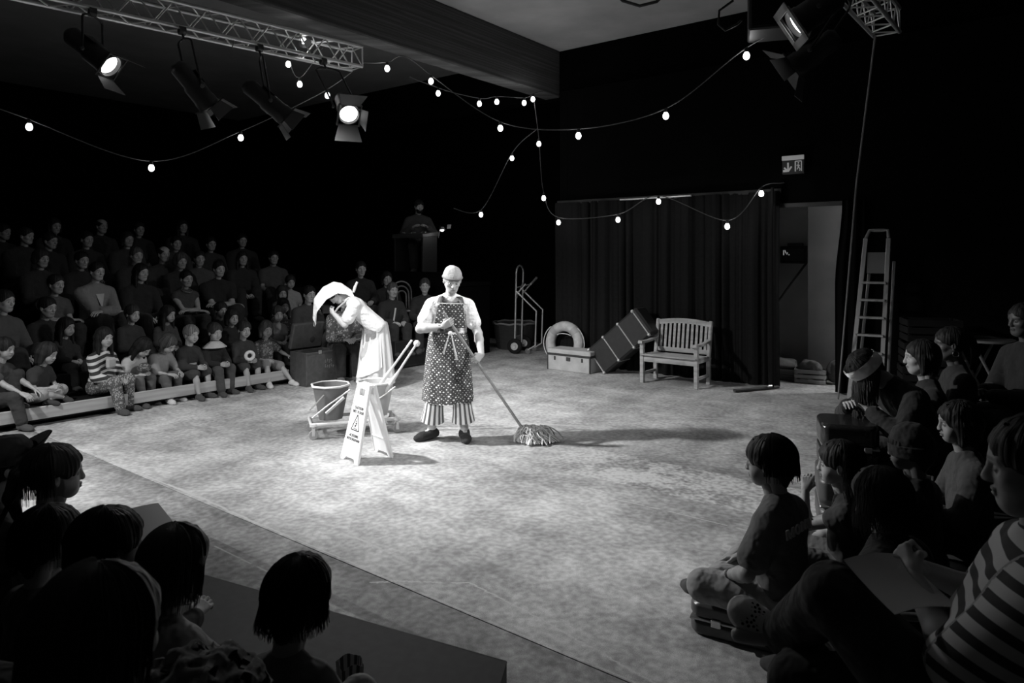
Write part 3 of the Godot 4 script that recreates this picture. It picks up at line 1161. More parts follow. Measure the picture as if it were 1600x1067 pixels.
func festoon(name_of: String, pts: Array, bulbs: Array, where: String, labels: Array, slack := 0.06) -> void:
	# pts: the points the cable passes; bulbs: indices of the points that carry a bulb
	var path := []
	var cv := Curve3D.new()
	for k in pts.size():
		var p: Vector3 = pts[k] + (Vector3(0, 0.085, 0) if k in bulbs else Vector3.ZERO)
		var t: Vector3 = (pts[mini(k + 1, pts.size() - 1)] - pts[maxi(k - 1, 0)]) * 0.16
		cv.add_point(p, -t, t)
	cv.bake_interval = 0.06
	for p in cv.get_baked_points():
		path.append(p)
	solo("festoon_cable", Shape.new().tube(path, 0.0065, 6), mat(0.06, 0.6), "dark cable of the light string %s" % where, "cable")
	for k in bulbs.size():
		var o := thing("light_bulb", labels[k], "light bulb", pts[bulbs[k]], 0.0, "round bulbs of the light strings")
		part("glass", Shape.new().lathe([Vector2(0.0, -0.04), Vector2(0.014, -0.037), Vector2(0.027, -0.026), Vector2(0.034, -0.006), Vector2(0.033, 0.012), Vector2(0.024, 0.032), Vector2(0.016, 0.043)], 18), glow_mat(5.0), o)
		part("socket", Shape.new().lathe([Vector2(0.016, 0.04), Vector2(0.02, 0.042), Vector2(0.02, 0.075), Vector2(0.012, 0.085), Vector2(0.0, 0.085)], 14), mat(0.02, 0.5), o)
		omni(o, Vector3(0, -0.005, 0), 0.045, 0.03)


# ---------------------------------------------------------------- things on the stage
func lettering(text: String, size: float, depth := 0.002, font_name := "Droid Sans", bold := true) -> TextMesh:
	var t := TextMesh.new()
	t.text = text
	var f := SystemFont.new()
	f.font_names = PackedStringArray([font_name])
	f.font_weight = 700 if bold else 400
	t.font = f
	t.font_size = 32
	t.pixel_size = size / 23.0
	t.depth = depth
	return t


func wet_floor_sign() -> void:
	var o := thing("wet_floor_sign", "white folding wet floor sign standing open on the stage in front of the mop trolley", "sign", Vector3(-1.285, 0, -6.18), 0.0)
	var nrm := Vector3(-0.75, 0, 0.66).normalized()    # the printed front looks this way
	var wx := Vector3.UP.cross(nrm)                    # the reader's right
	var plastic := mat(0.86, 0.45)
	var H := 0.66
	for k in 2:
		var sg := 1.0 if k == 0 else -1.0
		var foot := nrm * sg * 0.17
		var top := nrm * sg * 0.022 + Vector3(0, H, 0)
		var up := (top - foot).normalized()
		var out := wx.cross(up) * 1.0
		var b := Basis(wx, up, out)
		var L := (top - foot).length()
		var w0 := 0.155
		var w1 := 0.1
		# an outline with two feet, a cut-out between them and a grip hole that is framed by bars
		var poly := PackedVector2Array([Vector2(-w0, 0), Vector2(-w0 + 0.055, 0), Vector2(-w0 + 0.085, 0.035), Vector2(w0 - 0.085, 0.035), Vector2(w0 - 0.055, 0), Vector2(w0, 0), Vector2(w1 + 0.018, L - 0.15), Vector2(-w1 - 0.018, L - 0.15)])
		var p := Shape.new().prism(poly, 0.014, Transform3D(b, foot))
		for s in [-1, 1]:
			p.prism(PackedVector2Array([Vector2(s * (w1 + 0.018), L - 0.15), Vector2(s * w1, L), Vector2(s * (w1 - 0.05), L), Vector2(s * (w1 - 0.05), L - 0.15)]), 0.014, Transform3D(b, foot))
		p.prism(PackedVector2Array([Vector2(-w1 + 0.05, L - 0.045), Vector2(w1 - 0.05, L - 0.045), Vector2(w1 - 0.05, L), Vector2(-w1 + 0.05, L)]), 0.014, Transform3D(b, foot))
		p.prism(PackedVector2Array([Vector2(-w1 + 0.05, L - 0.15), Vector2(w1 - 0.05, L - 0.15), Vector2(w1 - 0.05, L - 0.105), Vector2(-w1 + 0.05, L - 0.105)]), 0.014, Transform3D(b, foot))
		for s in [-1, 1]:
			p.bar(foot + wx * s * (w0 - 0.008) + up * 0.01, foot + wx * s * (w1 + 0.0) + up * L, 0.014, 0.026, nrm)
		if k == 1:
			p.bar(foot + wx * -(w0 - 0.02) + up * 0.17, foot + wx * (w0 - 0.02) + up * 0.17, 0.02, 0.02, nrm)
		var pn := part("front_panel" if k == 0 else "back_panel", p, plastic, o)
		if k == 0:
			var face := out * 0.0085
			for t in [["CAUTION", L - 0.215, 0.024], ["WET FLOOR", L - 0.25, 0.024], ["ACHTUNG", 0.222, 0.023], ["RUTSCHGEFAHR", 0.19, 0.021]]:
				var m := part("lettering", lettering(t[0], t[2]), mat(0.06, 0.6), pn)
				m.transform = Transform3D(b, foot + up * t[1] + face)
			var tri := Shape.new()
			var tp := [Vector2(-0.068, 0.27), Vector2(0.068, 0.27), Vector2(0.0, 0.405)]
			for j in 3:
				var a: Vector2 = tp[j]
				var c: Vector2 = tp[(j + 1) % 3]
				tri.bar(foot + wx * a.x + up * a.y + face, foot + wx * c.x + up * c.y + face, 0.009, 0.002, out, 0.0005)
			part("warning_triangle", tri, mat(0.04, 0.6), pn)
			var man := Shape.new()
			for seg in [[-0.004, 0.337, 0.004, 0.318, 0.008], [0.004, 0.318, -0.012, 0.305, 0.008], [-0.012, 0.305, -0.024, 0.312, 0.006], [0.004, 0.318, -0.004, 0.3, 0.006], [-0.004, 0.3, -0.018, 0.294, 0.006], [0.0, 0.328, 0.014, 0.334, 0.005], [0.0, 0.328, -0.014, 0.328, 0.005], [-0.036, 0.283, 0.036, 0.283, 0.005]]:
				man.bar(foot + wx * seg[0] + up * seg[1] + face, foot + wx * seg[2] + up * seg[3] + face, seg[4], 0.002, out, 0.0005)
			man.lathe([Vector2(0, -0.001), Vector2(0.0065, -0.001), Vector2(0.0065, 0.001), Vector2(0, 0.001)], 12, Transform3D(Basis(wx, out, -up), foot + wx * -0.004 + up * 0.347 + face))
			part("slipping_man", man, mat(0.04, 0.6), pn)
	part("hinge", Shape.new().tube([Vector3(0, H - 0.012, 0) - wx * 0.1, Vector3(0, H - 0.012, 0) + wx * 0.1], 0.011, 12), plastic, o)


func mop_trolley() -> void:
	var o := thing("mop_trolley", "wheeled mop trolley with two buckets and long handles behind the white folding sign", "mop trolley", Vector3(-1.62, 0, -7.1), 0.0)
	var x := Vector3(0.94, 0, -0.34)    # along the trolley
	var z := Vector3(0.34, 0, 0.94)     # towards the viewer
	var b := Basis(x, Vector3.UP, z)
	var chrome := mat(0.66, 0.3, 0.75)
	var fr := Shape.new()
	for s in [-1, 1]:
		fr.tube([b * Vector3(-0.42, 0.14, s * 0.18), b * Vector3(0.42, 0.14, s * 0.18)], 0.017, 10)
	for e in [-0.42, 0.0, 0.42]:
		fr.tube([b * Vector3(e, 0.14, -0.18), b * Vector3(e, 0.14, 0.18)], 0.014, 8)
	part("frame", fr, mat(0.75, 0.4), o)
	for k in 2:
		var c := b * Vector3([-0.22, 0.23][k], 0.155, 0.0)
		var st := Shape.new()
		# an eight-sided tapering tub with a rolled rim, open at the top
		var prof := [Vector2(0.12, 0.0), Vector2(0.185, 0.32), Vector2(0.2, 0.325), Vector2(0.2, 0.342), Vector2(0.178, 0.342), Vector2(0.115, 0.012), Vector2(0.0, 0.012)]
		st.lathe(prof, 8, Transform3D((b * Basis(Vector3.UP, PI / 8.0)).scaled(Vector3(1.0, 1, 1.0)), c), false)
		var tub := part("bucket", st, mat([0.17, 0.5][k], 0.5), o)
		var rim := []
		for j in 8:
			var a := TAU * j / 8.0 + PI / 8.0
			rim.append(c + b * Vector3(cos(a) * 0.193, 0.338, -sin(a) * 0.193))
		part("rim", Shape.new().tube(rim, 0.012, 8, true), mat(0.8, 0.45), tub)
		var bail := Shape.new()
		bail.tube([c + b * Vector3(-0.19, 0.05, 0.16), c + b * Vector3(-0.04, 0.17, 0.185), c + b * Vector3(0.17, 0.31, 0.19)], 0.009, 8)
		if k == 0: bail.tube([c + b * Vector3(-0.06, 0.09, 0.18), c + b * Vector3(0.11, 0.24, 0.2)], 0.017, 10)
		bail.tube([c + b * Vector3(-0.21, 0.12, 0.12), c + b * Vector3(-0.08, 0.27, 0.17)], 0.007, 8)
		part("bail", bail, chrome, tub)
	for e in [[-0.4, 0.18], [0.42, 0.18], [-0.4, -0.18], [0.42, -0.18]]:
		var c := b * Vector3(e[0], 0.0, e[1])
		var w := Shape.new().lathe([Vector2(0.0, -0.016), Vector2(0.042, -0.016), Vector2(0.045, -0.01), Vector2(0.045, 0.01), Vector2(0.042, 0.016), Vector2(0.0, 0.016)], 18, Transform3D(Basis(x, -z, Vector3.UP), c + Vector3(0, 0.045, 0)), false)
		var cs := part("caster", w, mat(0.35, 0.5), o)
		var fk := Shape.new().bar(c + Vector3(0, 0.1, 0), c + Vector3(0, 0.14, 0), 0.03, 0.03, x)
		for s in [-1, 1]:
			fk.bar(c + z * s * 0.024 + Vector3(0, 0.035, 0), c + z * s * 0.024 + Vector3(0, 0.115, 0), 0.03, 0.004, z)
		part("fork", fk, chrome, cs)
		part("bumper", Shape.new().lathe([Vector2(0.0, -0.012), Vector2(0.034, -0.012), Vector2(0.034, 0.012), Vector2(0.0, 0.012)], 16, Transform3D(Basis(), c + Vector3(0, 0.14, 0)), false), mat(0.7, 0.5), cs)
	# the two long bars of the handle, thick near the foot, with a knob at the end of one
	for s in 2:
		var p0 := b * Vector3(0.12 + 0.06 * s, 0.2, -0.12 + 0.2 * s)
		var p1 := Vector3([0.6, 0.66][s], [0.93, 0.905][s], [0.0, 0.06][s])
		var hb := Shape.new().tube([p0, p0.lerp(p1, 0.3), p0.lerp(p1, 0.34), p0.lerp(p1, 0.52), p0.lerp(p1, 0.6), p1], [0.011, 0.011, 0.019, 0.021, 0.012, 0.011], 10)
		var hn := part("handle_bar", hb, mat(0.8, 0.4), o)
		if s == 1:
			part("knob", Shape.new().lathe(arc_profile(0.034, 10), 16, Transform3D(Basis(), p1)), mat(0.78, 0.4), hn)
	part("press_plate", Shape.new().box(Vector3(0.3, 0.018, 0.18), b * Vector3(0.23, 0.4, -0.02), b), mat(0.55, 0.5), o)


func mop() -> void:
	var top := Vector3(-0.64, 1.26, -6.52)
	var foot := Vector3(0.115, 0.115, -6.68)
	var o := thing("mop", "long handled mop with a white yarn head held by the woman in the dotted apron", "mop", Vector3(0.2, 0, -6.7))
	var base := Vector3(0.2, 0, -6.7)
	part("handle", Shape.new().tube([top - base, foot - base], 0.0135, 12), grained(0.42, M.wood, Vector3(3, 3, 3), 0.55), o)
	var d := (foot - top).normalized()
	part("socket", Shape.new().tube([foot - base - d * 0.02, foot - base + d * 0.07], [0.018, 0.03], 12), mat(0.8, 0.4), o)
	part("clip", Shape.new().box(Vector3(0.15, 0.03, 0.05), Vector3(-0.03, 0.075, 0.02), Basis(Vector3.UP, 0.5) * Basis(Vector3.BACK, -0.3), 0.008), mat(0.06, 0.5), o)
	var rng := RandomNumberGenerator.new()
	rng.seed = 77
	var y := Shape.new()
	for k in 190:
		var a := rng.randf_range(-PI, PI)
		var len := rng.randf_range(0.09, 0.2)
		var hgt := rng.randf_range(0.0, 0.09)
		var p0 := Vector3(-0.03 + rng.randf_range(-0.06, 0.06), 0.085 + rng.randf_range(-0.01, 0.012), rng.randf_range(-0.03, 0.03))
		var pts := [p0]
		var dir := Vector3(cos(a) * 1.0 + 0.4, 0, sin(a) * 0.85)
		for j in range(1, 7):
			var t := j / 6.0
			pts.append(p0 + dir * len * t + Vector3(sin(j * 1.3 + k) * 0.02, sin(t * PI) * hgt * 0.9 - (p0.y - 0.012) * t * t + 0.012 * rng.randf(), cos(j * 1.7 + k) * 0.02))
		y.tube(pts, 0.0072, 5)
	part("yarn", y, grained(0.8, M.cloud, Vector3.ONE * 6.0, 0.95), o).set_meta("kind", "stuff")


func garden_bench() -> void:
	var o := thing("garden_bench", "pale wooden garden bench with a curved slatted back in front of the dark curtain", "bench", R(-4.19, 0, 8.87), TURN)
	# local: x along the seat, -z towards the back
	var wood := grained(0.5, M.wood, Vector3(2.2, 2.2, 2.2), 0.7, M.wood, 0.25)
	var w := 0.4
	for s in [-1, 1]:
		part("front_leg", Shape.new().box(Vector3(0.055, 0.57, 0.055), Vector3(s * w, 0.285, -0.02), Basis(), 0.006), wood, o)
		var rear := Shape.new().bar(Vector3(s * w, 0, -0.44), Vector3(s * w, 0.38, -0.44), 0.055, 0.055, Vector3.BACK, 0.006)
		rear.bar(Vector3(s * w, 0.36, -0.44), Vector3(s * w, 0.87, -0.53), 0.052, 0.055, Vector3.BACK, 0.012)
		part("back_post", rear, wood, o)
		var arm := Shape.new()
		var prev := Vector3(s * w, 0.578, 0.03)
		for k in 6:
			var t := (k + 1) / 6.0
			var nx := Vector3(s * w, 0.578 + 0.03 * t - 0.018 * sin(t * PI), 0.03 - 0.5 * t)
			arm.bar(prev, nx, 0.062, 0.034, Vector3.UP, 0.006)
			prev = nx
		arm.lathe([Vector2(0.0, -0.031), Vector2(0.026, -0.031), Vector2(0.026, 0.031), Vector2(0.0, 0.031)], 16, Transform3D(Basis(Vector3.UP, Vector3.RIGHT, Vector3.FORWARD), Vector3(s * w, 0.572, 0.028)), false)
		part("armrest", arm, wood, o)
		part("stretcher", Shape.new().bar(Vector3(s * w, 0.13, -0.02), Vector3(s * w, 0.13, -0.44), 0.03, 0.04), wood, o)
		part("side_rail", Shape.new().bar(Vector3(s * w, 0.36, -0.02), Vector3(s * w, 0.36, -0.44), 0.03, 0.06), wood, o)
	part("front_rail", Shape.new().bar(Vector3(-w, 0.345, -0.02), Vector3(w, 0.345, -0.02), 0.03, 0.085), wood, o)
	part("back_rail", Shape.new().bar(Vector3(-w, 0.44, -0.465), Vector3(w, 0.44, -0.465), 0.03, 0.06), wood, o)
	for k in 5:
		part("seat_slat", Shape.new().bar(Vector3(-w - 0.01, 0.4 - 0.004 * k, -0.005 - 0.092 * k), Vector3(w + 0.01, 0.4 - 0.004 * k, -0.005 - 0.092 * k), 0.08, 0.022), wood, o)
	var arch := func(x: float) -> float: return 0.85 + 0.035 * cos(x / w * PI * 0.5)
	var tr := Shape.new()
	for k in 12:
		var a := lerpf(-w, w, k / 12.0)
		var c := lerpf(-w, w, (k + 1) / 12.0)
		tr.bar(Vector3(a, arch.call(a) - 0.03, -0.525), Vector3(c, arch.call(c) - 0.03, -0.525), 0.032, 0.07, Vector3.UP, 0.003)
	part("top_rail", tr, wood, o)
	for k in 11:
		var x := lerpf(-w + 0.065, w - 0.065, k / 10.0)
		part("back_slat", Shape.new().bar(Vector3(x, 0.455, -0.468), Vector3(x, arch.call(x) - 0.05, -0.522), 0.038, 0.014, Vector3.BACK, 0.003), wood, o)


func trunks() -> void:
	# the pale flat trunk
	var o := thing("travel_trunk", "small pale flat trunk with a dark band under its lid in front of the lifebuoy", "trunk", R(-5.92, 0, 9.2), TURN)
	var pale := grained(0.46, M.plaster, Vector3.ONE * 1.5, 0.7)
	var dk := mat(0.03, 0.5)
	part("body", Shape.new().box(Vector3(0.78, 0.235, 0.36), Vector3(0, 0.1175, 0), Basis(), 0.008), pale, o)
	part("lid", Shape.new().box(Vector3(0.79, 0.075, 0.37), Vector3(0, 0.292, 0), Basis(), 0.012), pale, o)
	part("band", Shape.new().box(Vector3(0.798, 0.035, 0.378), Vector3(0, 0.25, 0), Basis(), 0.003), dk, o)
	for x in [-0.25, 0.25]:
		part("latch", Shape.new().box(Vector3(0.03, 0.06, 0.01), Vector3(x, 0.19, 0.184), Basis(), 0.003), dk, o)
	part("lock", Shape.new().box(Vector3(0.075, 0.06, 0.012), Vector3(0, 0.19, 0.184), Basis(), 0.003), mat(0.08, 0.4, 0.6), o)
	for sx in [-1, 1]:
		part("corner", Shape.new().box(Vector3(0.02, 0.235, 0.02), Vector3(sx * 0.385, 0.1175, 0.176), Basis(), 0.003), dk, o)
	# the dark wardrobe trunk, tilted against the bench
	var t := thing("wardrobe_trunk", "large dark trunk with four pale metal edged bands leaning tilted against the bench", "trunk", R(-5.36, 0, 9.16), TURN)
	var ang := deg_to_rad(40.0)
	var lx := Vector3(cos(ang), sin(ang), 0)
	var ly := Vector3(-sin(ang), cos(ang), 0)
	var b := Basis(lx, ly, Vector3.BACK)
	var L := 1.06
	var W := 0.46
	var dark := grained(0.02, M.cloud, Vector3.ONE * 2.0, 0.55)
	part("body", Shape.new().box(Vector3(L, W, 0.32), b * Vector3(L / 2, W / 2, -0.15), b, 0.03), dark, t)
	for f in [0.012, 0.32, 0.63, 0.93]:
		var band := Shape.new().box(Vector3(0.018, W + 0.012, 0.332), b * Vector3(L * f, W / 2, -0.15), b, 0.004)
		part("band", band, mat(0.42, 0.5, 0.3), t)
		for y in [0.02, W - 0.02]:
			part("band_cap", Shape.new().lathe(arc_profile(0.024, 8), 12, Transform3D(Basis(), b * Vector3(L * f, y, 0.012))), mat(0.55, 0.4, 0.5), t)


func lifebuoy() -> void:
	var o := thing("lifebuoy", "pale ring lifebuoy with a grab rope standing behind the small trunk", "lifebuoy", R(-6.3, 0.36, 9.49), TURN)
	var lean := Basis(Vector3.RIGHT, -0.08)
	var col := grained(0.52, M.cloud, Vector3.ONE * 2.0, 0.6)
	var ring := []
	for k in 40:
		var a := TAU * k / 40
		ring.append(lean * Vector3(cos(a) * 0.275, sin(a) * 0.275, 0))
	part("ring", Shape.new().tube(ring, 0.083, 16, true), col, o)
	for q in 4:
		var seg := []
		for k in 7:
			var a := PI / 4 + q * PI / 2 + (k - 3) * 0.06
			seg.append(lean * Vector3(cos(a) * 0.275, sin(a) * 0.275, 0))
		part("band", Shape.new().tube(seg, 0.086, 16, false, 1.0, false), mat(0.3, 0.6), o)
	for q in 4:
		var rp := []
		for k in 11:
			var a := PI / 4 + q * PI / 2 + k / 10.0 * PI / 2
			var r := 0.275 + (0.09 if q != 0 else -0.09) + (0.03 if q != 0 else -0.03) * sin(k / 10.0 * PI)
			rp.append(lean * Vector3(cos(a) * r, sin(a) * r, 0.03))
		part("rope", Shape.new().tube(rp, 0.0075, 6), mat(0.55, 0.8), o)


func hand_truck() -> void:
	var o := thing("hand_truck", "tall tubular hand truck with rubber wheels left of the dark curtain", "hand truck", Vector3(0.08, 0, -12.75), 0.0)
	var w := Vector3(0.36, 0, -0.93) * 0.36      # from the near rail to the far one
	var f := Vector3(0.95, 0, 0.3)               # forwards, towards the picture's right
	var alu := mat(0.75, 0.4, 0.75)
	var rails := []
	rails.append(Vector3(-0.03, 0.12, 0))
	rails.append(Vector3(0, 1.46, 0))
	for k in 7:
		var a := PI * k / 6.0
		rails.append(w / 2 - w.normalized() * cos(a) * w.length() / 2 + Vector3(0, 1.48 + sin(a) * 0.12, 0))
	rails.append(w + Vector3(0, 1.46, 0))
	rails.append(w + Vector3(-0.03, 0.12, 0))
	part("rail", Shape.new().tube(rails, 0.017, 10), alu, o)
	for s in 2:
		var q := w * s
		part("support_leg", Shape.new().tube([q + Vector3(0, 1.13, 0), q + f * 0.38 + Vector3(0, 0.78, 0), q + f * 0.36 + Vector3(0, 0.16, 0), q + f * 0.22 + Vector3(0, 0.07, 0)], 0.016, 10), alu, o)
		part("grip_arm", Shape.new().tube([q * 0.9 + w * 0.05 + Vector3(0, 1.08, 0), q * 0.9 + w * 0.05 + f * 0.17 + Vector3(0, 1.27, 0)], 0.014, 10), alu, o)
	part("cross_bar", Shape.new().tube([Vector3(0, 1.2, 0), w + f * 0.15 + Vector3(0, 1.25, 0)], 0.013, 8), alu, o)
	part("brace_bar", Shape.new().tube([Vector3(0, 1.0, 0), w + Vector3(0, 1.28, 0)], 0.012, 8), alu, o)
	part("grip", Shape.new().tube([w + f * 0.14 + Vector3(0, 1.24, 0), w + f * 0.27 + Vector3(0, 1.38, 0)], 0.022, 10), mat(0.16, 0.7), o)
	part("axle", Shape.new().tube([w * -0.25 + Vector3(0, 0.14, 0), w * 1.2 + Vector3(0, 0.14, 0)], 0.013, 8), alu, o)
	part("tray", Shape.new().box(Vector3(0.02, 0.2, 0.34), w / 2 + Vector3(-0.05, 0.2, 0), Basis(f, Vector3.UP, f.cross(Vector3.UP)), 0.005), mat(0.3, 0.4, 0.7), o)
	for s in [-0.22, 1.18]:
		var c: Vector3 = w * s + Vector3(0, 0.14, 0)
		var ax := Basis(f, -w.normalized(), f.cross(-w.normalized()))
		var ty := part("wheel", Shape.new().lathe([Vector2(0.07, -0.035), Vector2(0.115, -0.035), Vector2(0.138, -0.02), Vector2(0.14, 0.0), Vector2(0.138, 0.02), Vector2(0.115, 0.035), Vector2(0.07, 0.035)], 24, Transform3D(ax, c)), mat(0.02, 0.8), o)
		part("hub", Shape.new().lathe([Vector2(0.0, -0.03), Vector2(0.03, -0.04), Vector2(0.035, -0.025), Vector2(0.075, -0.025), Vector2(0.075, 0.025), Vector2(0.035, 0.025), Vector2(0.03, 0.04), Vector2(0.0, 0.03)], 20, Transform3D(ax, c), false), mat(0.55, 0.4), ty)
	for s in 2:
		var c := w * s + f * 0.22 + Vector3(0, 0.05, 0)
		part("caster", Shape.new().lathe([Vector2(0.0, -0.014), Vector2(0.05, -0.014), Vector2(0.05, 0.014), Vector2(0.0, 0.014)], 16, Transform3D(Basis(f, -w.normalized(), f.cross(-w.normalized())), c), false), mat(0.12, 0.6), o)
	# the low basket with a rope rim behind it
	var bk := thing("basket", "round dark basket with a pale rope rim standing behind the hand truck", "basket", Vector3(0.05, 0, -13.5))
	part("body", Shape.new().lathe([Vector2(0.0, 0.0), Vector2(0.34, 0.0), Vector2(0.42, 0.47), Vector2(0.4, 0.48), Vector2(0.33, 0.03), Vector2(0.0, 0.03)], 28), grained(0.04, M.wood, Vector3.ONE * 4.0, 0.9), bk)
	var rim := []
	for k in 28:
		rim.append(Vector3(cos(TAU * k / 28) * 0.42, 0.49 + 0.01 * sin(k * 2.1), sin(TAU * k / 28) * 0.42))
	part("rim", Shape.new().tube(rim, 0.02, 8, true), mat(0.22, 0.8), bk)


func curtain() -> void:
	var rng := FastNoiseLite.new()
	rng.seed = 4
	rng.frequency = 0.9
	var f := func(s: float, t: float) -> Vector3:
		var u := lerpf(-6.57, -2.94, s)
		var ph := u * 21.0 + rng.get_noise_1d(u * 1.7) * 7.0
		var amp := 0.035 + 0.012 * rng.get_noise_1d(u * 3.0 + 40.0) + 0.012 * t
		return R(u + 0.012 * cos(ph) + 0.02 * (s - 0.5) * -sin(t * PI), lerpf(2.66, 0.015, t), 9.66 + amp * sin(ph) + 0.015 * sin(u * 5.0 + t * 2.0))
	var c := thing("curtain", "tall dark pleated curtain hanging behind the wooden bench and the trunks", "curtain", R(-4.75, 0, 9.66))
	var m := grained(0.014, M.cloud, Vector3.ONE * 3.0, 0.85)
	var sh := Shape.new().sheet(f, 420, 14, 0.005)
	var off := R(-4.75, 0, 9.66)
	for k in sh.v.size():
		sh.v[k] -= off
	part("cloth", sh, m, c)
	part("heading", Shape.new().box(Vector3(3.66, 0.06, 0.02), R(-4.755, 2.67, 9.7) - off, Basis(Vector3.UP, TURN)), mat(0.03, 0.9), c)
	solo("curtain_pole", Shape.new().tube([Vector3.ZERO, Vector3(0.9, -0.0, 0.76)], 0.014, 10), mat(0.6, 0.35, 0.8), "thin bright metal pole along the top edge of the dark curtain", "pole", Vector3(1.66, 2.645, -10.72))
	var st := thing("curtain_stand", "dark flat footed stand at the bottom right corner of the dark curtain", "stand", R(-2.98, 0, 9.5))
	part("foot", Shape.new().bar(Vector3(-0.58, 0.025, 0.22), Vector3(0.1, 0.025, -0.06), 0.06, 0.03), mat(0.03, 0.5), st)
	part("post", Shape.new().tube([Vector3(0, 0.03, 0), Vector3(0, 2.7, 0)], 0.02, 10), mat(0.008, 0.8), st)
	part("clamp", Shape.new().box(Vector3(0.08, 0.025, 0.04), Vector3(-0.06, 0.055, 0.05), Basis(Vector3.UP, 0.4), 0.006), mat(0.7, 0.25, 0.9), st)
	# the drape that frames the doorway on its right
	var dr := func(s: float, t: float) -> Vector3:
		var edge := -2.16 - 0.09 * smoothstep(0.0, 0.45, t)
		var u := lerpf(edge, -1.9, s)
		return R(u, lerpf(2.5, 0.02, t), 9.7 + 0.03 * sin(s * 16.0 + t))
	solo("door_drape", Shape.new().sheet(dr, 30, 16, 0.006), mat(0.004, 0.95), "black drape hanging down the right side of the doorway", "drape")


func exit_sign() -> void:
	var o := thing("exit_sign", "small emergency exit sign with a pale light bar above the doorway", "exit sign", R(-2.77, 3.02, 9.7), TURN)
	part("housing", Shape.new().box(Vector3(0.29, 0.25, 0.07), Vector3(0, -0.01, -0.03), Basis(), 0.01), mat(0.03, 0.6), o)
	part("light_bar", Shape.new().box(Vector3(0.285, 0.06, 0.02), Vector3(0, 0.08, 0.012), Basis(), 0.004), glow_mat(0.1, 0.4), o)
	var pic := Shape.new()   # an arrow that points down beside a doorway with a running figure
	for seg in [[-0.065, 0.02, -0.065, -0.085, 0.022], [-0.115, -0.045, -0.065, -0.1, 0.022], [-0.018, -0.035, -0.065, -0.1, 0.022], [-0.13, -0.09, -0.075, -0.09, 0.03]]:
		pic.bar(Vector3(seg[0], seg[1], 0.007), Vector3(seg[2], seg[3], 0.007), seg[4], 0.004, Vector3.BACK, 0.001)
	part("arrow", pic, glow_mat(0.09, 0.5), o)
	var man := Shape.new()
	for seg in [[0.03, 0.03, 0.03, -0.105, 0.016], [0.108, 0.03, 0.108, -0.105, 0.012], [0.03, 0.03, 0.108, 0.03, 0.014], [0.066, -0.012, 0.07, -0.05, 0.02], [0.07, -0.05, 0.092, -0.075, 0.012], [0.092, -0.075, 0.084, -0.1, 0.011], [0.066, -0.05, 0.052, -0.08, 0.012], [0.066, -0.014, 0.088, -0.034, 0.009], [0.064, -0.014, 0.046, -0.03, 0.009]]:
		man.bar(Vector3(seg[0], seg[1], 0.007), Vector3(seg[2], seg[3], 0.007), seg[4], 0.004, Vector3.BACK, 0.001)
	man.lathe([Vector2(0, -0.002), Vector2(0.011, -0.002), Vector2(0.011, 0.002), Vector2(0, 0.002)], 12, Transform3D(Basis(Vector3.RIGHT, PI / 2), Vector3(0.069, 0.006, 0.007)))
	part("running_figure", man, glow_mat(0.09, 0.5), o)


func crate_shape(o: Node3D, w: float, h: float, d: float, slats: int, m: Material) -> void:
	for s in [-1, 1]:
		for k in slats:
			var y := (k + 0.5) * h / slats
			part("slat", Shape.new().box(Vector3(w, h / slats - 0.016, 0.011), Vector3(0, y, s * d / 2), Basis(), 0.002), m, o)
			part("slat", Shape.new().box(Vector3(0.011, h / slats - 0.016, d - 0.012), Vector3(s * w / 2, y, 0), Basis(), 0.002), m, o)
		for e in [-1, 1]:
			part("corner_post", Shape.new().box(Vector3(0.03, h - 0.004, 0.03), Vector3(s * (w / 2 - 0.022), h / 2, e * (d / 2 - 0.022)), Basis(), 0.003), m, o)
	part("bottom", Shape.new().box(Vector3(w - 0.02, 0.012, d - 0.02), Vector3(0, 0.012, 0), Basis(), 0.003), m, o)


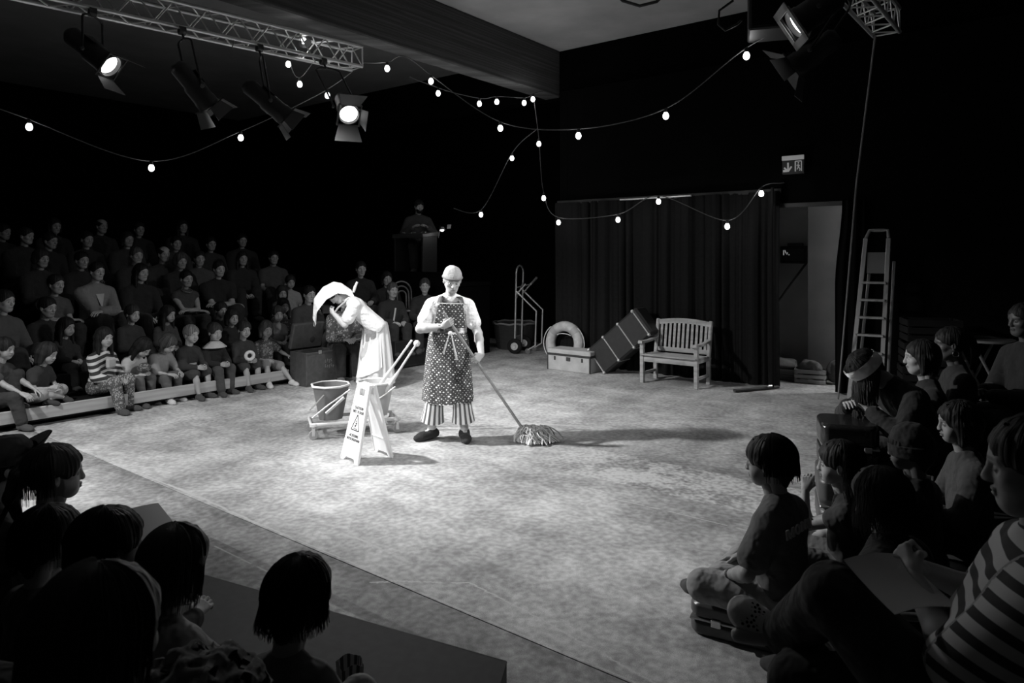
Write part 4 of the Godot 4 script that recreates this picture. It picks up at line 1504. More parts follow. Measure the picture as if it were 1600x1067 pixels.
func back_room() -> void:
	var wood := grained(0.3, M.wood, Vector3.ONE * 2.5, 0.8)
	var o := thing("wooden_crate", "pale slatted crate with crumpled things in it, inside the doorway on the right", "crate", R(-2.72, 0, 10.35), TURN + 0.2)
	crate_shape(o, 0.4, 0.2, 0.28, 3, wood)
	lump("cloth_bundle", "crumpled bundle of cloth lying in the pale crate inside the doorway", "cloth", R(-2.72, 0.2, 10.35), Vector3(0.16, 0.13, 0.11), 0.12, 9)
	var c := thing("wooden_crate", "long low dark crate on the store room floor, on the left in the doorway", "crate", R(-3.2, 0, 10.45), TURN)
	crate_shape(c, 0.62, 0.17, 0.4, 2, grained(0.14, M.wood, Vector3.ONE * 2.5, 0.8))
	lump("sack", "rounded grey sack resting on the long low crate inside the doorway", "sack", R(-3.2, 0.2, 10.45), Vector3(0.27, 0.11, 0.16), 0.16, 4)
	lump("sack", "dark upright sack on the floor right of the pale crate inside the doorway", "sack", R(-2.42, 0.17, 10.42), Vector3(0.11, 0.17, 0.11), 0.04, 7)
	var e := thing("fuse_box", "black wall box with small bright marks on the pale store room wall", "fuse box", R(-3.07, 1.8, 10.86), TURN)
	part("case", Shape.new().box(Vector3(0.42, 0.26, 0.1), Vector3.ZERO, Basis(), 0.012), mat(0.012, 0.5), e)
	part("cover", Shape.new().box(Vector3(0.34, 0.18, 0.012), Vector3(-0.02, 0.0, 0.062), Basis(), 0.004), mat(0.022, 0.4), e)
	part("cable_duct", Shape.new().box(Vector3(0.22, 0.05, 0.06), Vector3(0, 0.15, 0.0), Basis(), 0.006), mat(0.03, 0.5), e)
	for k in 4:
		part("marker", Shape.new().box(Vector3(0.012, [0.075, 0.05, 0.035, 0.02][k], 0.004), Vector3(-0.15 + k * 0.026, [0.03, 0.045, 0.02, 0.0][k], 0.07), Basis(Vector3.BACK, [0.0, 0.35, -0.3, 0.0][k]), 0.001), glow_mat(0.2, 0.8), e)
	solo("broom_stick", Shape.new().tube([R(-3.52, 0.7, 10.55), R(-2.9, 1.68, 10.82)], 0.016, 8), mat(0.02, 0.6), "dark stick leaning diagonally against the pale store room wall", "stick")


func lump(called: String, label: String, cat: String, at: Vector3, r: Vector3, l: float, sd: int) -> void:
	var f := Field.new(-r * 1.3, r * 1.3, 0.014)
	f.blob(Vector3.ZERO, r * Vector3(1, 0.9, 1), 0.03)
	var rng := RandomNumberGenerator.new()
	rng.seed = sd
	for k in 6:
		f.blob(Vector3(rng.randf_range(-0.6, 0.6), rng.randf_range(0.0, 0.6), rng.randf_range(-0.6, 0.6)) * r, r * rng.randf_range(0.3, 0.45), 0.03)
	f.plane(Vector3(0, -r.y * 0.88, 0), Vector3.DOWN)
	var o := thing(called, label, cat, at, TURN)
	part("folds", f.net(Shape.new()), cloth(l), o)


func ladder() -> void:
	var o := thing("step_ladder", "tall aluminium step ladder folded and leaning against the wall right of the doorway", "ladder", Vector3(4.2, 0, -8.32), 0.0)
	var w := Vector3(0.83, 0, 0.55)          # across the treads
	var lean := Vector3(0.27, 2.0, -0.22)    # from the floor to the top
	var alu := mat(0.45, 0.4, 0.8)
	var back := Vector3(0.11, 0, -0.05)
	for s in [-1, 1]:
		part("stile", Shape.new().bar(w * s * 0.17, lean + w * s * 0.125, 0.026, 0.05, w), alu, o)
		part("rear_stile", Shape.new().bar(back + w * s * 0.165, back + lean * 0.86 + w * s * 0.13, 0.02, 0.035, w), alu, o)
	for k in 7:
		var t := 0.1 + k * 0.105
		var hw := lerpf(0.17, 0.125, t)
		part("tread", Shape.new().bar(lean * t - w * hw, lean * t + w * hw, 0.085, 0.028, Vector3.UP), alu, o)
	part("platform", Shape.new().box(Vector3(0.24, 0.26, 0.02), lean * 0.86 + Vector3(0.03, -0.02, 0), Basis(w.cross(Vector3.UP).cross(Vector3.UP) * -1.0, lean.normalized(), w.cross(Vector3.UP)).orthonormalized(), 0.004), mat(0.12, 0.6), o)
	var hp := [lean - w * 0.125]
	for k in 5:
		hp.append(lean - w * lerpf(0.125, -0.125, (k + 0.5) / 5.0) + Vector3(0.03, 0.1, -0.02))
	hp.append(lean + w * 0.125)
	part("guard_rail", Shape.new().tube(hp, 0.02, 10), mat(0.2, 0.5), o)
	# the rope from the right truss to the floor
	solo("rope", Shape.new().tube([Vector3(3.78, 4.08, -7.26), Vector3(3.9, 2.6, -7.9), Vector3(4.0, 1.2, -8.35), Vector3(4.02, 0.02, -8.6)], 0.011, 6), mat(0.16, 0.8), "long thin rope hanging from the right truss beside the ladder", "rope")
	var box_m := grained(0.016, M.wood, Vector3.ONE * 2.0, 0.8)
	for k in 4:
		var c := thing("wooden_crate", "dark slatted crate right of the ladder, %s of the stack of four" % ["lowest", "second from the bottom", "third from the bottom", "topmost"][k], "crate", Vector3(4.74 + 0.02 * k, 0.27 * k, -8.0), TURN + 0.25 + 0.04 * k, "crates stacked right of the ladder")
		crate_shape(c, 0.55, 0.262, 0.38, 3, box_m)
	var t := thing("folding_table", "small round folding table with crossed legs at the right edge behind the crates", "table", Vector3(5.3, 0, -7.85))
	part("tabletop", Shape.new().lathe([Vector2(0.0, 0.835), Vector2(0.3, 0.835), Vector2(0.308, 0.845), Vector2(0.3, 0.858), Vector2(0.0, 0.858)], 36, Transform3D(), false), mat(0.06, 0.6), t)
	part("rim", Shape.new().lathe([Vector2(0.3, 0.83), Vector2(0.312, 0.835), Vector2(0.312, 0.855), Vector2(0.3, 0.86)], 36), mat(0.16, 0.5), t)
	for z in [-0.16, 0.16]:
		part("leg", Shape.new().bar(Vector3(-0.22, 0.835, z), Vector3(0.22, 0.0, z), 0.022, 0.03, Vector3.BACK), mat(0.15, 0.6), t)
		part("leg", Shape.new().bar(Vector3(0.22, 0.835, z * 0.8), Vector3(-0.22, 0.0, z * 0.8), 0.022, 0.03, Vector3.BACK), mat(0.15, 0.6), t)


func suitcase(label: String, at: Vector3, turn: float, size: Vector3, l: float, rough := 0.35, standing := false) -> Node3D:
	var o := thing("suitcase", label, "suitcase", at, turn)
	var m := grained(l, M.cloud, Vector3.ONE * 2.0, rough)
	var r := 0.05
	var e := size / 2.0
	for s in [-1, 1]:
		var outline := PackedVector2Array()
		var rr := minf(0.07, e.z * 0.4)
		for k in 20:
			var a := TAU * k / 20.0
			outline.append(Vector2(cos(a) * rr + signf(cos(a)) * (e.x - rr), sin(a) * rr + signf(sin(a)) * (e.z - rr)))
		var f := Field.new(-e, e, maxf(0.012, size.length() / 70.0))
		part("shell", _shell(outline, e.y * 0.5 - 0.006, s * (e.y * 0.5 + 0.003) + e.y), m, o)
	var band := Shape.new()
	band.box(Vector3(size.x - 0.012, 0.012, size.z - 0.012), Vector3(0, e.y, 0), Basis(), 0.003)
	part("trim", band, mat(0.45, 0.3, 0.85), o)
	for x in [-0.28, 0.28]:
		part("latch", Shape.new().box(Vector3(0.045, 0.035, 0.012), Vector3(x * size.x, e.y, e.z + 0.002), Basis(), 0.003), mat(0.6, 0.25, 0.9), o)
	part("handle", Shape.new().tube([Vector3(-0.07, e.y - 0.02, e.z), Vector3(-0.06, e.y - 0.02, e.z + 0.03), Vector3(0.06, e.y - 0.02, e.z + 0.03), Vector3(0.07, e.y - 0.02, e.z)], 0.009, 8), mat(0.02, 0.5), o)
	return o


func _shell(outline: PackedVector2Array, half: float, y: float) -> Shape:  # a rounded half shell of a case
	var s := Shape.new()
	var n := outline.size()
	var rings := [[0.93, -1.0], [0.985, -0.82], [1.0, -0.5], [1.0, 0.5], [0.985, 0.82], [0.93, 1.0]]
	var start := s.v.size()
	for r in rings:
		for k in n + 1:
			var p := outline[k % n]
			var q := outline[(k + 1) % n] - outline[(k - 1 + n) % n]
			var nn := Vector3(q.y, 0, -q.x).normalized()
			if nn.dot(Vector3(p.x, 0, p.y)) < 0.0:
				nn = -nn
			s.put(Vector3(p.x * r[0], y + r[1] * half, p.y * r[0]), (nn + Vector3(0, r[1] * (1.2 if absf(r[1]) > 0.7 else 0.1), 0)).normalized())
	for r in rings.size() - 1:
		for k in n:
			var a := start + r * (n + 1) + k
			s.tri(a, a + 1, a + n + 1)
			s.tri(a + 1, a + n + 2, a + n + 1)
	for e in [0, rings.size() - 1]:
		var pts := []
		for k in n:
			pts.append(s.v[start + e * (n + 1) + k])
		s.face(pts, Vector3(0, -1 if e == 0 else 1, 0))
	return s


func left_cases() -> void:
	# the open trunk with faded lettering beside the front row
	var a := Vector3(-2.93, 0, -9.39)
	var dx := (Vector3(-2.6, 0, -9.82) - a).normalized()
	var turn := atan2(-dx.z, dx.x)
	var o := thing("open_trunk", "worn brown trunk with faded lettering and its lid raised beside the front row", "trunk", a + dx * 0.42 + Vector3(-0.1, 0, -0.08), turn)
	var m := grained(0.075, M.cloud, Vector3.ONE * 2.2, 0.6)
	var bx := Shape.new()
	bx.box(Vector3(0.54, 0.46, 0.018), Vector3(0, 0.23, 0.18), Basis(), 0.005)
	bx.box(Vector3(0.54, 0.46, 0.018), Vector3(0, 0.23, -0.18), Basis(), 0.005)
	bx.box(Vector3(0.018, 0.46, 0.37), Vector3(0.265, 0.23, 0), Basis(), 0.005)
	bx.box(Vector3(0.018, 0.46, 0.37), Vector3(-0.265, 0.23, 0), Basis(), 0.005)
	bx.box(Vector3(0.54, 0.018, 0.37), Vector3(0, 0.02, 0), Basis(), 0.005)
	var body := part("body", bx, m, o)
	var lid := Basis(Vector3.RIGHT, deg_to_rad(-75))
	var ls := Shape.new().box(Vector3(0.52, 0.07, 0.37), Vector3(-0.0, 0.47, -0.2) + lid * Vector3(0, 0.03, 0.19), lid, 0.012)
	part("lid", ls, grained(0.1, M.cloud, Vector3.ONE * 2.2, 0.6), o)
	for y in [0.44, 0.02]:
		part("edging", Shape.new().box(Vector3(0.55, 0.03, 0.012), Vector3(0, y, 0.186), Basis(), 0.003), mat(0.05, 0.5), o)
	part("latch", Shape.new().box(Vector3(0.05, 0.05, 0.015), Vector3(-0.05, 0.455, 0.19), Basis(), 0.003), mat(0.5, 0.3, 0.8), o)
	var worn := Shape.new()   # two worn lines of paint, no longer readable
	for row in 2:
		for k in 5 - (1 - row):
			var x := 0.035 + k * 0.034
			var y: float = [0.3, 0.225][row] + 0.012 * sin(k * 2.3 + row)
			worn.bar(Vector3(x, y, 0.19), Vector3(x + 0.004, y + 0.042, 0.19), 0.007, 0.002, Vector3.BACK, 0.0005)
			worn.bar(Vector3(x, y + 0.02 * (k % 3), 0.19), Vector3(x + 0.022, y + 0.02 * (k % 3) + 0.006, 0.19), 0.007, 0.002, Vector3.BACK, 0.0005)
	part("faded_lettering", worn, mat(0.2, 0.9), body)
	# two dark cases in front of the seats behind the performers
	var f := thing("flight_case", "long dark flight case with metal edges in front of the seats behind the performers", "case", Vector3(-1.72, 0, -11.35), turn)
	part("body", Shape.new().box(Vector3(0.86, 0.42, 0.4), Vector3(0, 0.23, 0), Basis(), 0.008), mat(0.012, 0.5), f)
	for y in [0.03, 0.43]:
		part("edge_strip", Shape.new().box(Vector3(0.868, 0.02, 0.01), Vector3(0, y, 0.2), Basis(), 0.002), mat(0.06, 0.4, 0.7), f)
	part("catch", Shape.new().box(Vector3(0.06, 0.06, 0.012), Vector3(0.18, 0.26, 0.203), Basis(Vector3.BACK, 0.78), 0.003), mat(0.3, 0.4, 0.8), f)
	var g := thing("flight_case", "low dark case on the floor behind the bent performer's skirt", "case", Vector3(-2.33, 0, -10.55), turn)
	part("body", Shape.new().box(Vector3(0.6, 0.36, 0.36), Vector3(0, 0.18, 0), Basis(), 0.008), mat(0.012, 0.5), g)
	part("edge_strip", Shape.new().box(Vector3(0.608, 0.02, 0.01), Vector3(0, 0.34, 0.18), Basis(), 0.002), mat(0.05, 0.4, 0.7), g)


func bentwood_chair() -> void:
	var o := thing("bentwood_chair", "bentwood chair with nested hoops in its back, empty between two spectators", "chair", Vector3(-1.78, 0.42, -11.75), 0.6)
	var wood := grained(0.2, M.wood, Vector3.ONE * 3.0, 0.45)
	part("seat", Shape.new().lathe([Vector2(0.0, 0.43), Vector2(0.19, 0.43), Vector2(0.2, 0.445), Vector2(0.19, 0.46), Vector2(0.0, 0.452)], 28), wood, o)
	for k in 3:
		var r: float = [0.185, 0.135, 0.085][k]
		var top: float = [0.74, 0.71, 0.68][k]
		var pts := [Vector3(-r * 0.95, 0.45, -0.16)]
		for j in 13:
			var a := PI - PI * j / 12.0
			pts.append(Vector3(cos(a) * r, top + sin(a) * r, -0.17 - 0.06 * (top - 0.45 + sin(a) * r)))
		pts.append(Vector3(r * 0.95, 0.45, -0.16))
		part("hoop", Shape.new().tube(pts, 0.0135, 8), wood, o)
	for s in [-1, 1]:
		part("leg", Shape.new().tube([Vector3(s * 0.14, 0.44, 0.12), Vector3(s * 0.19, 0.0, 0.19)], [0.017, 0.012], 8), wood, o)
		part("leg", Shape.new().tube([Vector3(s * 0.14, 0.44, -0.14), Vector3(s * 0.18, 0.0, -0.22)], [0.017, 0.012], 8), wood, o)
	var ring := []
	for k in 20:
		ring.append(Vector3(cos(TAU * k / 20) * 0.16, 0.22, sin(TAU * k / 20) * 0.16 - 0.01))
	part("ring", Shape.new().tube(ring, 0.01, 6, true), wood, o)


func control_booth() -> void:
	var o := thing("control_booth", "tall black box booth in the far corner carrying the mixing desk", "booth", R(-9.0, 0, 9.35), TURN)
	part("front", Shape.new().box(Vector3(2.0, 1.5, 0.06), Vector3(-0.2, 0.75, 0.55), Basis(), 0.006), mat(0.005, 0.8), o)
	part("deck", Shape.new().box(Vector3(2.0, 0.06, 1.1), Vector3(-0.2, 1.27, 0.0), Basis(), 0.006), mat(0.006, 0.8), o)
	part("side", Shape.new().box(Vector3(0.06, 1.24, 1.1), Vector3(-1.15, 0.62, 0), Basis(), 0.006), mat(0.005, 0.8), o)
	part("side", Shape.new().box(Vector3(0.06, 1.24, 1.1), Vector3(0.75, 0.62, 0), Basis(), 0.006), mat(0.005, 0.8), o)
	var d := thing("mixing_desk", "mixing desk in front of the seated technician in the dark booth", "mixing desk", R(-9.25, 1.92, 9.0), TURN)
	part("console", Shape.new().box(Vector3(0.8, 0.07, 0.42), Vector3(0, 0.24, 0), Basis(Vector3.RIGHT, 0.12), 0.01), mat(0.05, 0.4), d)
	for s in [-1, 1]:
		part("leg", Shape.new().box(Vector3(0.04, 0.84, 0.36), Vector3(s * 0.36, -0.2, 0), Basis(), 0.004), mat(0.02, 0.5), d)
	for k in 8:
		part("fader", Shape.new().box(Vector3(0.02, 0.015, 0.03), Vector3(-0.32 + k * 0.09, 0.285, 0.05 * sin(k * 2.0)), Basis(Vector3.RIGHT, 0.12), 0.003), mat(0.3, 0.4), d)
	var l := thing("desk_lamp", "small bright desk lamp at the right end of the mixing desk", "lamp", R(-8.66, 2.2, 9.1), TURN)
	part("stem", Shape.new().tube([Vector3(-0.1, -0.1, 0), Vector3(-0.06, 0.12, 0), Vector3(0.0, 0.1, 0.02)], 0.007, 6), mat(0.05, 0.4), l)
	part("shade", Shape.new().lathe([Vector2(0.025, 0.1), Vector2(0.055, 0.045), Vector2(0.05, 0.045), Vector2(0.02, 0.095)], 16), mat(0.3, 0.4), l)
	part("bulb", Shape.new().lathe(arc_profile(0.035, 10, 0.8), 14, Transform3D(Basis(), Vector3(0, 0.045, 0.01))), glow_mat(5.0), l)
	omni(l, Vector3(0, 0.02, 0.01), 0.03, 0.03)
	solo("paper_note", Shape.new().box(Vector3(0.09, 0.075, 0.003), Vector3.ZERO, Basis(Vector3.RIGHT, -0.2), 0.001), mat(0.6, 0.8), "small pale note standing beside the desk lamp in the booth", "note", R(-8.5, 2.3, 9.1), TURN)


# ---------------------------------------------------------------- the cast
func arms_of(kind: String, S: float, hip: float, s: Dictionary) -> void:
	match kind:
		"lap":
			s.hl = Vector3(0.06 * S, hip + 0.07 * S, 0.21 * S)
			s.hr = Vector3(-0.06 * S, hip + 0.07 * S, 0.21 * S)
		"hold":
			s.hl = Vector3(0.055 * S, hip + 0.1 * S, 0.24 * S)
			s.hr = Vector3(-0.055 * S, hip + 0.1 * S, 0.24 * S)
			s.pl = Vector3(-1, -0.2, 0.1)
			s.pr = Vector3(1, -0.2, 0.1)
		"knee":
			s.hl = Vector3(0.075 * S, hip + 0.08 * S, 0.3 * S)
			s.hr = Vector3(-0.075 * S, hip + 0.08 * S, 0.3 * S)
		"fold":
			s.hl = Vector3(-0.06 * S, hip + 0.13 * S, 0.17 * S)
			s.hr = Vector3(0.06 * S, hip + 0.12 * S, 0.18 * S)
			s.el = Vector3(1, -0.4, -0.1)
			s.er = Vector3(-1, -0.4, -0.1)
		"out":
			s.hl = Vector3(0.24 * S, hip + 0.1 * S, 0.2 * S)
			s.hr = Vector3(-0.06 * S, hip + 0.08 * S, 0.2 * S)


func crowd() -> void:
	# where the feet stand (x, y, z), stature, child, hip height, turn, lean, head pitch and yaw, hair, its tone, top, sleeve, trousers, their length, arms, label, row
	var rows := [
		[-5.38, 0.00, -7.26, 1.24, 1, 0.28, 1.50, 10, 5, 0, "short", 0.03, 0.05, 0.5, 0.03, 1.9, "knee", "child with one knee drawn up at the left end of the front row", 1],
		[-5.18, 0.00, -7.57, 1.05, 1, 0.27, 1.43, 16, 14, 5, "bob", 0.04, 0.03, 0.5, 0.3, 0.9, "hold", "child in a dark T-shirt sitting cross-legged on the edge of the front row riser", 1],
		[-4.75, 0.00, -8.05, 1.27, 1, 0.29, 1.30, 6, 2, -10, "long", 0.025, 0.1, 1.9, 0.12, 1.9, "lap", "girl in a striped sweater and spotted leggings in the front row, dangling her sandals", 1],
		[-4.62, 0.00, -8.39, 1.10, 1, 0.27, 1.22, 24, 38, 0, "long", 0.02, 0.45, 0.5, 0.1, 1.9, "hold", "front row child in a pale T-shirt bent forward, long dark hair hanging", 1],
		[-4.40, 0.00, -8.63, 1.09, 1, 0.27, 1.14, 20, 34, 0, "bob", 0.1, 0.22, 0.9, 0.09, 1.9, "knee", "child in jeans and light trainers looking down, hand on the knee, in the front row", 1],
		[-4.13, 0.00, -8.87, 1.14, 1, 0.28, 1.06, 8, 3, 0, "crop", 0.3, 0.025, 1.9, 0.04, 0.9, "hold", "blond boy in a dark sweater with a light print on the chest, bare shins", 1],
		[-3.93, 0.00, -9.13, 1.14, 1, 0.28, 0.98, 8, 4, -5, "short", 0.06, 0.012, 1.9, 0.05, 1.9, "hold", "child in a black top with a broad white collar in the front row", 1],
		[-3.68, 0.00, -9.47, 1.14, 1, 0.28, 0.88, 10, 3, -5, "short", 0.05, 0.035, 1.9, 0.04, 0.9, "hold", "child in a dark sweater holding a white ring toy in the front row", 1],
		[-3.47, 0.00, -9.74, 1.11, 1, 0.27, 0.79, 10, 6, -5, "bob", 0.12, 0.2, 0.5, 0.2, 0.9, "out", "child in a patterned shirt and white shoes beside the open trunk", 1],
		[-5.42, 0.19, -8.41, 0.98, 1, 0.28, 1.27, 6, 3, 0, "long", 0.02, 0.02, 1.9, 0.02, 1.9, "lap", "long haired child in dark clothes seated behind the cross-legged child", 2],
		[-5.78, 0.19, -8.58, 1.50, 0, 0.32, 1.30, 6, 6, 0, "short", 0.02, 0.015, 1.9, 0.02, 1.9, "lap", "dark haired spectator in black in the second row, below the person with folded arms", 2],
		[-4.97, 0.19, -9.03, 1.25, 1, 0.30, 1.12, 8, 3, 0, "short", 0.05, 0.03, 1.9, 0.02, 1.9, "lap", "child with a bright forehead in the second row, below the man in the grey jacket", 2],
		[-4.71, 0.19, -9.41, 1.15, 1, 0.30, 1.02, 12, 3, 12, "long", 0.03, 0.05, 1.9, 0.02, 1.9, "lap", "child in dark clothes in the second row, below the woman in the dark vest", 2],
		[-4.20, 0.19, -9.99, 1.16, 1, 0.30, 0.86, 6, 3, 0, "short", 0.03, 0.015, 1.9, 0.02, 1.9, "lap", "pale faced child in black, right of and below the woman in the vest", 2],
		[-3.95, 0.19, -9.78, 0.98, 1, 0.28, 0.82, 6, 3, 0, "bob", 0.03, 0.02, 1.9, 0.02, 1.9, "lap", "small child peering between two front row children, right of the pale faced child", 2],
		[-3.48, 0.19, -10.31, 0.98, 1, 0.28, 0.67, 6, 3, -5, "short", 0.08, 0.3, 0.5, 0.05, 1.9, "lap", "child in a light T-shirt close behind the child with white shoes", 2],
		[-3.58, 0.19, -10.83, 1.18, 1, 0.30, 0.65, 10, 3, 0, "long", 0.04, 0.12, 1.9, 0.03, 1.9, "lap", "child in a checked shirt in the second row near its right end", 2],
		[-5.83, 0.19, -7.92, 1.79, 0, 0.34, 1.38, 6, 3, 0, "short", 0.02, 0.07, 1.9, 0.02, 1.9, "lap", "spectator in a patterned top at the far left edge, above the front row", 2],
		[-5.69, 0.40, -9.52, 1.87, 0, 0.40, 1.10, 2, 3, 0, "crop", 0.02, 0.17, 1.9, 0.03, 1.9, "fold", "man in a light grey jacket with folded arms in the third row", 3],
		[-6.02, 0.40, -9.13, 1.50, 0, 0.37, 1.18, 6, 3, 0, "short", 0.03, 0.06, 0.5, 0.02, 1.9, "fold", "spectator with bare folded arms left of the man in the grey jacket", 3],
		[-5.35, 0.40, -9.99, 1.80, 0, 0.40, 0.99, 4, 3, 8, "long", 0.015, 0.012, 1.9, 0.02, 1.9, "lap", "dark haired woman in black right of the man in the grey jacket", 3],
		[-4.92, 0.40, -10.50, 1.54, 0, 0.38, 0.88, 2, 3, 0, "bun", 0.015, 0.05, 0, 0.02, 1.9, "fold", "woman in a dark vest with bare arms and a necklace in the third row", 3],
		[-4.65, 0.40, -10.97, 1.90, 0, 0.40, 0.78, 8, 3, 0, "short", 0.02, 0.012, 0.5, 0.02, 1.9, "fold", "man in a black T-shirt, forearms bare, right of the woman in the vest", 3],
		[-3.81, 0.40, -11.94, 1.32, 1, 0.36, 0.57, 4, 3, 0, "short", 0.04, 0.3, 0.5, 0.03, 1.9, "lap", "child in a white top high on the right side of the seated crowd", 3],
		[-3.76, 0.40, -11.35, 0.98, 1, 0.33, 0.59, 4, 6, 0, "bob", 0.05, 0.05, 1.9, 0.03, 1.9, "lap", "child in grey left of the child in the white top", 3],
		[-6.64, 0.66, -9.79, 1.76, 0, 0.35, 1.12, 4, 3, 0, "curly", 0.05, 0.02, 1.9, 0.02, 1.9, "lap", "spectator with bushy grey hair in the fourth row on the left", 4],
		[-6.32, 0.66, -10.19, 1.69, 0, 0.35, 1.05, 4, 3, 0, "short", 0.02, 0.02, 1.9, 0.02, 1.9, "lap", "dim spectator in dark clothes above the man in the grey jacket, to his left", 4],
		[-5.85, 0.66, -10.81, 1.86, 0, 0.36, 0.93, 4, 3, 0, "short", 0.14, 0.03, 1.9, 0.02, 1.9, "lap", "fair haired spectator above the dark haired woman in black", 4],
		[-5.59, 0.66, -11.15, 1.92, 0, 0.36, 0.87, 4, 3, 0, "bald", 0.03, 0.03, 1.9, 0.02, 1.9, "lap", "bearded looking balding man in the fourth row left of the grey haired spectator", 4],
		[-5.28, 0.66, -11.07, 1.66, 0, 0.34, 0.83, 4, 3, 0, "curly", 0.1, 0.02, 1.9, 0.02, 1.9, "lap", "grey haired spectator directly above the woman in the vest", 4],
		[-5.22, 0.66, -11.61, 1.74, 0, 0.35, 0.78, 4, 3, -8, "short", 0.03, 0.06, 1.9, 0.02, 1.9, "lap", "spectator in a grey top above the man in the black T-shirt, to his left", 4],
		[-4.74, 0.66, -12.22, 1.73, 0, 0.35, 0.66, 4, 3, 0, "long", 0.03, 0.02, 1.9, 0.02, 1.9, "lap", "long haired woman in dark clothes in the fourth row, below the tall standing head", 4],
		[-4.35, 0.66, -12.70, 1.77, 0, 0.35, 0.57, 2, 3, 0, "crop", 0.02, 0.07, 0.5, 0.02, 1.9, "lap", "young man in a grey T-shirt at the right end of the fourth row", 4],
		[-7.30, 0.88, -10.41, 1.92, 0, 0.41, 1.09, 4, 3, 20, "short", 0.03, 0.02, 1.9, 0.02, 1.9, "lap", "spectator with a brightly lit cheek high up on the left", 5],
		[-7.10, 0.88, -10.66, 1.75, 0, 0.40, 1.05, 4, 3, 16, "short", 0.03, 0.02, 1.9, 0.02, 1.9, "lap", "spectator with a faintly lit cheek in the fifth row, right of the brightly lit cheek", 5],
		[-6.78, 0.88, -11.08, 1.82, 0, 0.41, 0.98, 4, 3, 0, "short", 0.02, 0.02, 1.9, 0.02, 1.9, "lap", "dim spectator in the fifth row above the man in the grey jacket", 5],
		[-6.40, 0.88, -11.57, 1.85, 0, 0.41, 0.89, 4, 3, 0, "bob", 0.03, 0.03, 1.9, 0.02, 1.9, "lap", "dim spectator in the fifth row above and left of the fair haired one", 5],
		[-5.90, 0.88, -12.21, 1.72, 0, 0.40, 0.78, 4, 3, 0, "short", 0.02, 0.03, 1.9, 0.02, 1.9, "lap", "dim spectator in the fifth row above the balding man", 5],
		[-5.50, 0.88, -12.71, 1.71, 0, 0.40, 0.70, 4, 3, 0, "short", 0.02, 0.03, 1.9, 0.02, 1.9, "lap", "dim spectator in the fifth row above the spectator in the grey top", 5],
		[-5.11, 0.88, -13.19, 1.90, 0, 0.41, 0.62, 2, 3, 0, "pony", 0.02, 0.02, 1.9, 0.02, 1.9, "lap", "tall spectator whose head rises above the right end of the crowd", 5],
		[-8.02, 1.15, -10.94, 1.50, 0, 0.36, 1.07, 4, 3, 20, "short", 0.03, 0.02, 1.9, 0.02, 1.9, "lap", "spectator at the left edge of the picture in the top row", 6],
		[-7.58, 1.15, -11.52, 1.78, 0, 0.38, 0.99, 4, 3, 0, "bob", 0.03, 0.02, 1.9, 0.02, 1.9, "lap", "very dim spectator in the top row, above the faintly lit cheek", 6],
		[-7.14, 1.15, -12.08, 1.81, 0, 0.39, 0.90, 4, 3, 10, "bald", 0.03, 0.02, 1.9, 0.02, 1.9, "lap", "spectator with a pale face in the middle of the top row", 6],
		[-6.75, 1.15, -12.59, 1.74, 0, 0.38, 0.82, 4, 3, 0, "short", 0.03, 0.02, 1.9, 0.02, 1.9, "lap", "very dim spectator in the top row, right of the pale face", 6],
		[-6.26, 1.15, -13.22, 1.92, 0, 0.39, 0.73, 4, 3, 0, "long", 0.03, 0.02, 1.9, 0.02, 1.9, "lap", "very dim long haired spectator at the right end of the top row", 6],
	]
	for r in rows:
		var S: float = r[3]
		var near: bool = r[18] == 1
		var s := {at = Vector3(r[0], r[1], r[2]), ht = S, child = r[4] == 1, hip = Vector3(0, r[5], 0), turn = r[6], lean = r[7], head = Vector3(r[8], r[9], 0), hair = r[10], hairtone = r[11], top = r[12], sleeve = r[13], bottom = r[14], leg = r[15], label = r[17], q = 1 if near else 0, male = r[10] == "crop" or r[10] == "bald", hh = 0.215 if r[4] == 1 else 0.235, skin = 0.34, group = "seated spectators on the left risers"}
		arms_of(r[16], S, r[5], s)
		s.fl = Vector3(0.075 * S, 0.048 * S, 0.25 * S)
		s.fr = Vector3(-0.07 * S, 0.048 * S, 0.3 * S)
		if r[17].contains("sitting cross-legged"):
			s.fl = Vector3(-0.1 * S, 0.2 + 0.04 * S, 0.24 * S)
			s.fr = Vector3(0.08 * S, 0.2 + 0.04 * S, 0.28 * S)
			s.kl = Vector3(1, 0.4, 0.3)
			s.kr = Vector3(-1, 0.4, 0.3)
			s.shoe = 0.03
		if r[17].contains("light trainers") or r[17].begins_with("child in a patterned shirt"):
			s.shoe = 0.5
		if r[17].begins_with("child in a patterned shirt"):
			s.fl = Vector3(0.2 * S, 0.048 * S, 0.36 * S)
		if r[17].contains("one knee drawn up"):
			s.fl = Vector3(0.06, 0.245, 0.16)
		if r[17].contains("striped sweater"):
			s.topmat = pattern_mat("stripes", 0.9)
			s.topuv = func(p: Vector3) -> Vector2: return Vector2(p.x, p.y * 15.0 + absf(p.x) * 4.0)
			s.botmat = pattern_mat("spots", 0.4)
			s.botuv = func(p: Vector3) -> Vector2: return Vector2((p.x + p.z) * 6.0, p.y * 6.0)
			s.skin = 0.36
		if r[17].begins_with("child in a patterned shirt") or r[17].contains("checked"):
			s.topmat = pattern_mat("spots", 0.34)
			s.topuv = func(p: Vector3) -> Vector2: return Vector2((p.x + p.z) * 5.0, p.y * 5.0)
		var o := person(s)
		var hx: Transform3D = o.get_meta("head_at")
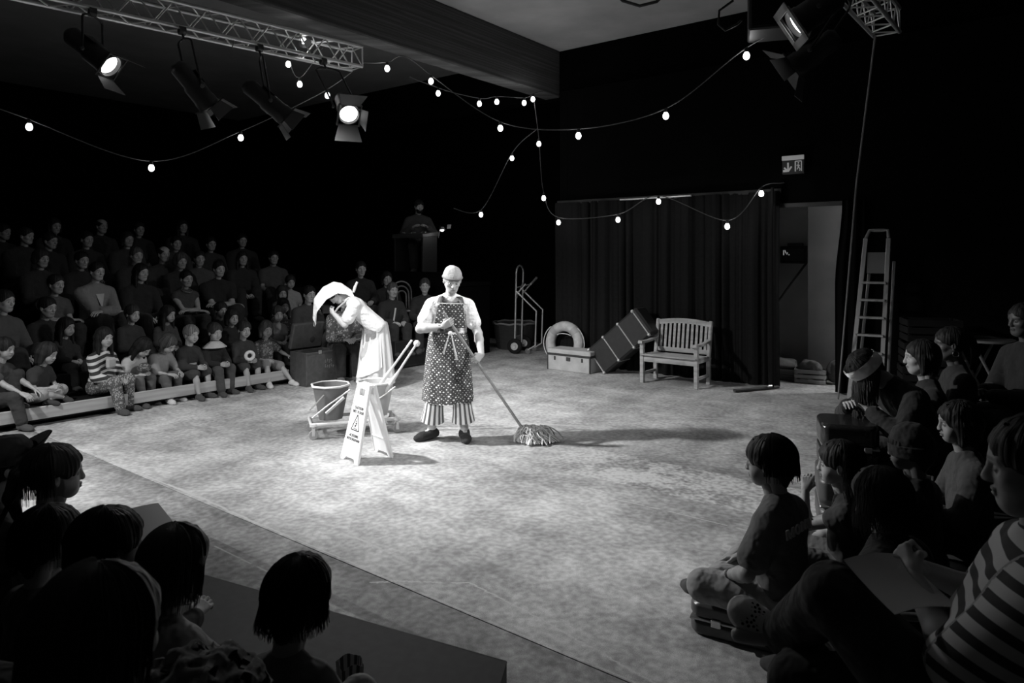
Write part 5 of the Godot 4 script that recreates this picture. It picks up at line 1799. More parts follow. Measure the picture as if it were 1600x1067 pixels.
		if r[17].contains("white collar"):
			var col := Shape.new()
			var nb: Vector3 = hx.origin - Vector3(0, 0.14, 0.01)
			col.lathe([Vector2(0.055, 0.03), Vector2(0.1, 0.0), Vector2(0.16, -0.05), Vector2(0.155, -0.056), Vector2(0.09, -0.012), Vector2(0.05, 0.022)], 20, Transform3D(Basis.from_scale(Vector3(1, 1, 0.8)), nb))
			part("collar", col, cloth(0.55), o)
		if r[17].contains("light print"):
			for k in 3:
				part("print", Shape.new().sheet(func(a: float, b: float) -> Vector3: return Vector3((a - 0.5) * [0.1, 0.13, 0.1][k], r[5] + 0.13 - k * 0.035 + b * 0.024, 0.122 + 0.006 * k - 0.6 * pow((a - 0.5) * 0.12, 2) * 4.0), 6, 2, 0.004), cloth(0.4), o)
		if r[17].begins_with("man in a light grey"):
			part("shirt_front", Shape.new().sheet(func(a: float, b: float) -> Vector3: return Vector3((a - 0.5) * 0.12 * b, r[5] + 0.27 + 0.2 * b, 0.155 - 0.05 * b), 4, 6, 0.01), cloth(0.4), o)
		if r[17].contains("a necklace"):
			var nk := []
			for k in 12:
				nk.append(hx.origin + Vector3(cos(TAU * k / 12) * 0.075, -0.17 - 0.03 * sin(TAU * k / 12), 0.02 + sin(TAU * k / 12) * 0.075))
			part("necklace", Shape.new().tube(nk, 0.006, 6, true), mat(0.5, 0.3, 0.8), o)
	# what they hold
	var ring := []
	for k in 18:
		ring.append(Vector3(cos(TAU * k / 18) * 0.05, sin(TAU * k / 18) * 0.05, 0))
	solo("ring_toy", Shape.new().tube(ring, 0.022, 10, true), mat(0.62, 0.4), "white ring shaped toy in the hands of a front row child", "toy", Vector3(-3.46, 0.47, -9.2), 0.6)
	solo("shoulder_bag", Shape.new().box(Vector3(0.13, 0.12, 0.05), Vector3.ZERO, Basis(), 0.02), mat(0.4, 0.7), "small pale bag on the chest of the girl in the striped sweater", "bag", Vector3(-4.6, 0.56, -8.0), 1.3)
	solo("soft_toy", Shape.new().lathe(arc_profile(0.075, 10, 0.8), 14), pattern_mat("spots", 0.3), "soft patterned bundle held by the bent child in the pale T-shirt", "toy", Vector3(-4.36, 0.46, -8.27))
	var board := Shape.new()
	rb(board, -8.43, -8.395, 0.075, 0.205, -1.0, 5.75, 0.006)
	solo("riser_board", board, grained(0.46, M.wood, Vector3.ONE * 1.6, 0.8), "long pale wooden board along the front of the lowest riser under the children's legs", "board")


func pattern_mat(kind: String, l: float) -> StandardMaterial3D:
	var key := "pattern %s %f" % [kind, l]
	if M.has(key):
		return M[key]
	var n := 256
	var im := Image.create(n, n, false, Image.FORMAT_RGB8)
	var rng := RandomNumberGenerator.new()
	rng.seed = 31
	match kind:
		"stripes":
			im.fill(grey(0.035))
			im.fill_rect(Rect2i(0, 0, n, n * 45 / 100), grey(0.62))
		"breton":
			im.fill(grey(0.5))
			im.fill_rect(Rect2i(0, 0, n, n * 46 / 100), grey(0.03))
		"bars":
			im.fill(grey(0.9))
			im.fill_rect(Rect2i(0, 0, n * 45 / 100, n), grey(0.13))
		"spots":
			im.fill(grey(0.2))
			for k in 90:
				im.fill_rect(Rect2i(rng.randi_range(0, n - 26), rng.randi_range(0, n - 26), rng.randi_range(10, 26), rng.randi_range(8, 22)), grey(rng.randf_range(0.5, 1.0)))
		"dots":
			im.fill(grey(0.07))
			for k in 24:
				var big := k < 8
				var c := Vector2((k % 4) * 64 + 32 + (k / 4 % 2) * 30 - 15, (k / 4) * 43 + 20) + Vector2(rng.randf_range(-9, 9), rng.randf_range(-8, 8))
				var r := rng.randf_range(11, 16) if k % 3 == 0 else rng.randf_range(5.5, 9)
				for y in range(-17, 18):
					for x in range(-17, 18):
						if x * x + y * y < r * r:
							im.set_pixel(posmod(int(c.x) + x, n), posmod(int(c.y) + y, n), grey(0.9))
	var m := StandardMaterial3D.new()
	m.albedo_color = grey(l)
	m.albedo_texture = ImageTexture.create_from_image(im)
	m.roughness = 0.9
	M[key] = m
	return m


func woman_with_mop() -> void:
	var S := 1.66
	var at := Vector3(-0.62, 0, -6.8)
	var turn := 0.14
	var loc := func(p: Vector3) -> Vector3: return Basis(Vector3.UP, -turn) * (p - at)
	var h := Vector3(0.755, -1.145, -0.16).normalized()
	var hr: Vector3 = loc.call(Vector3(-0.583, 1.17, -6.532))
	var hl: Vector3 = loc.call(Vector3(-0.345, 0.813, -6.583))
	var hd: Vector3 = Basis(Vector3.UP, -turn) * h
	var fr := Vector3(0.9, 0.1, 0.45)
	var zr := (fr - hd * fr.dot(hd)).normalized()
	var pr := Vector3(0, 0.2, -1.0)
	pr = (pr - zr * pr.dot(zr) - hd * pr.dot(hd)).normalized()
	var fl := Vector3(-0.35, -0.75, 0.5)
	var zl := (fl - hd * fl.dot(hd)).normalized()
	var pl := Vector3(-0.4, 0.1, -1.0)
	pl = (pl - zl * pl.dot(zl) - hd * pl.dot(hd)).normalized()
	var o := person({label = "woman mopping in a dotted dark apron, striped wide trousers and a pale headscarf", at = at, turn = turn, ht = S, q = 2, hh = 0.232, hip = Vector3(0.0, 0.88, -0.02), lean = 4.0, side = 2.0, head = Vector3(22, 6, -2),
		fl = Vector3(0.155, 0.08, 0.02), fr = Vector3(-0.16, 0.08, -0.05), kl = Vector3(0, 0, 1), kr = Vector3(-0.1, 0, 1), toel = Vector3(0.05, -0.1, 1), toer = Vector3(-0.9, -0.1, 0.5),
		hr = hr - zr * 0.068 - pr * 0.03, hl = hl - zl * 0.068 - pl * 0.03, wr = zr, wl = zl, pr = pr, pl = pl, gl = true, gr = true, er = Vector3(-1, -0.7, 0.1), el = Vector3(0.5, 0.0, -1.0),
		top = 0.88, topname = "tshirt", sleeve = 0.6, loose = 0.012, shoe = 0.02, skin = 0.5, hair = ""})
	var hx: Transform3D = o.get_meta("head_at")
	# headscarf: a close cap, knotted behind
	var f := Field.new(Vector3(-0.13, -0.16, -0.2), Vector3(0.13, 0.16, 0.13), 0.006)
	f.blob(Vector3(0, 0.036, -0.014), Vector3(0.091, 0.1, 0.113))
	f.blob(Vector3(0, -0.03, -0.125), Vector3(0.035, 0.03, 0.03), 0.03)
	f.bone(Vector3(0, -0.04, -0.13), Vector3(0.03, -0.13, -0.15), 0.022, 0.012, 0.02)
	f.blob(Vector3(0, -0.06, 0.095), Vector3(0.07, 0.1, 0.075), 0.01, Basis(), true)
	f.blob(Vector3(0, -0.1, 0.0), Vector3(0.11, 0.085, 0.11), 0.02, Basis(), true)
	var nz := FastNoiseLite.new()
	nz.frequency = 14.0
	f.bumps(nz, 0.007)
	var sc := part("headscarf", f.net(Shape.new()), grained(0.5, M.cloud, Vector3.ONE * 9.0, 0.85), o)
	sc.transform = hx
	var band := []
	for k in 24:
		var a := TAU * k / 24
		band.append(Vector3(cos(a) * 0.089, 0.028 + 0.018 * sin(a), -0.012 + sin(a) * 0.112))
	var bd := part("scarf_band", Shape.new().tube(band, 0.011, 8, true), mat(0.2, 0.8), o)
	bd.transform = hx
	# the apron: bib, wrap-round skirt, ties
	var dots := pattern_mat("dots", 1.0)
	dots.uv1_scale = Vector3(5.0, 5.6, 1)
	var lean := Basis.from_euler(Vector3(deg_to_rad(4), 0, deg_to_rad(-2)))
	var hip := Vector3(0.0, 0.87, -0.02)
	var bib := func(s: float, t: float) -> Vector3:
		var x := (s - 0.5) * lerpf(0.235, 0.3, t)
		return hip + lean * Vector3(x, lerpf(0.475, 0.24, t), 0.158 - 0.012 * (1.0 - t) - x * x * 1.9)
	var bs := Shape.new().sheet(bib, 14, 14, 0.006)
	for k in bs.t.size():
		bs.t[k] = bs.t[k] * Vector2(0.34, 0.34)
	part("apron_bib", bs, dots, o)
	var top := Shape.new()
	for k in 10:
		top.bar(bib.call(k / 10.0, 0.0), bib.call((k + 1) / 10.0, 0.0), 0.008, 0.016, Vector3.BACK, 0.002)
	part("bib_trim", top, mat(0.75, 0.8), o)
	for s in [-1, 1]:
		var p0: Vector3 = bib.call(0.5 + s * 0.46, 0.0)
		part("apron_strap", Shape.new().tube([p0, p0 + Vector3(-s * 0.015, 0.06, -0.035), hip + Vector3(s * 0.075, 0.515, -0.01), hip + Vector3(s * 0.03, 0.53, -0.09)], 0.024, 8, false, 0.3), mat(0.09, 0.85), o)
	part("neck_scarf", Shape.new().tube([hip + Vector3(-0.085, 0.5, 0.03), hip + Vector3(-0.05, 0.485, 0.105), hip + Vector3(0.02, 0.465, 0.135), hip + Vector3(0.09, 0.475, 0.115), hip + Vector3(0.125, 0.5, 0.03)], 0.03, 10, false, 0.6), mat(0.13, 0.9), o)
	var sk := func(s: float, t: float) -> Vector3:
		var a := lerpf(-1.75, 1.75, s)
		var fold := 0.012 * t * sin(a * 7.0 + 1.0) + 0.006 * t * sin(a * 13.0)
		return Vector3(sin(a) * (lerpf(0.17, 0.245, pow(t, 0.55)) + fold) + 0.0, lerpf(1.05, 0.385, t) + 0.006 * sin(a * 5.0) * t, cos(a) * (lerpf(0.15, 0.24, pow(t, 0.5)) + fold) - 0.015)
	part("apron_skirt", Shape.new().sheet(sk, 60, 30, 0.006), dots, o)
	var belt := []
	for k in 24:
		var a := TAU * k / 24
		belt.append(Vector3(sin(a) * 0.163 + 0.008, 1.045 + 0.008 * sin(a), cos(a) * 0.15 - 0.018))
	part("apron_tie", Shape.new().tube(belt, 0.013, 8, true, 0.8), mat(0.8, 0.8), o)
	var bow := Shape.new()
	bow.lathe(arc_profile(0.024, 8), 12, Transform3D(Basis(), Vector3(0.01, 1.05, 0.145)))
	bow.tube([Vector3(0.0, 1.04, 0.15), Vector3(-0.03, 0.95, 0.165), Vector3(-0.055, 0.865, 0.17)], [0.012, 0.026, 0.032], 8, false, 0.35)
	bow.tube([Vector3(0.02, 1.04, 0.15), Vector3(0.045, 0.92, 0.172), Vector3(0.07, 0.8, 0.18)], [0.012, 0.028, 0.034], 8, false, 0.35)
	part("bow", bow, mat(0.82, 0.85), o)
	# wide striped trousers
	var bars := pattern_mat("bars", 1.0)
	bars.uv1_scale = Vector3(13, 1, 1)
	var legs: Array = o.get_meta("legs_at")
	for l in legs:
		var hp: Vector3 = l[0]
		var kn: Vector3 = l[1]
		var an: Vector3 = l[2]
		var path := [hp + Vector3(0, 0.02, 0), hp.lerp(kn, 0.5), hp.lerp(kn, 0.9), kn.lerp(an, 0.25), kn.lerp(an, 0.5), kn.lerp(an, 0.72)]
		part("trouser_leg", Shape.new().tube(path, [0.1, 0.088, 0.084, 0.09, 0.1, 0.114], 40, false, 1.0, false), bars, o)
	part("wristband", Shape.new().tube([hr - zr * 0.1 + Vector3(0, 0.03, 0) - pr * 0.03, hr - zr * 0.1 + Vector3(0, -0.03, 0) - pr * 0.03], 0.03, 10), mat(0.03, 0.7), o)


func bent_woman() -> void:
	var S := 1.64
	var o := person({label = "performer in white bent forward with a white cloth hanging over her head", at = Vector3(-1.83, 0, -9.4), turn = -1.32, ht = S, q = 2, hip = Vector3(0, 0.84, 0), lean = 47.0, head = Vector3(62, 0, 0),
		fl = Vector3(0.09, 0.075, 0.06), fr = Vector3(-0.09, 0.075, -0.08), kl = Vector3(0, 0, 1), kr = Vector3(0, 0, 1), hl = Vector3(0.06, 1.03, 0.56), hr = Vector3(-0.05, 1.03, 0.58), el = Vector3(0.4, -1, -0.1), er = Vector3(-0.4, -1, -0.1), pl = Vector3(-0.7, 0.6, 0.2), pr = Vector3(0.7, 0.6, 0.2), gl = true, gr = true,
		top = 0.8, topname = "blouse", sleeve = 0.66, loose = 0.022, hem = 0.04, shoe = 0.03, skin = 0.5, hair = "bun", hairtone = 0.04})
	var skirt := func(s: float, t: float) -> Vector3:
		var a := s * TAU
		var fold := (0.004 + 0.016 * t) * sin(a * 13.0) + 0.01 * t * sin(a * 5.0 + 1.0)
		return Vector3(sin(a) * (lerpf(0.15, 0.25, pow(t, 0.8)) + fold), lerpf(0.925, 0.115, t) + (0.035 * (1.0 - t)) * cos(a), cos(a) * (lerpf(0.14, 0.235, pow(t, 0.7)) + fold) - 0.0)
	part("skirt", Shape.new().sheet(skirt, 120, 24, 0.006), mat(0.66, 0.9), o)
	# a white apron over the skirt, open over a grey panel
	var ap := func(s: float, t: float) -> Vector3:
		var a := lerpf(-0.15, 1.85, s)
		var fold := (0.004 + 0.014 * t) * sin(a * 13.0)
		return Vector3(sin(a) * (lerpf(0.158, 0.262, pow(t, 0.8)) + fold), lerpf(0.8 - 0.2 * maxf(0.0, 1.0 - absf(s - 0.12) * 6.0), 0.16 + 0.16 * s * s, t), cos(a) * (lerpf(0.148, 0.247, pow(t, 0.7)) + fold))
	part("apron", Shape.new().sheet(ap, 70, 20, 0.006), mat(0.85, 0.9), o)
	var panel := func(s: float, t: float) -> Vector3:
		var a := lerpf(0.0, 1.5, s)
		return Vector3(sin(a) * lerpf(0.18, 0.198, t), lerpf(0.93, 0.72 - 0.12 * (1.0 - s), t) - 0.03 * cos(a), cos(a) * lerpf(0.17, 0.188, t))
	part("waistband", Shape.new().sheet(panel, 20, 8, 0.006), cloth(0.22, true), o)
	# the cloth: from the nape over the crown, hanging in front of the face
	var path := Curve3D.new()
	for p in [Vector3(0, 1.33, 0.33), Vector3(0, 1.42, 0.45), Vector3(0, 1.44, 0.55), Vector3(0, 1.37, 0.68), Vector3(0, 1.22, 0.79), Vector3(0, 1.04, 0.8)]:
		path.add_point(p, Vector3(0, 0.02, -0.05), Vector3(0, -0.02, 0.05))
	var L := path.get_baked_length()
	var veil := func(s: float, t: float) -> Vector3:
		var p := path.sample_baked(t * L)
		var w := lerpf(0.13, 0.19, smoothstep(0.0, 0.5, t))
		var k := (s - 0.5) * 2.0
		var drop := (0.13 + 0.06 * t) * k * k
		return p + Vector3(k * w * (1.0 - 0.25 * k * k), -drop + 0.015 * sin(k * 7.0) * t - (0.16 * maxf(0.0, 0.6 - absf(k - 0.3)) * smoothstep(0.7, 1.0, t)), -0.06 * k * k * (1.0 - t) + 0.02 * sin(k * 5.0 + 1.0) * t)
	part("head_cloth", Shape.new().sheet(veil, 36, 40, 0.006), cloth(0.85, true), o)
	part("ribbon", Shape.new().tube([Vector3(0.02, 1.3, 0.3), Vector3(0.03, 1.37, 0.28), Vector3(0.03, 1.44, 0.25)], [0.016, 0.02, 0.014], 8, false, 0.5), mat(0.8, 0.8), o)
	part("collar", Shape.new().tube([Vector3(0.1, 1.22, 0.36), Vector3(0.07, 1.1, 0.5), Vector3(0.04, 1.05, 0.53)], 0.03, 8, false, 0.4), cloth(0.5, true), o)
	var cam := thing("camera", "small dark hand camera held up to the face of the performer under the cloth", "camera", Vector3(-2.47, 1.08, -9.26), 0.3)
	part("body", Shape.new().box(Vector3(0.1, 0.11, 0.13), Vector3.ZERO, Basis(), 0.012), mat(0.012, 0.4), cam)
	part("lens", Shape.new().lathe([Vector2(0.0, -0.03), Vector2(0.03, -0.03), Vector2(0.034, 0.04), Vector2(0.026, 0.04), Vector2(0.022, 0.03), Vector2(0.0, 0.03)], 16, Transform3D(Basis(Vector3.BACK, 0.9), Vector3(-0.06, -0.04, 0))), mat(0.02, 0.2), cam)


func behind_performers() -> void:
	var g := "spectators seated behind the performers"
	person({label = "spectator in a dark jacket over a white shirt, seated behind the raised trunk lid", at = Vector3(-3.08, 0.19, -10.38), turn = 0.75, ht = 1.6, fl = Vector3(0.1, 0.08, 0.2), fr = Vector3(-0.1, 0.08, 0.22), hip = Vector3(0, 0.36, 0), lean = 12.0, head = Vector3(4, 0, 0), top = 0.05, topname = "jacket", sleeve = 1.9, bottom = 0.03, hair = "short", hairtone = 0.015, q = 1, group = g, hl = Vector3(0.1, 0.5, 0.3), hr = Vector3(-0.06, 0.5, 0.3)})
	person({label = "spectator in a patterned shirt and black trousers, half hidden behind the hanging cloth", at = Vector3(-2.5, 0.0, -10.22), turn = 0.5, ht = 1.6, hip = Vector3(0, 0.47, 0), lean = 14.0, head = Vector3(6, 0, 0), top = 0.2, sleeve = 1.9, bottom = 0.012, hair = "bob", hairtone = 0.04, q = 1, group = g, hl = Vector3(0.1, 0.6, 0.36), hr = Vector3(-0.06, 0.6, 0.36), topmat = pattern_mat("spots", 0.36), topuv = func(p: Vector3) -> Vector2: return Vector2((p.x + p.z) * 4.0, p.y * 4.0), shoe = 0.1})
	for r in [
		[Vector3(-2.56, 0.42, -11.75), 1.62, 0.46, 0.5, "short", 0.02, 0.015, "dark spectator whose face shows above the bent performer's back", 0],
		[Vector3(-2.18, 0.25, -12.05), 1.6, 0.46, 0.5, "bob", 0.02, 0.02, "spectator in black left of the nested hoop chair, set further back", 0],
		[Vector3(-1.98, 0.2, -11.42), 1.5, 0.38, 0.6, "crop", 0.12, 0.02, "fair spectator with a stick in the mouth, in front of the nested hoop chair", 0],
		[Vector3(-1.47, 0.2, -11.75), 1.55, 0.42, 0.2, "short", 0.08, 0.02, "spectator in black right of the nested hoop chair, beside the mopping woman", 0]]:
		person({label = r[7], at = r[0], ht = r[1], hip = Vector3(0, r[2], 0), turn = r[3], lean = 5.0, head = Vector3(2, -4, 0), hair = r[4], hairtone = r[5], top = r[6], sleeve = 1.9, bottom = 0.02, q = 1, group = g})
	solo("drinking_stick", Shape.new().tube([Vector3.ZERO, Vector3(-0.04, -0.3, 0.03)], 0.014, 8), mat(0.45, 0.6), "pale stick held at the mouth of the fair spectator behind the performers", "stick", Vector3(-1.86, 0.95, -11.15))
	var t := person({label = "bearded technician at the mixing desk in the dark booth above the audience", at = Vector3(-1.8, 1.45, -13.35), turn = 0.25, ht = 1.74, hip = Vector3(0, 0.55, 0), lean = 8.0, head = Vector3(12, 8, 0), male = true, hair = "crop", hairtone = 0.03, top = 0.05, sleeve = 1.9, bottom = 0.02, q = 1, hl = Vector3(0.14, 0.86, 0.34), hr = Vector3(-0.14, 0.86, 0.34)})
	var hx: Transform3D = t.get_meta("head_at")
	var f := Field.new(Vector3(-0.1, -0.15, -0.02), Vector3(0.1, 0.0, 0.13), 0.009)
	f.blob(Vector3(0, -0.07, 0.045), Vector3(0.066, 0.06, 0.062))
	f.blob(Vector3(0, -0.03, 0.1), Vector3(0.05, 0.03, 0.04), 0.02, Basis(), true)
	var bd := part("beard", f.net(Shape.new()), hair_mat(0.03), t)
	bd.transform = hx


func stool(under: String, at: Vector3, top: float) -> void:
	var o := thing("stool", "plain dark stool under the " + under, "stool", at)
	part("seat", Shape.new().lathe([Vector2(0.0, top - 0.04), Vector2(0.16, top - 0.04), Vector2(0.17, top - 0.02), Vector2(0.155, top), Vector2(0.0, top)], 20), mat(0.02, 0.7), o)
	for j in 4:
		var a := TAU * j / 4 + 0.4
		part("leg", Shape.new().tube([Vector3(cos(a) * 0.11, top - 0.03, sin(a) * 0.11), Vector3(cos(a) * 0.16, 0.0, sin(a) * 0.16)], 0.013, 6), mat(0.03, 0.6), o)


func near_left() -> void:
	var face := Vector3(0.25, 0, -1.0)
	var turn := func(x: float, z: float) -> float: return atan2(x, z)
	# the black podium they sit on
	var pd := thing("podium", "low black podium under the children in the left foreground", "podium", Vector3(-0.02, 0, -2.66), 0.0)
	var e := Vector3(-0.9, 0, -0.44).normalized()
	var bk := Vector3(-0.16, 0, 0.99).normalized()
	var outline := [Vector3.ZERO, e * 4.6, e * 4.6 + bk * 3.6, bk * 2.6]
	var ps := Shape.new()
	var c := Vector3(0, 0.25, 0)
	ps.face([outline[0] + c, outline[1] + c, outline[2] + c, outline[3] + c], Vector3.UP)
	for k in 4:
		var a: Vector3 = outline[k]
		var b: Vector3 = outline[(k + 1) % 4]
		ps.face([a + c, b + c, b, a], (b - a).cross(Vector3.UP).normalized() * (1.0 if (b - a).cross(Vector3.UP).dot(a + b - outline[1] - outline[3]) > 0.0 else -1.0))
	part("deck", ps, grained(0.034, M.cloud, Vector3.ONE * 3.0, 0.7), pd)
	part("edge", Shape.new().bar(Vector3(0, 0.245, 0), e * 4.6 + Vector3(0, 0.245, 0), 0.012, 0.012), mat(0.07, 0.5), pd)
	var y := 0.25
	var g := "children on the podium in the left foreground"
	var cross := {fl = Vector3(-0.1, 0.05, 0.24), fr = Vector3(0.1, 0.05, 0.3), kl = Vector3(1, 0.4, 0.4), kr = Vector3(-1, 0.4, 0.4)}
	# from the right to the left
	var spec := [
		{label = "child with tousled dark hair in a dark top, beside the striped box on the podium", at = Vector3(-0.65, y, -1.97), ht = 1.0, turn = turn.call(0.15, -1.0), lean = 8.0, head = Vector3(4, -10, 4), hair = "short", hairtone = 0.03, top = 0.12, sleeve = 1.9, bottom = 0.32, hl = Vector3(0.0, 0.12, 0.26), hr = Vector3(-0.12, 0.14, 0.24), fr = Vector3(-0.2, 0.05, 0.24), kr = Vector3(-0.6, 1, 0.4), st = [700, 0.085, 3, 0.0, 0.8, 0.007, 62.0, 298.0, 0.97]},
		{label = "blond child with straight bobbed hair in a light jacket, left of the tousled child", at = Vector3(-1.11, y, -2.15), ht = 1.04, turn = turn.call(0.3, -1.0), lean = 10.0, head = Vector3(6, -8, 0), hair = "short", hairtone = 0.2, top = 0.26, topname = "jacket", sleeve = 1.9, bottom = 0.25, hl = Vector3(0.1, 0.12, 0.3), hr = Vector3(-0.2, 0.14, 0.26), st = [800, 0.13, 8, 0.0, 0.3, 0.002, 52.0, 308.0]},
		{label = "dark haired child in profile holding up a sheet of paper, behind the blond bobbed child", at = Vector3(-1.34, y, -2.2), ht = 1.18, turn = turn.call(0.62, -0.8), lean = 6.0, head = Vector3(2, -6, 0), hair = "short", hairtone = 0.012, top = 0.03, sleeve = 1.9, bottom = 0.04, hl = Vector3(0.1, 0.3, 0.3), hr = Vector3(-0.06, 0.3, 0.32), st = [260, 0.08, 5, 0.0, 0.5, 0.001, 85.0, 275.0]},
		{label = "short haired child whose ear shows, left of the child with the paper", at = Vector3(-1.64, y, -2.36), ht = 1.02, turn = turn.call(0.5, -0.86), lean = 8.0, head = Vector3(2, 0, 0), hair = "short", hairtone = 0.012, top = 0.04, sleeve = 1.9, bottom = 0.04, st = [220, 0.07, 6, 0.0, 0.5, 0.001, 85.0, 275.0]},
		{label = "child with thin braids and bare shoulders in profile, on the far end of the podium", at = Vector3(-1.93, y, -2.86), ht = 1.26, turn = turn.call(0.85, -0.55), lean = 5.0, head = Vector3(-2, 4, 0), hair = "pony", hairtone = 0.03, top = 0.16, sleeve = 0.0, bottom = 0.05, st = [260, 0.1, 9, 0.0, 0.5, 0.001, 85.0, 275.0]},
		{label = "child in a dark cap with an upturned peak at the picture's left edge", at = Vector3(-2.2, y, -2.95), ht = 1.28, turn = turn.call(0.75, -0.66), lean = 6.0, head = Vector3(-2, 0, 0), hair = "short", hairtone = 0.012, top = 0.1, sleeve = 0.6, bottom = 0.04}]
	for s in spec:
		s.q = 2
		s.child = true
		s.hh = 0.215
		s.hip = Vector3(0, 0.085, 0)
		s.group = g
		s.skin = 0.3
		for k in cross:
			if not s.has(k):
				s[k] = cross[k] * s.ht if str(k)[0] == "f" else cross[k]
		var o := person(s)
		var hx: Transform3D = o.get_meta("head_at")
		if s.has("st"):
			var a: Array = s.st
			var hs := part("loose_hair", strands(a[0], a[1], a[2], a[3], a[4], a[5], a[6], a[7], a[8] if a.size() > 8 else 1.0), hair_mat(s.hairtone), o)
			hs.transform = hx
			hs.set_meta("kind", "stuff")
		if s.label.contains("braids"):
			for k in 3:
				var d := Vector3(-0.05 + 0.03 * k, 0.02, -0.12)
				var bp := []
				for j in 14:
					bp.append(hx * (d + Vector3(0.006 * sin(j * 1.5 + k), -0.024 * j, -0.012 * j)))
				part("braid", Shape.new().tube(bp, 0.0062, 6), hair_mat(0.02), o)
		if s.label.contains("dark cap"):
			var cap := Shape.new().lathe([Vector2(0.105, 0.02), Vector2(0.106, 0.05), Vector2(0.098, 0.095), Vector2(0.07, 0.13), Vector2(0.0, 0.145)], 28, Transform3D(Basis.from_scale(Vector3(0.94, 1, 1.1)), Vector3(0, 0, -0.014)))
			var cp := part("cap", cap, cloth(0.012, true), o)
			cp.transform = hx
			var pk := Shape.new().sheet(func(u: float, v: float) -> Vector3:
				var an := lerpf(-1.1, 1.1, u)
				return Vector3(sin(an) * (0.096 + v * 0.02), 0.03 + v * 0.1 * cos(an), 0.0 + cos(an) * (0.1 + v * 0.07)), 16, 6, 0.006)
			part("peak", pk, cloth(0.012, true), cp)
	# two grown-ups close to the viewer
	var ad := person({label = "nearest spectator in the left foreground, short light hair and mottled jacket, from behind", at = Vector3(-0.73, -0.0, -1.13), turn = turn.call(0.2, -1.0), ht = 1.62, q = 2, hip = Vector3(0, 0.455, 0), lean = 6.0, head = Vector3(4, -4, 0), hh = 0.225, hair = "short", hairtone = 0.24, top = 0.16, topname = "jacket", sleeve = 1.9, bottom = 0.04, skin = 0.3, ruffle = 0.022, hr = Vector3(-0.2, 0.62, 0.3), hl = Vector3(0.2, 0.62, 0.3)})
	var hx2: Transform3D = ad.get_meta("head_at")
	var hs2 := part("loose_hair", strands(380, 0.09, 21, 0.0, 0.5, 0.003, 70.0, 290.0), hair_mat(0.24), ad)
	hs2.transform = hx2
	hs2.set_meta("kind", "stuff")
	person({label = "dark long haired adult at the far left foreground, half outside the picture", at = Vector3(-1.25, 0.0, -1.4), turn = turn.call(-0.15, -1.0), ht = 1.62, q = 2, hip = Vector3(0, 0.43, 0), lean = 12.0, head = Vector3(6, 4, 0), hair = "long", hairtone = 0.02, top = 0.03, sleeve = 1.9, bottom = 0.03, skin = 0.28, hl = Vector3(0.18, 0.62, 0.3), hr = Vector3(-0.2, 0.6, 0.3)})
	for k in 2:
		var st := thing("stool", ["plain dark stool under the nearest spectator on the left", "plain dark stool under the long haired adult at the far left"][k], "stool", [Vector3(-0.73, 0.0, -1.11), Vector3(-1.24, 0, -1.4)][k])
		part("seat", Shape.new().lathe([Vector2(0.0, 0.27), Vector2(0.17, 0.27), Vector2(0.175, 0.29), Vector2(0.16, 0.31), Vector2(0.0, 0.31)], 24), mat(0.02, 0.7), st)
		for j in 4:
			var a := TAU * j / 4 + 0.4
			part("leg", Shape.new().tube([Vector3(cos(a) * 0.12, 0.28, sin(a) * 0.12), Vector3(cos(a) * 0.18, 0.0, sin(a) * 0.18)], 0.014, 8), mat(0.03, 0.6), st)
	# things they hold or have put down
	solo("paper_sheet", Shape.new().sheet(func(u: float, v: float) -> Vector3: return Vector3((u - 0.5) * 0.2, 0.01 * sin(u * 3.0), (v - 0.5) * 0.27), 8, 8, 0.0012), mat(0.62, 0.8), "sheet of paper held out in front of the dark haired child in profile", "paper", Vector3(-1.25, 0.85, -2.38), 0.9).rotation.x = 0.35
	var jf := Field.new(Vector3(-0.26, -0.24, -0.2), Vector3(0.26, 0.2, 0.2), 0.011)
	jf.blob(Vector3(0.0, -0.08, 0), Vector3(0.18, 0.15, 0.15), 0.05)
	jf.blob(Vector3(0.04, 0.03, -0.02), Vector3(0.14, 0.11, 0.12), 0.05)
	jf.bone(Vector3(-0.06, 0.05, 0.02), Vector3(0.12, -0.1, 0.1), 0.06, 0.05, 0.04)
	var jn := FastNoiseLite.new()
	jn.seed = 15
	jn.frequency = 13.0
	jn.fractal_octaves = 3
	jf.bumps(jn, 0.036)
	var jk := thing("jacket", "crumpled mottled jacket bundled on the lap of the nearest spectator on the left", "jacket", Vector3(-0.72, 0.79, -1.5))
	part("folds", jf.net(Shape.new()), grained(0.3, pattern_mat("spots", 0.36).albedo_texture, Vector3.ONE * 4.0, 0.9), jk)
	var tub := thing("popcorn_box", "open striped cardboard box standing on the podium beside the tousled child", "box", Vector3(-0.57, 0.25, -2.45), 0.5)
	var bx := Shape.new()
	for k in 4:
		var q := Basis(Vector3.UP, k * PI / 2)
		var fx := Shape.new().sheet(func(u: float, v: float) -> Vector3: return q * Vector3((u - 0.5) * lerpf(0.115, 0.085, v), lerpf(0.18 + 0.012 * cos((u - 0.5) * 6.0), 0.0, v), lerpf(0.0575, 0.0425, v)), 6, 4, 0.002)
		bx.add(fx)
	bx.box(Vector3(0.085, 0.003, 0.085), Vector3(0, 0.003, 0), Basis(), 0.001)
	var bm: StandardMaterial3D = pattern_mat("bars", 0.5).duplicate()
	bm.uv1_scale = Vector3(3, 1, 1)
	part("walls", bx, bm, tub)
	tub.scale = Vector3.ONE * 0.68


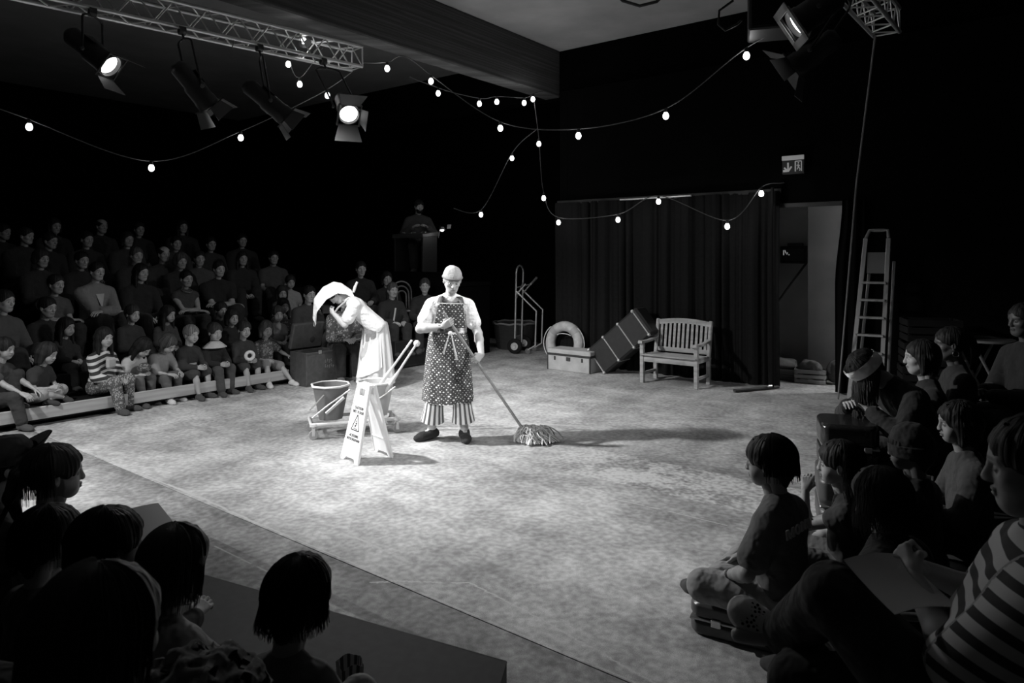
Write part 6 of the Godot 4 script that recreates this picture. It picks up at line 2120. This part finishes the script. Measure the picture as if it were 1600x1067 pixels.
func near_right() -> void:
	var turn := func(x: float, z: float) -> float: return atan2(x, z)
	var g := "spectators on the right side of the stage"
	var pd := thing("podium", "very low dark podium under the spectators at the right side of the stage", "podium", Vector3.ZERO)
	part("deck", rb(Shape.new(), -0.98, 1.5, 0.0, 0.075, 3.45, 6.6, 0.008), grained(0.02, M.cloud, Vector3.ONE * 2.0, 0.85), pd)
	# the boy on the flat case
	suitcase("flat grey hard shell case lying on the floor under the boy in the football shirt", Vector3(1.2, 0.0, -3.36), -0.5, Vector3(0.6, 0.15, 0.42), 0.1, 0.3)
	var b := person({label = "boy in a dark football shirt with printed name, cross-legged on the flat case", at = Vector3(1.25, 0.15, -3.2), turn = turn.call(-0.72, -0.7), ht = 1.34, child = true, hh = 0.222, q = 2, hip = Vector3(0, 0.1, 0), lean = 6.0, head = Vector3(3, 12, 0), hair = "short", hairtone = 0.025, top = 0.1, sleeve = 0.66, loose = 0.02, bottom = 0.26, shoe = 0.06, skin = 0.3, group = g,
		fl = Vector3(-0.12, 0.06, 0.26), fr = Vector3(0.1, 0.05, 0.34), kl = Vector3(1, 0.12, 0.45), kr = Vector3(-1, 0.15, 0.4), hl = Vector3(0.15, 0.17, 0.2), hr = Vector3(-0.1, 0.16, 0.26), el = Vector3(1, -0.6, -0.3)})
	var hx: Transform3D = b.get_meta("head_at")
	var hs := part("loose_hair", strands(460, 0.07, 41, 0.0, 0.3, 0.002, 80.0, 280.0), hair_mat(0.02), b)
	hs.transform = hx
	hs.set_meta("kind", "stuff")
	var arms: Array = b.get_meta("arms_at")
	var cuff: Vector3 = arms[0][0].lerp(arms[0][1], 0.66)
	var cd: Vector3 = (arms[0][1] - arms[0][0]).normalized()
	part("sleeve_cuff", Shape.new().tube([cuff - cd * 0.012, cuff + cd * 0.022], [0.054, 0.055], 16), cloth(0.16, true), b)
	part("watch", Shape.new().tube([arms[0][2] - (arms[0][2] - arms[0][1]).normalized() * 0.02, arms[0][2] - (arms[0][2] - arms[0][1]).normalized() * 0.038], 0.027, 12), mat(0.03, 0.5), b)
	# the name across the shoulders, bent to the back
	var tm := lettering("MODRIC", 0.042, 0.006)
	var ar := tm.get_mesh_arrays()
	var vs: PackedVector3Array = ar[Mesh.ARRAY_VERTEX]
	var lean := Basis.from_euler(Vector3(deg_to_rad(6.0), 0, 0))
	for k in vs.size():
		var p := vs[k]
		vs[k] = Vector3(0, 0.1, 0) + lean * Vector3(0.055 - p.x, p.y + 0.335 - 1.2 * p.x * p.x, -0.046 - p.z - 0.094 * sqrt(maxf(0.02, 1.0 - pow(maxf(absf(0.055 - p.x) - 0.055, 0.0) / 0.16, 2.0))))
	ar[Mesh.ARRAY_VERTEX] = vs
	var nn: PackedVector3Array = ar[Mesh.ARRAY_NORMAL]
	for k in nn.size():
		nn[k] = Vector3(-nn[k].x, nn[k].y, -nn[k].z)
	ar[Mesh.ARRAY_NORMAL] = nn
	var am := ArrayMesh.new()
	am.add_surface_from_arrays(Mesh.PRIMITIVE_TRIANGLES, ar)
	part("name_print", am, mat(0.5, 0.8), b)
	# the girl beside him
	var gl := person({label = "girl with long dark hair, hand at her mouth, beside the boy on the case", at = Vector3(1.72, 0.1, -3.58), turn = turn.call(-0.85, -0.52), ht = 1.2, child = true, hh = 0.215, q = 2, hip = Vector3(0, 0.085, 0), lean = 3.0, head = Vector3(0, 8, 0), hair = "back", hairtone = 0.03, top = 0.03, sleeve = 0.25, bottom = 0.09, skin = 0.34, group = g, shoe = 0.1,
		fl = Vector3(-0.12, 0.06, 0.26), fr = Vector3(0.1, 0.05, 0.32), kl = Vector3(1, 0.5, 0.5), kr = Vector3(-1, 0.5, 0.5), hl = Vector3(0.06, 0.48, 0.19), wl = Vector3(-0.4, 0.9, -0.1), hr = Vector3(-0.08, 0.15, 0.24), gl = true, el = Vector3(0.2, -1, 0.1)})
	var hs2 := part("loose_hair", strands(420, 0.3, 43, 0.0, 0.3, 0.005, 95.0, 265.0), hair_mat(0.035), gl)
	hs2.transform = gl.get_meta("head_at")
	hs2.set_meta("kind", "stuff")
	# blond child with their back to the viewer
	var bl := person({label = "person with fair layered hair and dark jacket, seen from behind beside the girl", at = Vector3(1.5, 0.03, -2.68), turn = turn.call(-0.6, -0.8), ht = 1.42, child = true, hh = 0.215, q = 2, hip = Vector3(0, 0.2, 0), lean = 8.0, head = Vector3(4, -6, 0), hair = "short", hairtone = 0.07, top = 0.014, topname = "jacket", sleeve = 1.9, loose = 0.03, bottom = 0.02, skin = 0.3, group = g,
		fl = Vector3(0.1, 0.06, 0.36), fr = Vector3(-0.1, 0.06, 0.42), kl = Vector3(0.4, 1, 0.6), kr = Vector3(-0.4, 1, 0.6), hl = Vector3(0.12, 0.3, 0.3), hr = Vector3(-0.1, 0.3, 0.3)})
	var hs3 := part("loose_hair", strands(900, 0.13, 47, 0.0, -0.5, 0.009, 55.0, 305.0, 1.03), hair_mat(0.09), bl)
	hs3.transform = bl.get_meta("head_at")
	hs3.set_meta("kind", "stuff")
	# the suitcases by the woman with the headband
	suitcase("dull grey hard case lying under the glossy black one, right of the girl", Vector3(2.2, 0.075, -4.42), -0.35, Vector3(0.5, 0.36, 0.5), 0.07, 0.45)
	var sc := suitcase("glossy black upright case with the headband woman's hands on its top", Vector3(2.16, 0.44, -4.5), -0.3, Vector3(0.34, 0.3, 0.34), 0.02, 0.22)
	var hw := person({label = "woman with a white headband bending low over the glossy black case, long hair hanging", at = Vector3(2.78, 0.0, -4.6), turn = turn.call(-1.0, 0.12), ht = 1.66, q = 2, hip = Vector3(0, 0.55, 0), lean = 40.0, head = Vector3(52, -4, 0), hair = "crop", hairtone = 0.02, top = 0.012, sleeve = 1.9, bottom = 0.02, skin = 0.32, group = g, hl = Vector3(0.08, 0.8, 0.5), hr = Vector3(-0.1, 0.8, 0.54), el = Vector3(0.8, -0.5, -0.3), er = Vector3(-0.8, -0.5, -0.3)})
	stool("woman with the headband", Vector3(2.8, 0.0, -4.6), 0.42)
	stool("fair haired person in the dark jacket", Vector3(1.5, 0.0, -2.68), 0.11)
	var hx4: Transform3D = hw.get_meta("head_at")
	var hb := Shape.new().sheet(func(u: float, v: float) -> Vector3:
		var a := u * TAU
		return Vector3(cos(a) * (0.096 - 0.01 * absf(v - 0.5)), 0.035 + (v - 0.5) * 0.075 + 0.02 * sin(a), -0.012 + sin(a) * (0.118 - 0.01 * absf(v - 0.5))), 40, 8, 0.008)
	var hbm := part("headband", hb, cloth(0.9, true), hw)
	hbm.transform = hx4
	var fall := Shape.new()
	var rng := RandomNumberGenerator.new()
	rng.seed = 12
	for k in 260:
		var a := rng.randf_range(-2.9, 2.9)
		var p: Vector3 = hx4 * Vector3(sin(a) * 0.09, 0.0, -0.01 + cos(a) * 0.108)
		var pts := [hx4 * Vector3(sin(a) * 0.085, 0.05, -0.01 + cos(a) * 0.1), p]
		var ph := rng.randf_range(0, TAU)
		for j in rng.randi_range(6, 9):
			p += Vector3(sin(ph + j * 1.1) * 0.006, -0.028, cos(ph + j * 0.9) * 0.006 + 0.001)
			pts.append(p)
		fall.tube(pts, 0.0028, 4)
	part("hanging_hair", fall, hair_mat(0.12), hw).set_meta("kind", "stuff")
	# the others on the right, mostly in the dark
	var rest := [
		{label = "spectator whose lit cheek shows in profile behind the headband woman", at = Vector3(2.95, 0.05, -4.9), turn = turn.call(-0.9, -0.35), ht = 1.5, hip = Vector3(0, 0.38, 0), hair = "bob", hairtone = 0.02, top = 0.012, q = 1, skin = 0.3},
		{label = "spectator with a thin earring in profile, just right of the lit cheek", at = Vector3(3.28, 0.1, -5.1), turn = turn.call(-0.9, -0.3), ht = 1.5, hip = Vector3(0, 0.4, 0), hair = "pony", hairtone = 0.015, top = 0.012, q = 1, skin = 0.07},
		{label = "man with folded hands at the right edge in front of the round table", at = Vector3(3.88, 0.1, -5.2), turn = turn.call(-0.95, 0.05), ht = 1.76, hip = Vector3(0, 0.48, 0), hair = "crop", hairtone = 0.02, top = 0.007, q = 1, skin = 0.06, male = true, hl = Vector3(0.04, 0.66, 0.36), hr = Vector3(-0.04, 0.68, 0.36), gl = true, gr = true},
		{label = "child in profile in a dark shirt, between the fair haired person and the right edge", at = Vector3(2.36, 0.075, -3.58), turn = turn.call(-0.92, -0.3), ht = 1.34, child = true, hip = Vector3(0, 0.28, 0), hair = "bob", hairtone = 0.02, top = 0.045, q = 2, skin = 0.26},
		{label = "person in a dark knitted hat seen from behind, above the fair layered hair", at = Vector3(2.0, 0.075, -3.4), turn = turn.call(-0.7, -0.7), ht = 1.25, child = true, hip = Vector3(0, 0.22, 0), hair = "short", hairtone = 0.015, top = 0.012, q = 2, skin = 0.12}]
	for s in rest:
		s.group = g
		s.sleeve = 1.9
		s.bottom = 0.02
		s.lean = 5.0
		s.head = Vector3(2, 0, 0)
		if not s.has("fl"):
			s.fl = Vector3(0.08, 0.07, 0.36)
			s.fr = Vector3(-0.08, 0.07, 0.4)
		var o := person(s)
		stool({"lit": "spectator with the lit cheek", "ear": "spectator with the earring", "man": "man with folded hands", "chi": "child in profile in the dark shirt", "hat": "person in the knitted hat"}["lit" if s.label.contains("cheek shows") else "ear" if s.label.contains("earring") else "man" if s.label.begins_with("man") else "hat" if s.label.contains("knitted") else "chi"], s.at, s.hip.y - 0.08 * s.ht)
		var h5: Transform3D = o.get_meta("head_at")
		if s.label.contains("knitted hat"):
			var hat := part("knitted_hat", Shape.new().lathe([Vector2(0.104, -0.03), Vector2(0.108, -0.02), Vector2(0.108, 0.03), Vector2(0.1, 0.035), Vector2(0.1, 0.07), Vector2(0.08, 0.12), Vector2(0.04, 0.148), Vector2(0.0, 0.152)], 28, Transform3D(Basis.from_scale(Vector3(0.95, 1, 1.12)), Vector3(0, 0, -0.014))), cloth(0.012, true), o)
			hat.transform = h5
		if s.label.contains("earring"):
			var er := []
			for k in 14:
				er.append(h5 * Vector3(0.092, -0.06 + sin(TAU * k / 14) * 0.02, -0.01 + cos(TAU * k / 14) * 0.02))
			part("earring", Shape.new().tube(er, 0.002, 6, true), mat(0.25, 0.35, 0.9), o)
		if s.label.contains("lit cheek") and false:
			pass
	# the woman in the striped top with the paper on her lap
	var stripe := pattern_mat("breton", 1.0)
	var sa := Vector3(0.19, 1.0, -0.18)
	var sd := Vector3(0.18, -0.8, 0.35).normalized()
	var w := person({label = "woman in a striped top sitting with crossed legs in the right foreground corner", at = Vector3(1.2, 0.0, -1.85), turn = turn.call(-0.85, -0.5), ht = 1.72, q = 2, hip = Vector3(0, 0.57, 0), lean = -18.0, head = Vector3(4, -4, 0), hh = 0.24, hair = "back", hairtone = 0.02, top = 0.3, topname = "striped_top", sleeve = 0.97, loose = 0.022, topmat = stripe, topuv = func(p: Vector3) -> Vector2: return Vector2(p.x, (p - sa).dot(sd) * 17.5 if p.x > 0.12 else (0.62 - p.y) * 17.5), bottom = 0.022, skin = 0.3, shoe = -1.0, group = g,
		fl = Vector3(-0.25, 0.53, 0.5), kl = Vector3(0, 1, 0.6), toel = Vector3(0.25, 0.1, 0.9), fr = Vector3(-0.06, 0.085, 0.44), kr = Vector3(0, 1, 0.6), hl = Vector3(-0.1, 0.88, 0.12), el = Vector3(0.5, -1, 0.0), hr = Vector3(-0.22, 0.86, 0.1), gl = true, pl = Vector3(-1, 0, -0.3)})
	var hs6 := part("loose_hair", strands(420, 0.24, 53, 0.0, 0.3, 0.006, 75.0, 285.0), hair_mat(0.022), w)
	hs6.transform = w.get_meta("head_at")
	hs6.set_meta("kind", "stuff")
	# her perforated clogs
	for k in 2:
		var p: Vector3 = [w.get_meta("legs_at")[0][2], w.get_meta("legs_at")[1][2]][k]
		var fw: Vector3 = [Vector3(0.12, 0.45, 0.8), Vector3(-0.1, -0.15, 1.0)][k].normalized()
		var uh: Vector3 = [Vector3(0.9, 0.7, -0.3), Vector3.UP][k]
		var upv := (uh - fw * uh.dot(fw)).normalized()
		var fb := Basis(upv.cross(fw), upv, fw)
		var o := fb * Vector3(0, -0.045, 0.05)
		var f := Field.new(Vector3(-0.2, -0.2, -0.2), Vector3(0.2, 0.2, 0.25), 0.008)
		f.bone(fb * Vector3(0, -0.035, -0.055), fb * Vector3(0, -0.03, 0.12), 0.044, 0.052, 0.03, fb.y, 0.8)
		f.bone(fb * Vector3(0, -0.02, 0.07), fb * Vector3(0, -0.03, 0.135), 0.046, 0.044, 0.03)
		f.plane(fb * Vector3(0, -0.068, 0), -fb.y)
		var cl := part("clog", f.net(Shape.new()), cloth(0.55, true), w)
		cl.position = p
		var holes := Shape.new()
		for j in 46:
			var r := sqrt((j + 0.5) / 46.0) * 0.05
			var a := j * 2.399
			var q := Vector3(cos(a) * r * 0.85, 0, 0.11 + sin(a) * r * 1.15)
			q.y = 0.0205 - 7.0 * q.x * q.x - 9.0 * pow(maxf(0.0, q.z - 0.1), 2)
			holes.lathe([Vector2(0.0, -0.006), Vector2(0.0046, -0.006), Vector2(0.0046, 0.0035), Vector2(0.0, 0.0035)], 8, Transform3D(fb, fb * q))
		part("vent_hole", holes, mat(0.012, 0.9), cl).set_meta("kind", "stuff")
		part("heel_strap", Shape.new().tube([fb * Vector3(0.05, -0.01, 0.03), fb * Vector3(0.045, 0.0, -0.07), fb * Vector3(0, 0.0, -0.1), fb * Vector3(-0.045, 0.0, -0.07), fb * Vector3(-0.05, -0.01, 0.03)], 0.012, 8, false, 0.5), cloth(0.2, true), cl)
	solo("paper_sheet", Shape.new().sheet(func(u: float, v: float) -> Vector3: return Vector3((u - 0.5) * 0.21, 0.012 * sin(u * 4.0) + 0.02 * v * v, (v - 0.5) * 0.2), 10, 8, 0.0012), mat(0.5, 0.8), "pale sheets of paper on the lap of the woman in the striped top", "paper", Vector3(1.08, 0.88, -1.95), 0.25).rotation.x = 0.42
	var ch := thing("tubular_chair", "dark chair with a bent tubular armrest under the woman in the striped top", "chair", Vector3(1.22, 0, -1.84), turn.call(-0.85, -0.5))
	part("seat", Shape.new().box(Vector3(0.46, 0.05, 0.44), Vector3(0, 0.44, 0), Basis(), 0.02), mat(0.02, 0.8), ch)
	part("backrest", Shape.new().box(Vector3(0.44, 0.3, 0.04), Vector3(0, 0.75, -0.3), Basis(Vector3.RIGHT, -0.15), 0.02), mat(0.02, 0.8), ch)
	for s in [-1, 1]:
		part("side_frame", Shape.new().tube([Vector3(s * 0.26, 0.02, 0.2), Vector3(s * 0.26, 0.6, 0.24), Vector3(s * 0.26, 0.68, 0.2), Vector3(s * 0.26, 0.7, 0.1), Vector3(s * 0.26, 0.68, -0.3), Vector3(s * 0.25, 0.02, -0.32)], 0.014, 10), mat(0.16, 0.3, 0.7), ch)
	# a shoe with pale laces beside the fair haired person
	var tr := thing("trainer", "dark trainer with pale laces beside the paper of the striped woman", "shoe", Vector3(1.18, 0.57, -2.4), turn.call(-0.9, -0.3))
	var ff := Field.new(Vector3(-0.06, -0.01, -0.14), Vector3(0.06, 0.12, 0.16), 0.007)
	ff.bone(Vector3(0, 0.03, -0.08), Vector3(0, 0.03, 0.1), 0.038, 0.04, 0.02)
	ff.bone(Vector3(0, 0.07, -0.07), Vector3(0, 0.05, 0.03), 0.036, 0.034, 0.03)
	ff.plane(Vector3.ZERO, Vector3.DOWN)
	part("upper", ff.net(Shape.new()), cloth(0.02, true), tr)
	part("sole", Shape.new().box(Vector3(0.085, 0.02, 0.27), Vector3(0, -0.006, 0.0), Basis(), 0.009), mat(0.3, 0.7), tr)
	for k in 5:
		part("lace", Shape.new().tube([Vector3(-0.03, 0.075 - 0.004 * k, 0.0 + 0.022 * k), Vector3(0, 0.088 - 0.006 * k, 0.008 + 0.022 * k), Vector3(0.03, 0.075 - 0.004 * k, 0.016 + 0.022 * k)], 0.004, 6), mat(0.6, 0.8), tr)


const LAMP_ENERGY := [42.0, 15.0, 14.6, 4.0, 9.0, 10.0, 31.0, 1.6, 23.0]


func _ready() -> void:
	var cam := Camera3D.new()
	cam.name = "camera"
	add_child(cam)
	cam.position = Vector3(0, 1.8, 0)
	var lens := CameraAttributesPhysical.new()
	lens.frustum_focal_length = 24.5
	lens.frustum_focus_distance = 6.0
	lens.exposure_aperture = 5.6
	lens.frustum_near = 0.1
	lens.frustum_far = 60.0
	cam.attributes = lens
	cam.projection = Camera3D.PROJECTION_FRUSTUM     # the lens is shifted down, so that uprights stay upright
	cam.near = 0.1
	cam.far = 60.0
	cam.size = 0.1 * 1067.0 / 1090.0
	cam.frustum_offset = Vector2(0, -0.1 * 135.5 / 1090.0)
	var we := WorldEnvironment.new()
	we.name = "world"
	var env := Environment.new()
	env.background_mode = Environment.BG_COLOR
	env.background_color = Color.BLACK
	env.tonemap_mode = Environment.TONE_MAPPER_LINEAR
	env.tonemap_exposure = 1.0
	env.sdfgi_enabled = true
	env.ssao_enabled = true
	env.ssil_enabled = true
	we.environment = env
	add_child(we)
	skin = StandardMaterial3D.new()
	skin.vertex_color_use_as_albedo = true
	skin.roughness = 0.55
	M.wrinkle = noise_tex(0.014, 256, false, 6, 3)
	M.cloud = noise_tex(0.02, 256, false, 6, 5, 2, FastNoiseLite.TYPE_SIMPLEX_SMOOTH, [0.6, 1.0])
	M.plaster = noise_tex(0.012, 256, false, 6, 5, 6, FastNoiseLite.TYPE_SIMPLEX_SMOOTH, [0.7, 1.0])
	M.boards = stretched(0.02, 12, 512, 0.55)
	M.wood = stretched(0.03, 10, 256, 0.78)
	M.strands = stretched(0.05, 16, 256, 0.3, true)
	M.strands_tone = stretched(0.04, 16, 256, 0.45, true)

	# the lamps that light the stage
	var t0 := Vector3(-6.65, 4.1, -3.8)
	var t1 := Vector3(-1.83, 4.1, -8.53)
	var w := LAMP_ENERGY
	stage_lamp("stage lamp with a bright lens hanging at the left end of the left truss", Vector3(-3.72, 3.55, -6.45), Vector3(0.9, 0.0, -5.9), Vector3(-3.91, 4.06, -6.5), [15, -99, 15, -99], 0.52, 0.105, 4.0, w[0], 33.0, 1.0)
	stage_lamp("dark stage lamp, second from the left under the left truss, aimed away", Vector3(-3.02, 3.3, -6.92), Vector3(-1.3, 0.4, -9.2), Vector3(-3.33, 4.06, -7.04), [20, 20, 20, 20], 0.46, 0.1, 4.0, w[1], 32.0, 1.0)
	stage_lamp("dark stage lamp, third from the left under the left truss, aimed away", Vector3(-2.42, 3.28, -7.42), Vector3(1.4, 0.0, -9.4), Vector3(-2.76, 4.06, -7.62), [20, 20, 20, 20], 0.5, 0.1, 4.0, w[2], 36.0, 1.0)
	stage_lamp("stage lamp with bright lens and open barn doors, left truss's right end", Vector3(-1.8, 3.35, -7.7), Vector3(0.2, 0.0, -3.3), Vector3(-2.21, 4.06, -8.16), [60, 20, 50, -99], 0.45, 0.11, 4.0, w[3], 34.0, 1.0)
	stage_lamp("stage lamp with a large square colour frame and bright lens near the right truss", Vector3(2.36, 3.72, -5.8), Vector3(-3.4, 0.0, -6.6), Vector3(2.75, 4.06, -5.6), [-99, -99, -99, -99], 0.42, 0.12, 4.0, w[4], 28.0, 0.8)
	stage_lamp("stage lamp with spread barn doors below the one with the square frame, right truss", Vector3(2.53, 3.48, -6.2), Vector3(-1.6, 0.4, -9.0), Vector3(2.95, 4.06, -6.0), [50, 40, 50, 40], 0.4, 0.11, 2.0, w[5], 30.0, 1.0)
	stage_lamp("stage lamp high behind the viewer that lights the performers' fronts", Vector3(-2.6, 4.85, 2.6), Vector3(-1.2, 0.7, -7.0), Vector3(-2.6, 5.28, 2.7), [-99, -99, -99, -99], 0.5, 0.11, 4.0, w[6], 14.0, 1.0)
	stage_lamp("added fill lamp on the right truss outside the picture, aimed at the near stage floor", Vector3(1.5, 3.72, -3.95), Vector3(-0.7, 0.0, -3.9), Vector3(1.9, 4.08, -4.75), [-99, -99, -99, -99], 0.42, 0.11, 4.0, w[7], 30.0, 0.8)  # out-of-view lamp added as fill to brighten the near floor
	stage_lamp("added fill lamp on the left truss outside the picture, aimed at the front row", Vector3(-5.3, 3.65, -4.7), Vector3(-3.6, 0.0, -6.3), Vector3(-5.45, 4.06, -4.98), [-99, -99, -99, -99], 0.42, 0.11, 4.0, w[8], 36.0, 0.9)  # unseen lamp put in as fill for the left floor and front row
	hall()
	truss("lighting_truss", "long square aluminium truss across the upper left carrying four stage lamps", t0, t1, 0.24, 20)
	truss("lighting_truss", "square aluminium truss at the upper right from which the rope hangs", Vector3(2.0, 4.1, -4.75), Vector3(4.0, 4.1, -7.2), 0.24, 10)
	lights_and_strings()
	curtain()
	exit_sign()
	back_room()
	ladder()
	garden_bench()
	trunks()
	lifebuoy()
	hand_truck()
	left_cases()
	bentwood_chair()
	control_booth()
	wet_floor_sign()
	mop_trolley()
	mop()
	woman_with_mop()
	bent_woman()
	behind_performers()
	crowd()
	near_left()
	near_right()


func stretched(freq: float, times: int, n: int, low: float, upright := false) -> ImageTexture:  # a grain: noise drawn out along one side
	var f := FastNoiseLite.new()
	f.seed = 17
	f.frequency = freq
	f.fractal_octaves = 4
	var im := f.get_seamless_image(n, maxi(16, n / times)) if upright else f.get_seamless_image(maxi(16, n / times), n)
	im.resize(n, n, Image.INTERPOLATE_CUBIC)
	im.convert(Image.FORMAT_L8)
	var d := im.get_data()
	for k in d.size():
		d[k] = int(255.0 * lerpf(low, 1.0, d[k] / 255.0))
	im = Image.create_from_data(n, n, false, Image.FORMAT_L8, d)
	im.convert(Image.FORMAT_RGB8)
	return ImageTexture.create_from_image(im)


func lights_and_strings() -> void:
	festoon("a", [Vector3(-5.76, 3.46, -7.30), Vector3(-5.26, 3.19, -7.60), Vector3(-4.29, 2.83, -8.30), Vector3(-3.46, 3.29, -8.90), Vector3(-2.46, 3.92, -9.30), Vector3(-1.88, 4.14, -8.60)], [1, 2, 3, 4], "that sags over the left audience", ["lit bulb at the far left of the string over the left audience", "lowest lit bulb of the string over the left audience", "lit bulb right of the lowest one over the left audience", "lit bulb between the two right lamps of the left truss"])
	festoon("b", [Vector3(-2.97, 4.59, -9.00), Vector3(-2.95, 4.31, -9.20), Vector3(-2.83, 4.07, -9.30), Vector3(-2.44, 4.47, -9.00)], [1, 2], "looped under the left truss", ["lit bulb just under the left truss, upper one of two", "lit bulb under the left truss, lower one of two"])
	festoon("c", [Vector3(-1.85, 4.17, -8.60), Vector3(-1.61, 4.20, -9.00), Vector3(-1.39, 4.36, -9.00), Vector3(-1.08, 4.11, -9.30), Vector3(-0.15, 3.43, -9.00), Vector3(0.80, 3.23, -8.40), Vector3(1.72, 3.35, -7.80), Vector3(2.42, 3.85, -7.20), Vector3(2.95, 4.05, -6.20)], [1, 3, 4, 5, 6, 7], "from the left truss to the right truss", ["lit bulb just right of the left truss's end", "lit bulb under the beam where the long string begins to drop", "lit bulb of the long string below the beam's end", "lit bulb at the bottom of the long string's sag", "lit bulb of the long string rising towards the right truss", "lit bulb of the long string nearest the right truss"])
	festoon("d", [Vector3(-1.47, 4.35, -10.00), Vector3(-1.09, 4.18, -10.30), Vector3(-0.49, 4.07, -10.50), Vector3(-0.23, 4.12, -10.60), Vector3(0.19, 4.17, -10.90), Vector3(0.33, 4.25, -11.00), Vector3(0.51, 4.43, -11.20)], [1, 2, 3, 4, 5], "behind the beam's lower edge", ["lit bulb of the short string behind the beam, leftmost", "lit bulb of the short string behind the beam, second from left", "lit bulb of the short string behind the beam, in its middle", "lit bulb of the short string behind the beam, fourth from left", "lit bulb of the short string behind the beam, next to its bracket"])
	festoon("e", [Vector3(0.34, 4.33, -11.10), Vector3(0.42, 3.53, -10.90), Vector3(0.50, 2.69, -11.00), Vector3(0.74, 2.31, -11.10), Vector3(1.58, 2.32, -10.40), Vector3(2.10, 2.56, -10.00), Vector3(2.90, 2.18, -9.40), Vector3(3.27, 2.60, -9.15), Vector3(3.55, 2.74, -9.10)], [1, 2, 3, 4, 5, 6, 7], "dropping from the beam and running along the curtain top", ["lit bulb hanging below the beam's end, above the curtain string", "lit bulb at the curtain's upper left corner", "small lit bulb low at the curtain's left end", "lit bulb hanging before the curtain left of the bright pole", "lit bulb in front of the bright curtain pole", "lowest lit bulb before the curtain, near its right end", "lit bulb at the curtain's upper right corner"])
	festoon("g", [Vector3(0.41, 3.83, -11.20), Vector3(0.00, 3.36, -11.30), Vector3(-0.52, 2.47, -11.70), Vector3(-1.0, 2.6, -12.00)], [1, 2], "that slants down towards the booth", ["dim lit bulb left of the beam's end, on the string to the booth", "lit bulb between the booth and the curtain"])
	var o := thing("work_light", "small bright work light clamped inside the left truss", "lamp", Vector3(-2.42, 4.28, -8.12))
	part("bulb", Shape.new().lathe(arc_profile(0.04, 10), 16), glow_mat(5.0), o)
	part("reflector", Shape.new().lathe([Vector2(0.03, 0.06), Vector2(0.07, -0.01), Vector2(0.075, -0.01), Vector2(0.035, 0.065)], 16, Transform3D(Basis(Vector3.RIGHT, 1.2), Vector3(0, 0.0, -0.03))), mat(0.5, 0.3, 0.8), o)
	omni(o, Vector3.ZERO, 0.06, 0.04)
	solo("ceiling_hanger", Shape.new().tube([Vector3(-0.35, 0.2, 0), Vector3(-0.2, 0.06, 0), Vector3(0, 0, 0), Vector3(0.2, 0.05, 0), Vector3(0.35, 0.2, 0)], 0.02, 8), mat(0.02, 0.6), "dark curved hanger at the top edge under the pale ceiling", "hanger", Vector3(1.52, 4.76, -8.3))
	solo("cable_loop", Shape.new().tube([Vector3(0.12, 0.3, 0), Vector3(-0.02, 0.2, 0), Vector3(-0.03, 0.06, 0), Vector3(0.04, 0.0, 0), Vector3(0.16, 0.06, 0), Vector3(0.2, 0.1, 0)], 0.012, 8), mat(0.012, 0.6), "loop of dark cable under the ceiling beside the loudspeaker", "cable", Vector3(2.1, 4.05, -7.0))
	var sp := thing("loudspeaker", "black box loudspeaker hung at the top edge beside the cable loop", "loudspeaker", Vector3(2.65, 3.98, -6.9), -0.3)
	part("cabinet", Shape.new().box(Vector3(0.6, 0.5, 0.45), Vector3(0, 0.25, 0), Basis(), 0.015), mat(0.004, 0.6), sp)
	part("grille", Shape.new().box(Vector3(0.54, 0.44, 0.02), Vector3(0, 0.25, 0.23), Basis(), 0.006), mat(0.008, 0.9), sp)
	part("bracket", Shape.new().tube([Vector3(0, 0.5, 0), Vector3(0, 1.32, 0)], 0.02, 8), mat(0.03, 0.5), sp)
	solo("safety_cord", Shape.new().tube([Vector3(0, 0.18, 0), Vector3(-0.03, 0.06, 0), Vector3(0.0, 0.0, 0), Vector3(0.03, 0.06, 0), Vector3(0.01, 0.18, 0)], 0.006, 6), mat(0.2, 0.7), "thin cord loop hanging from the left truss between two dark lamps", "cord", Vector3(-2.95, 3.93, -7.42))
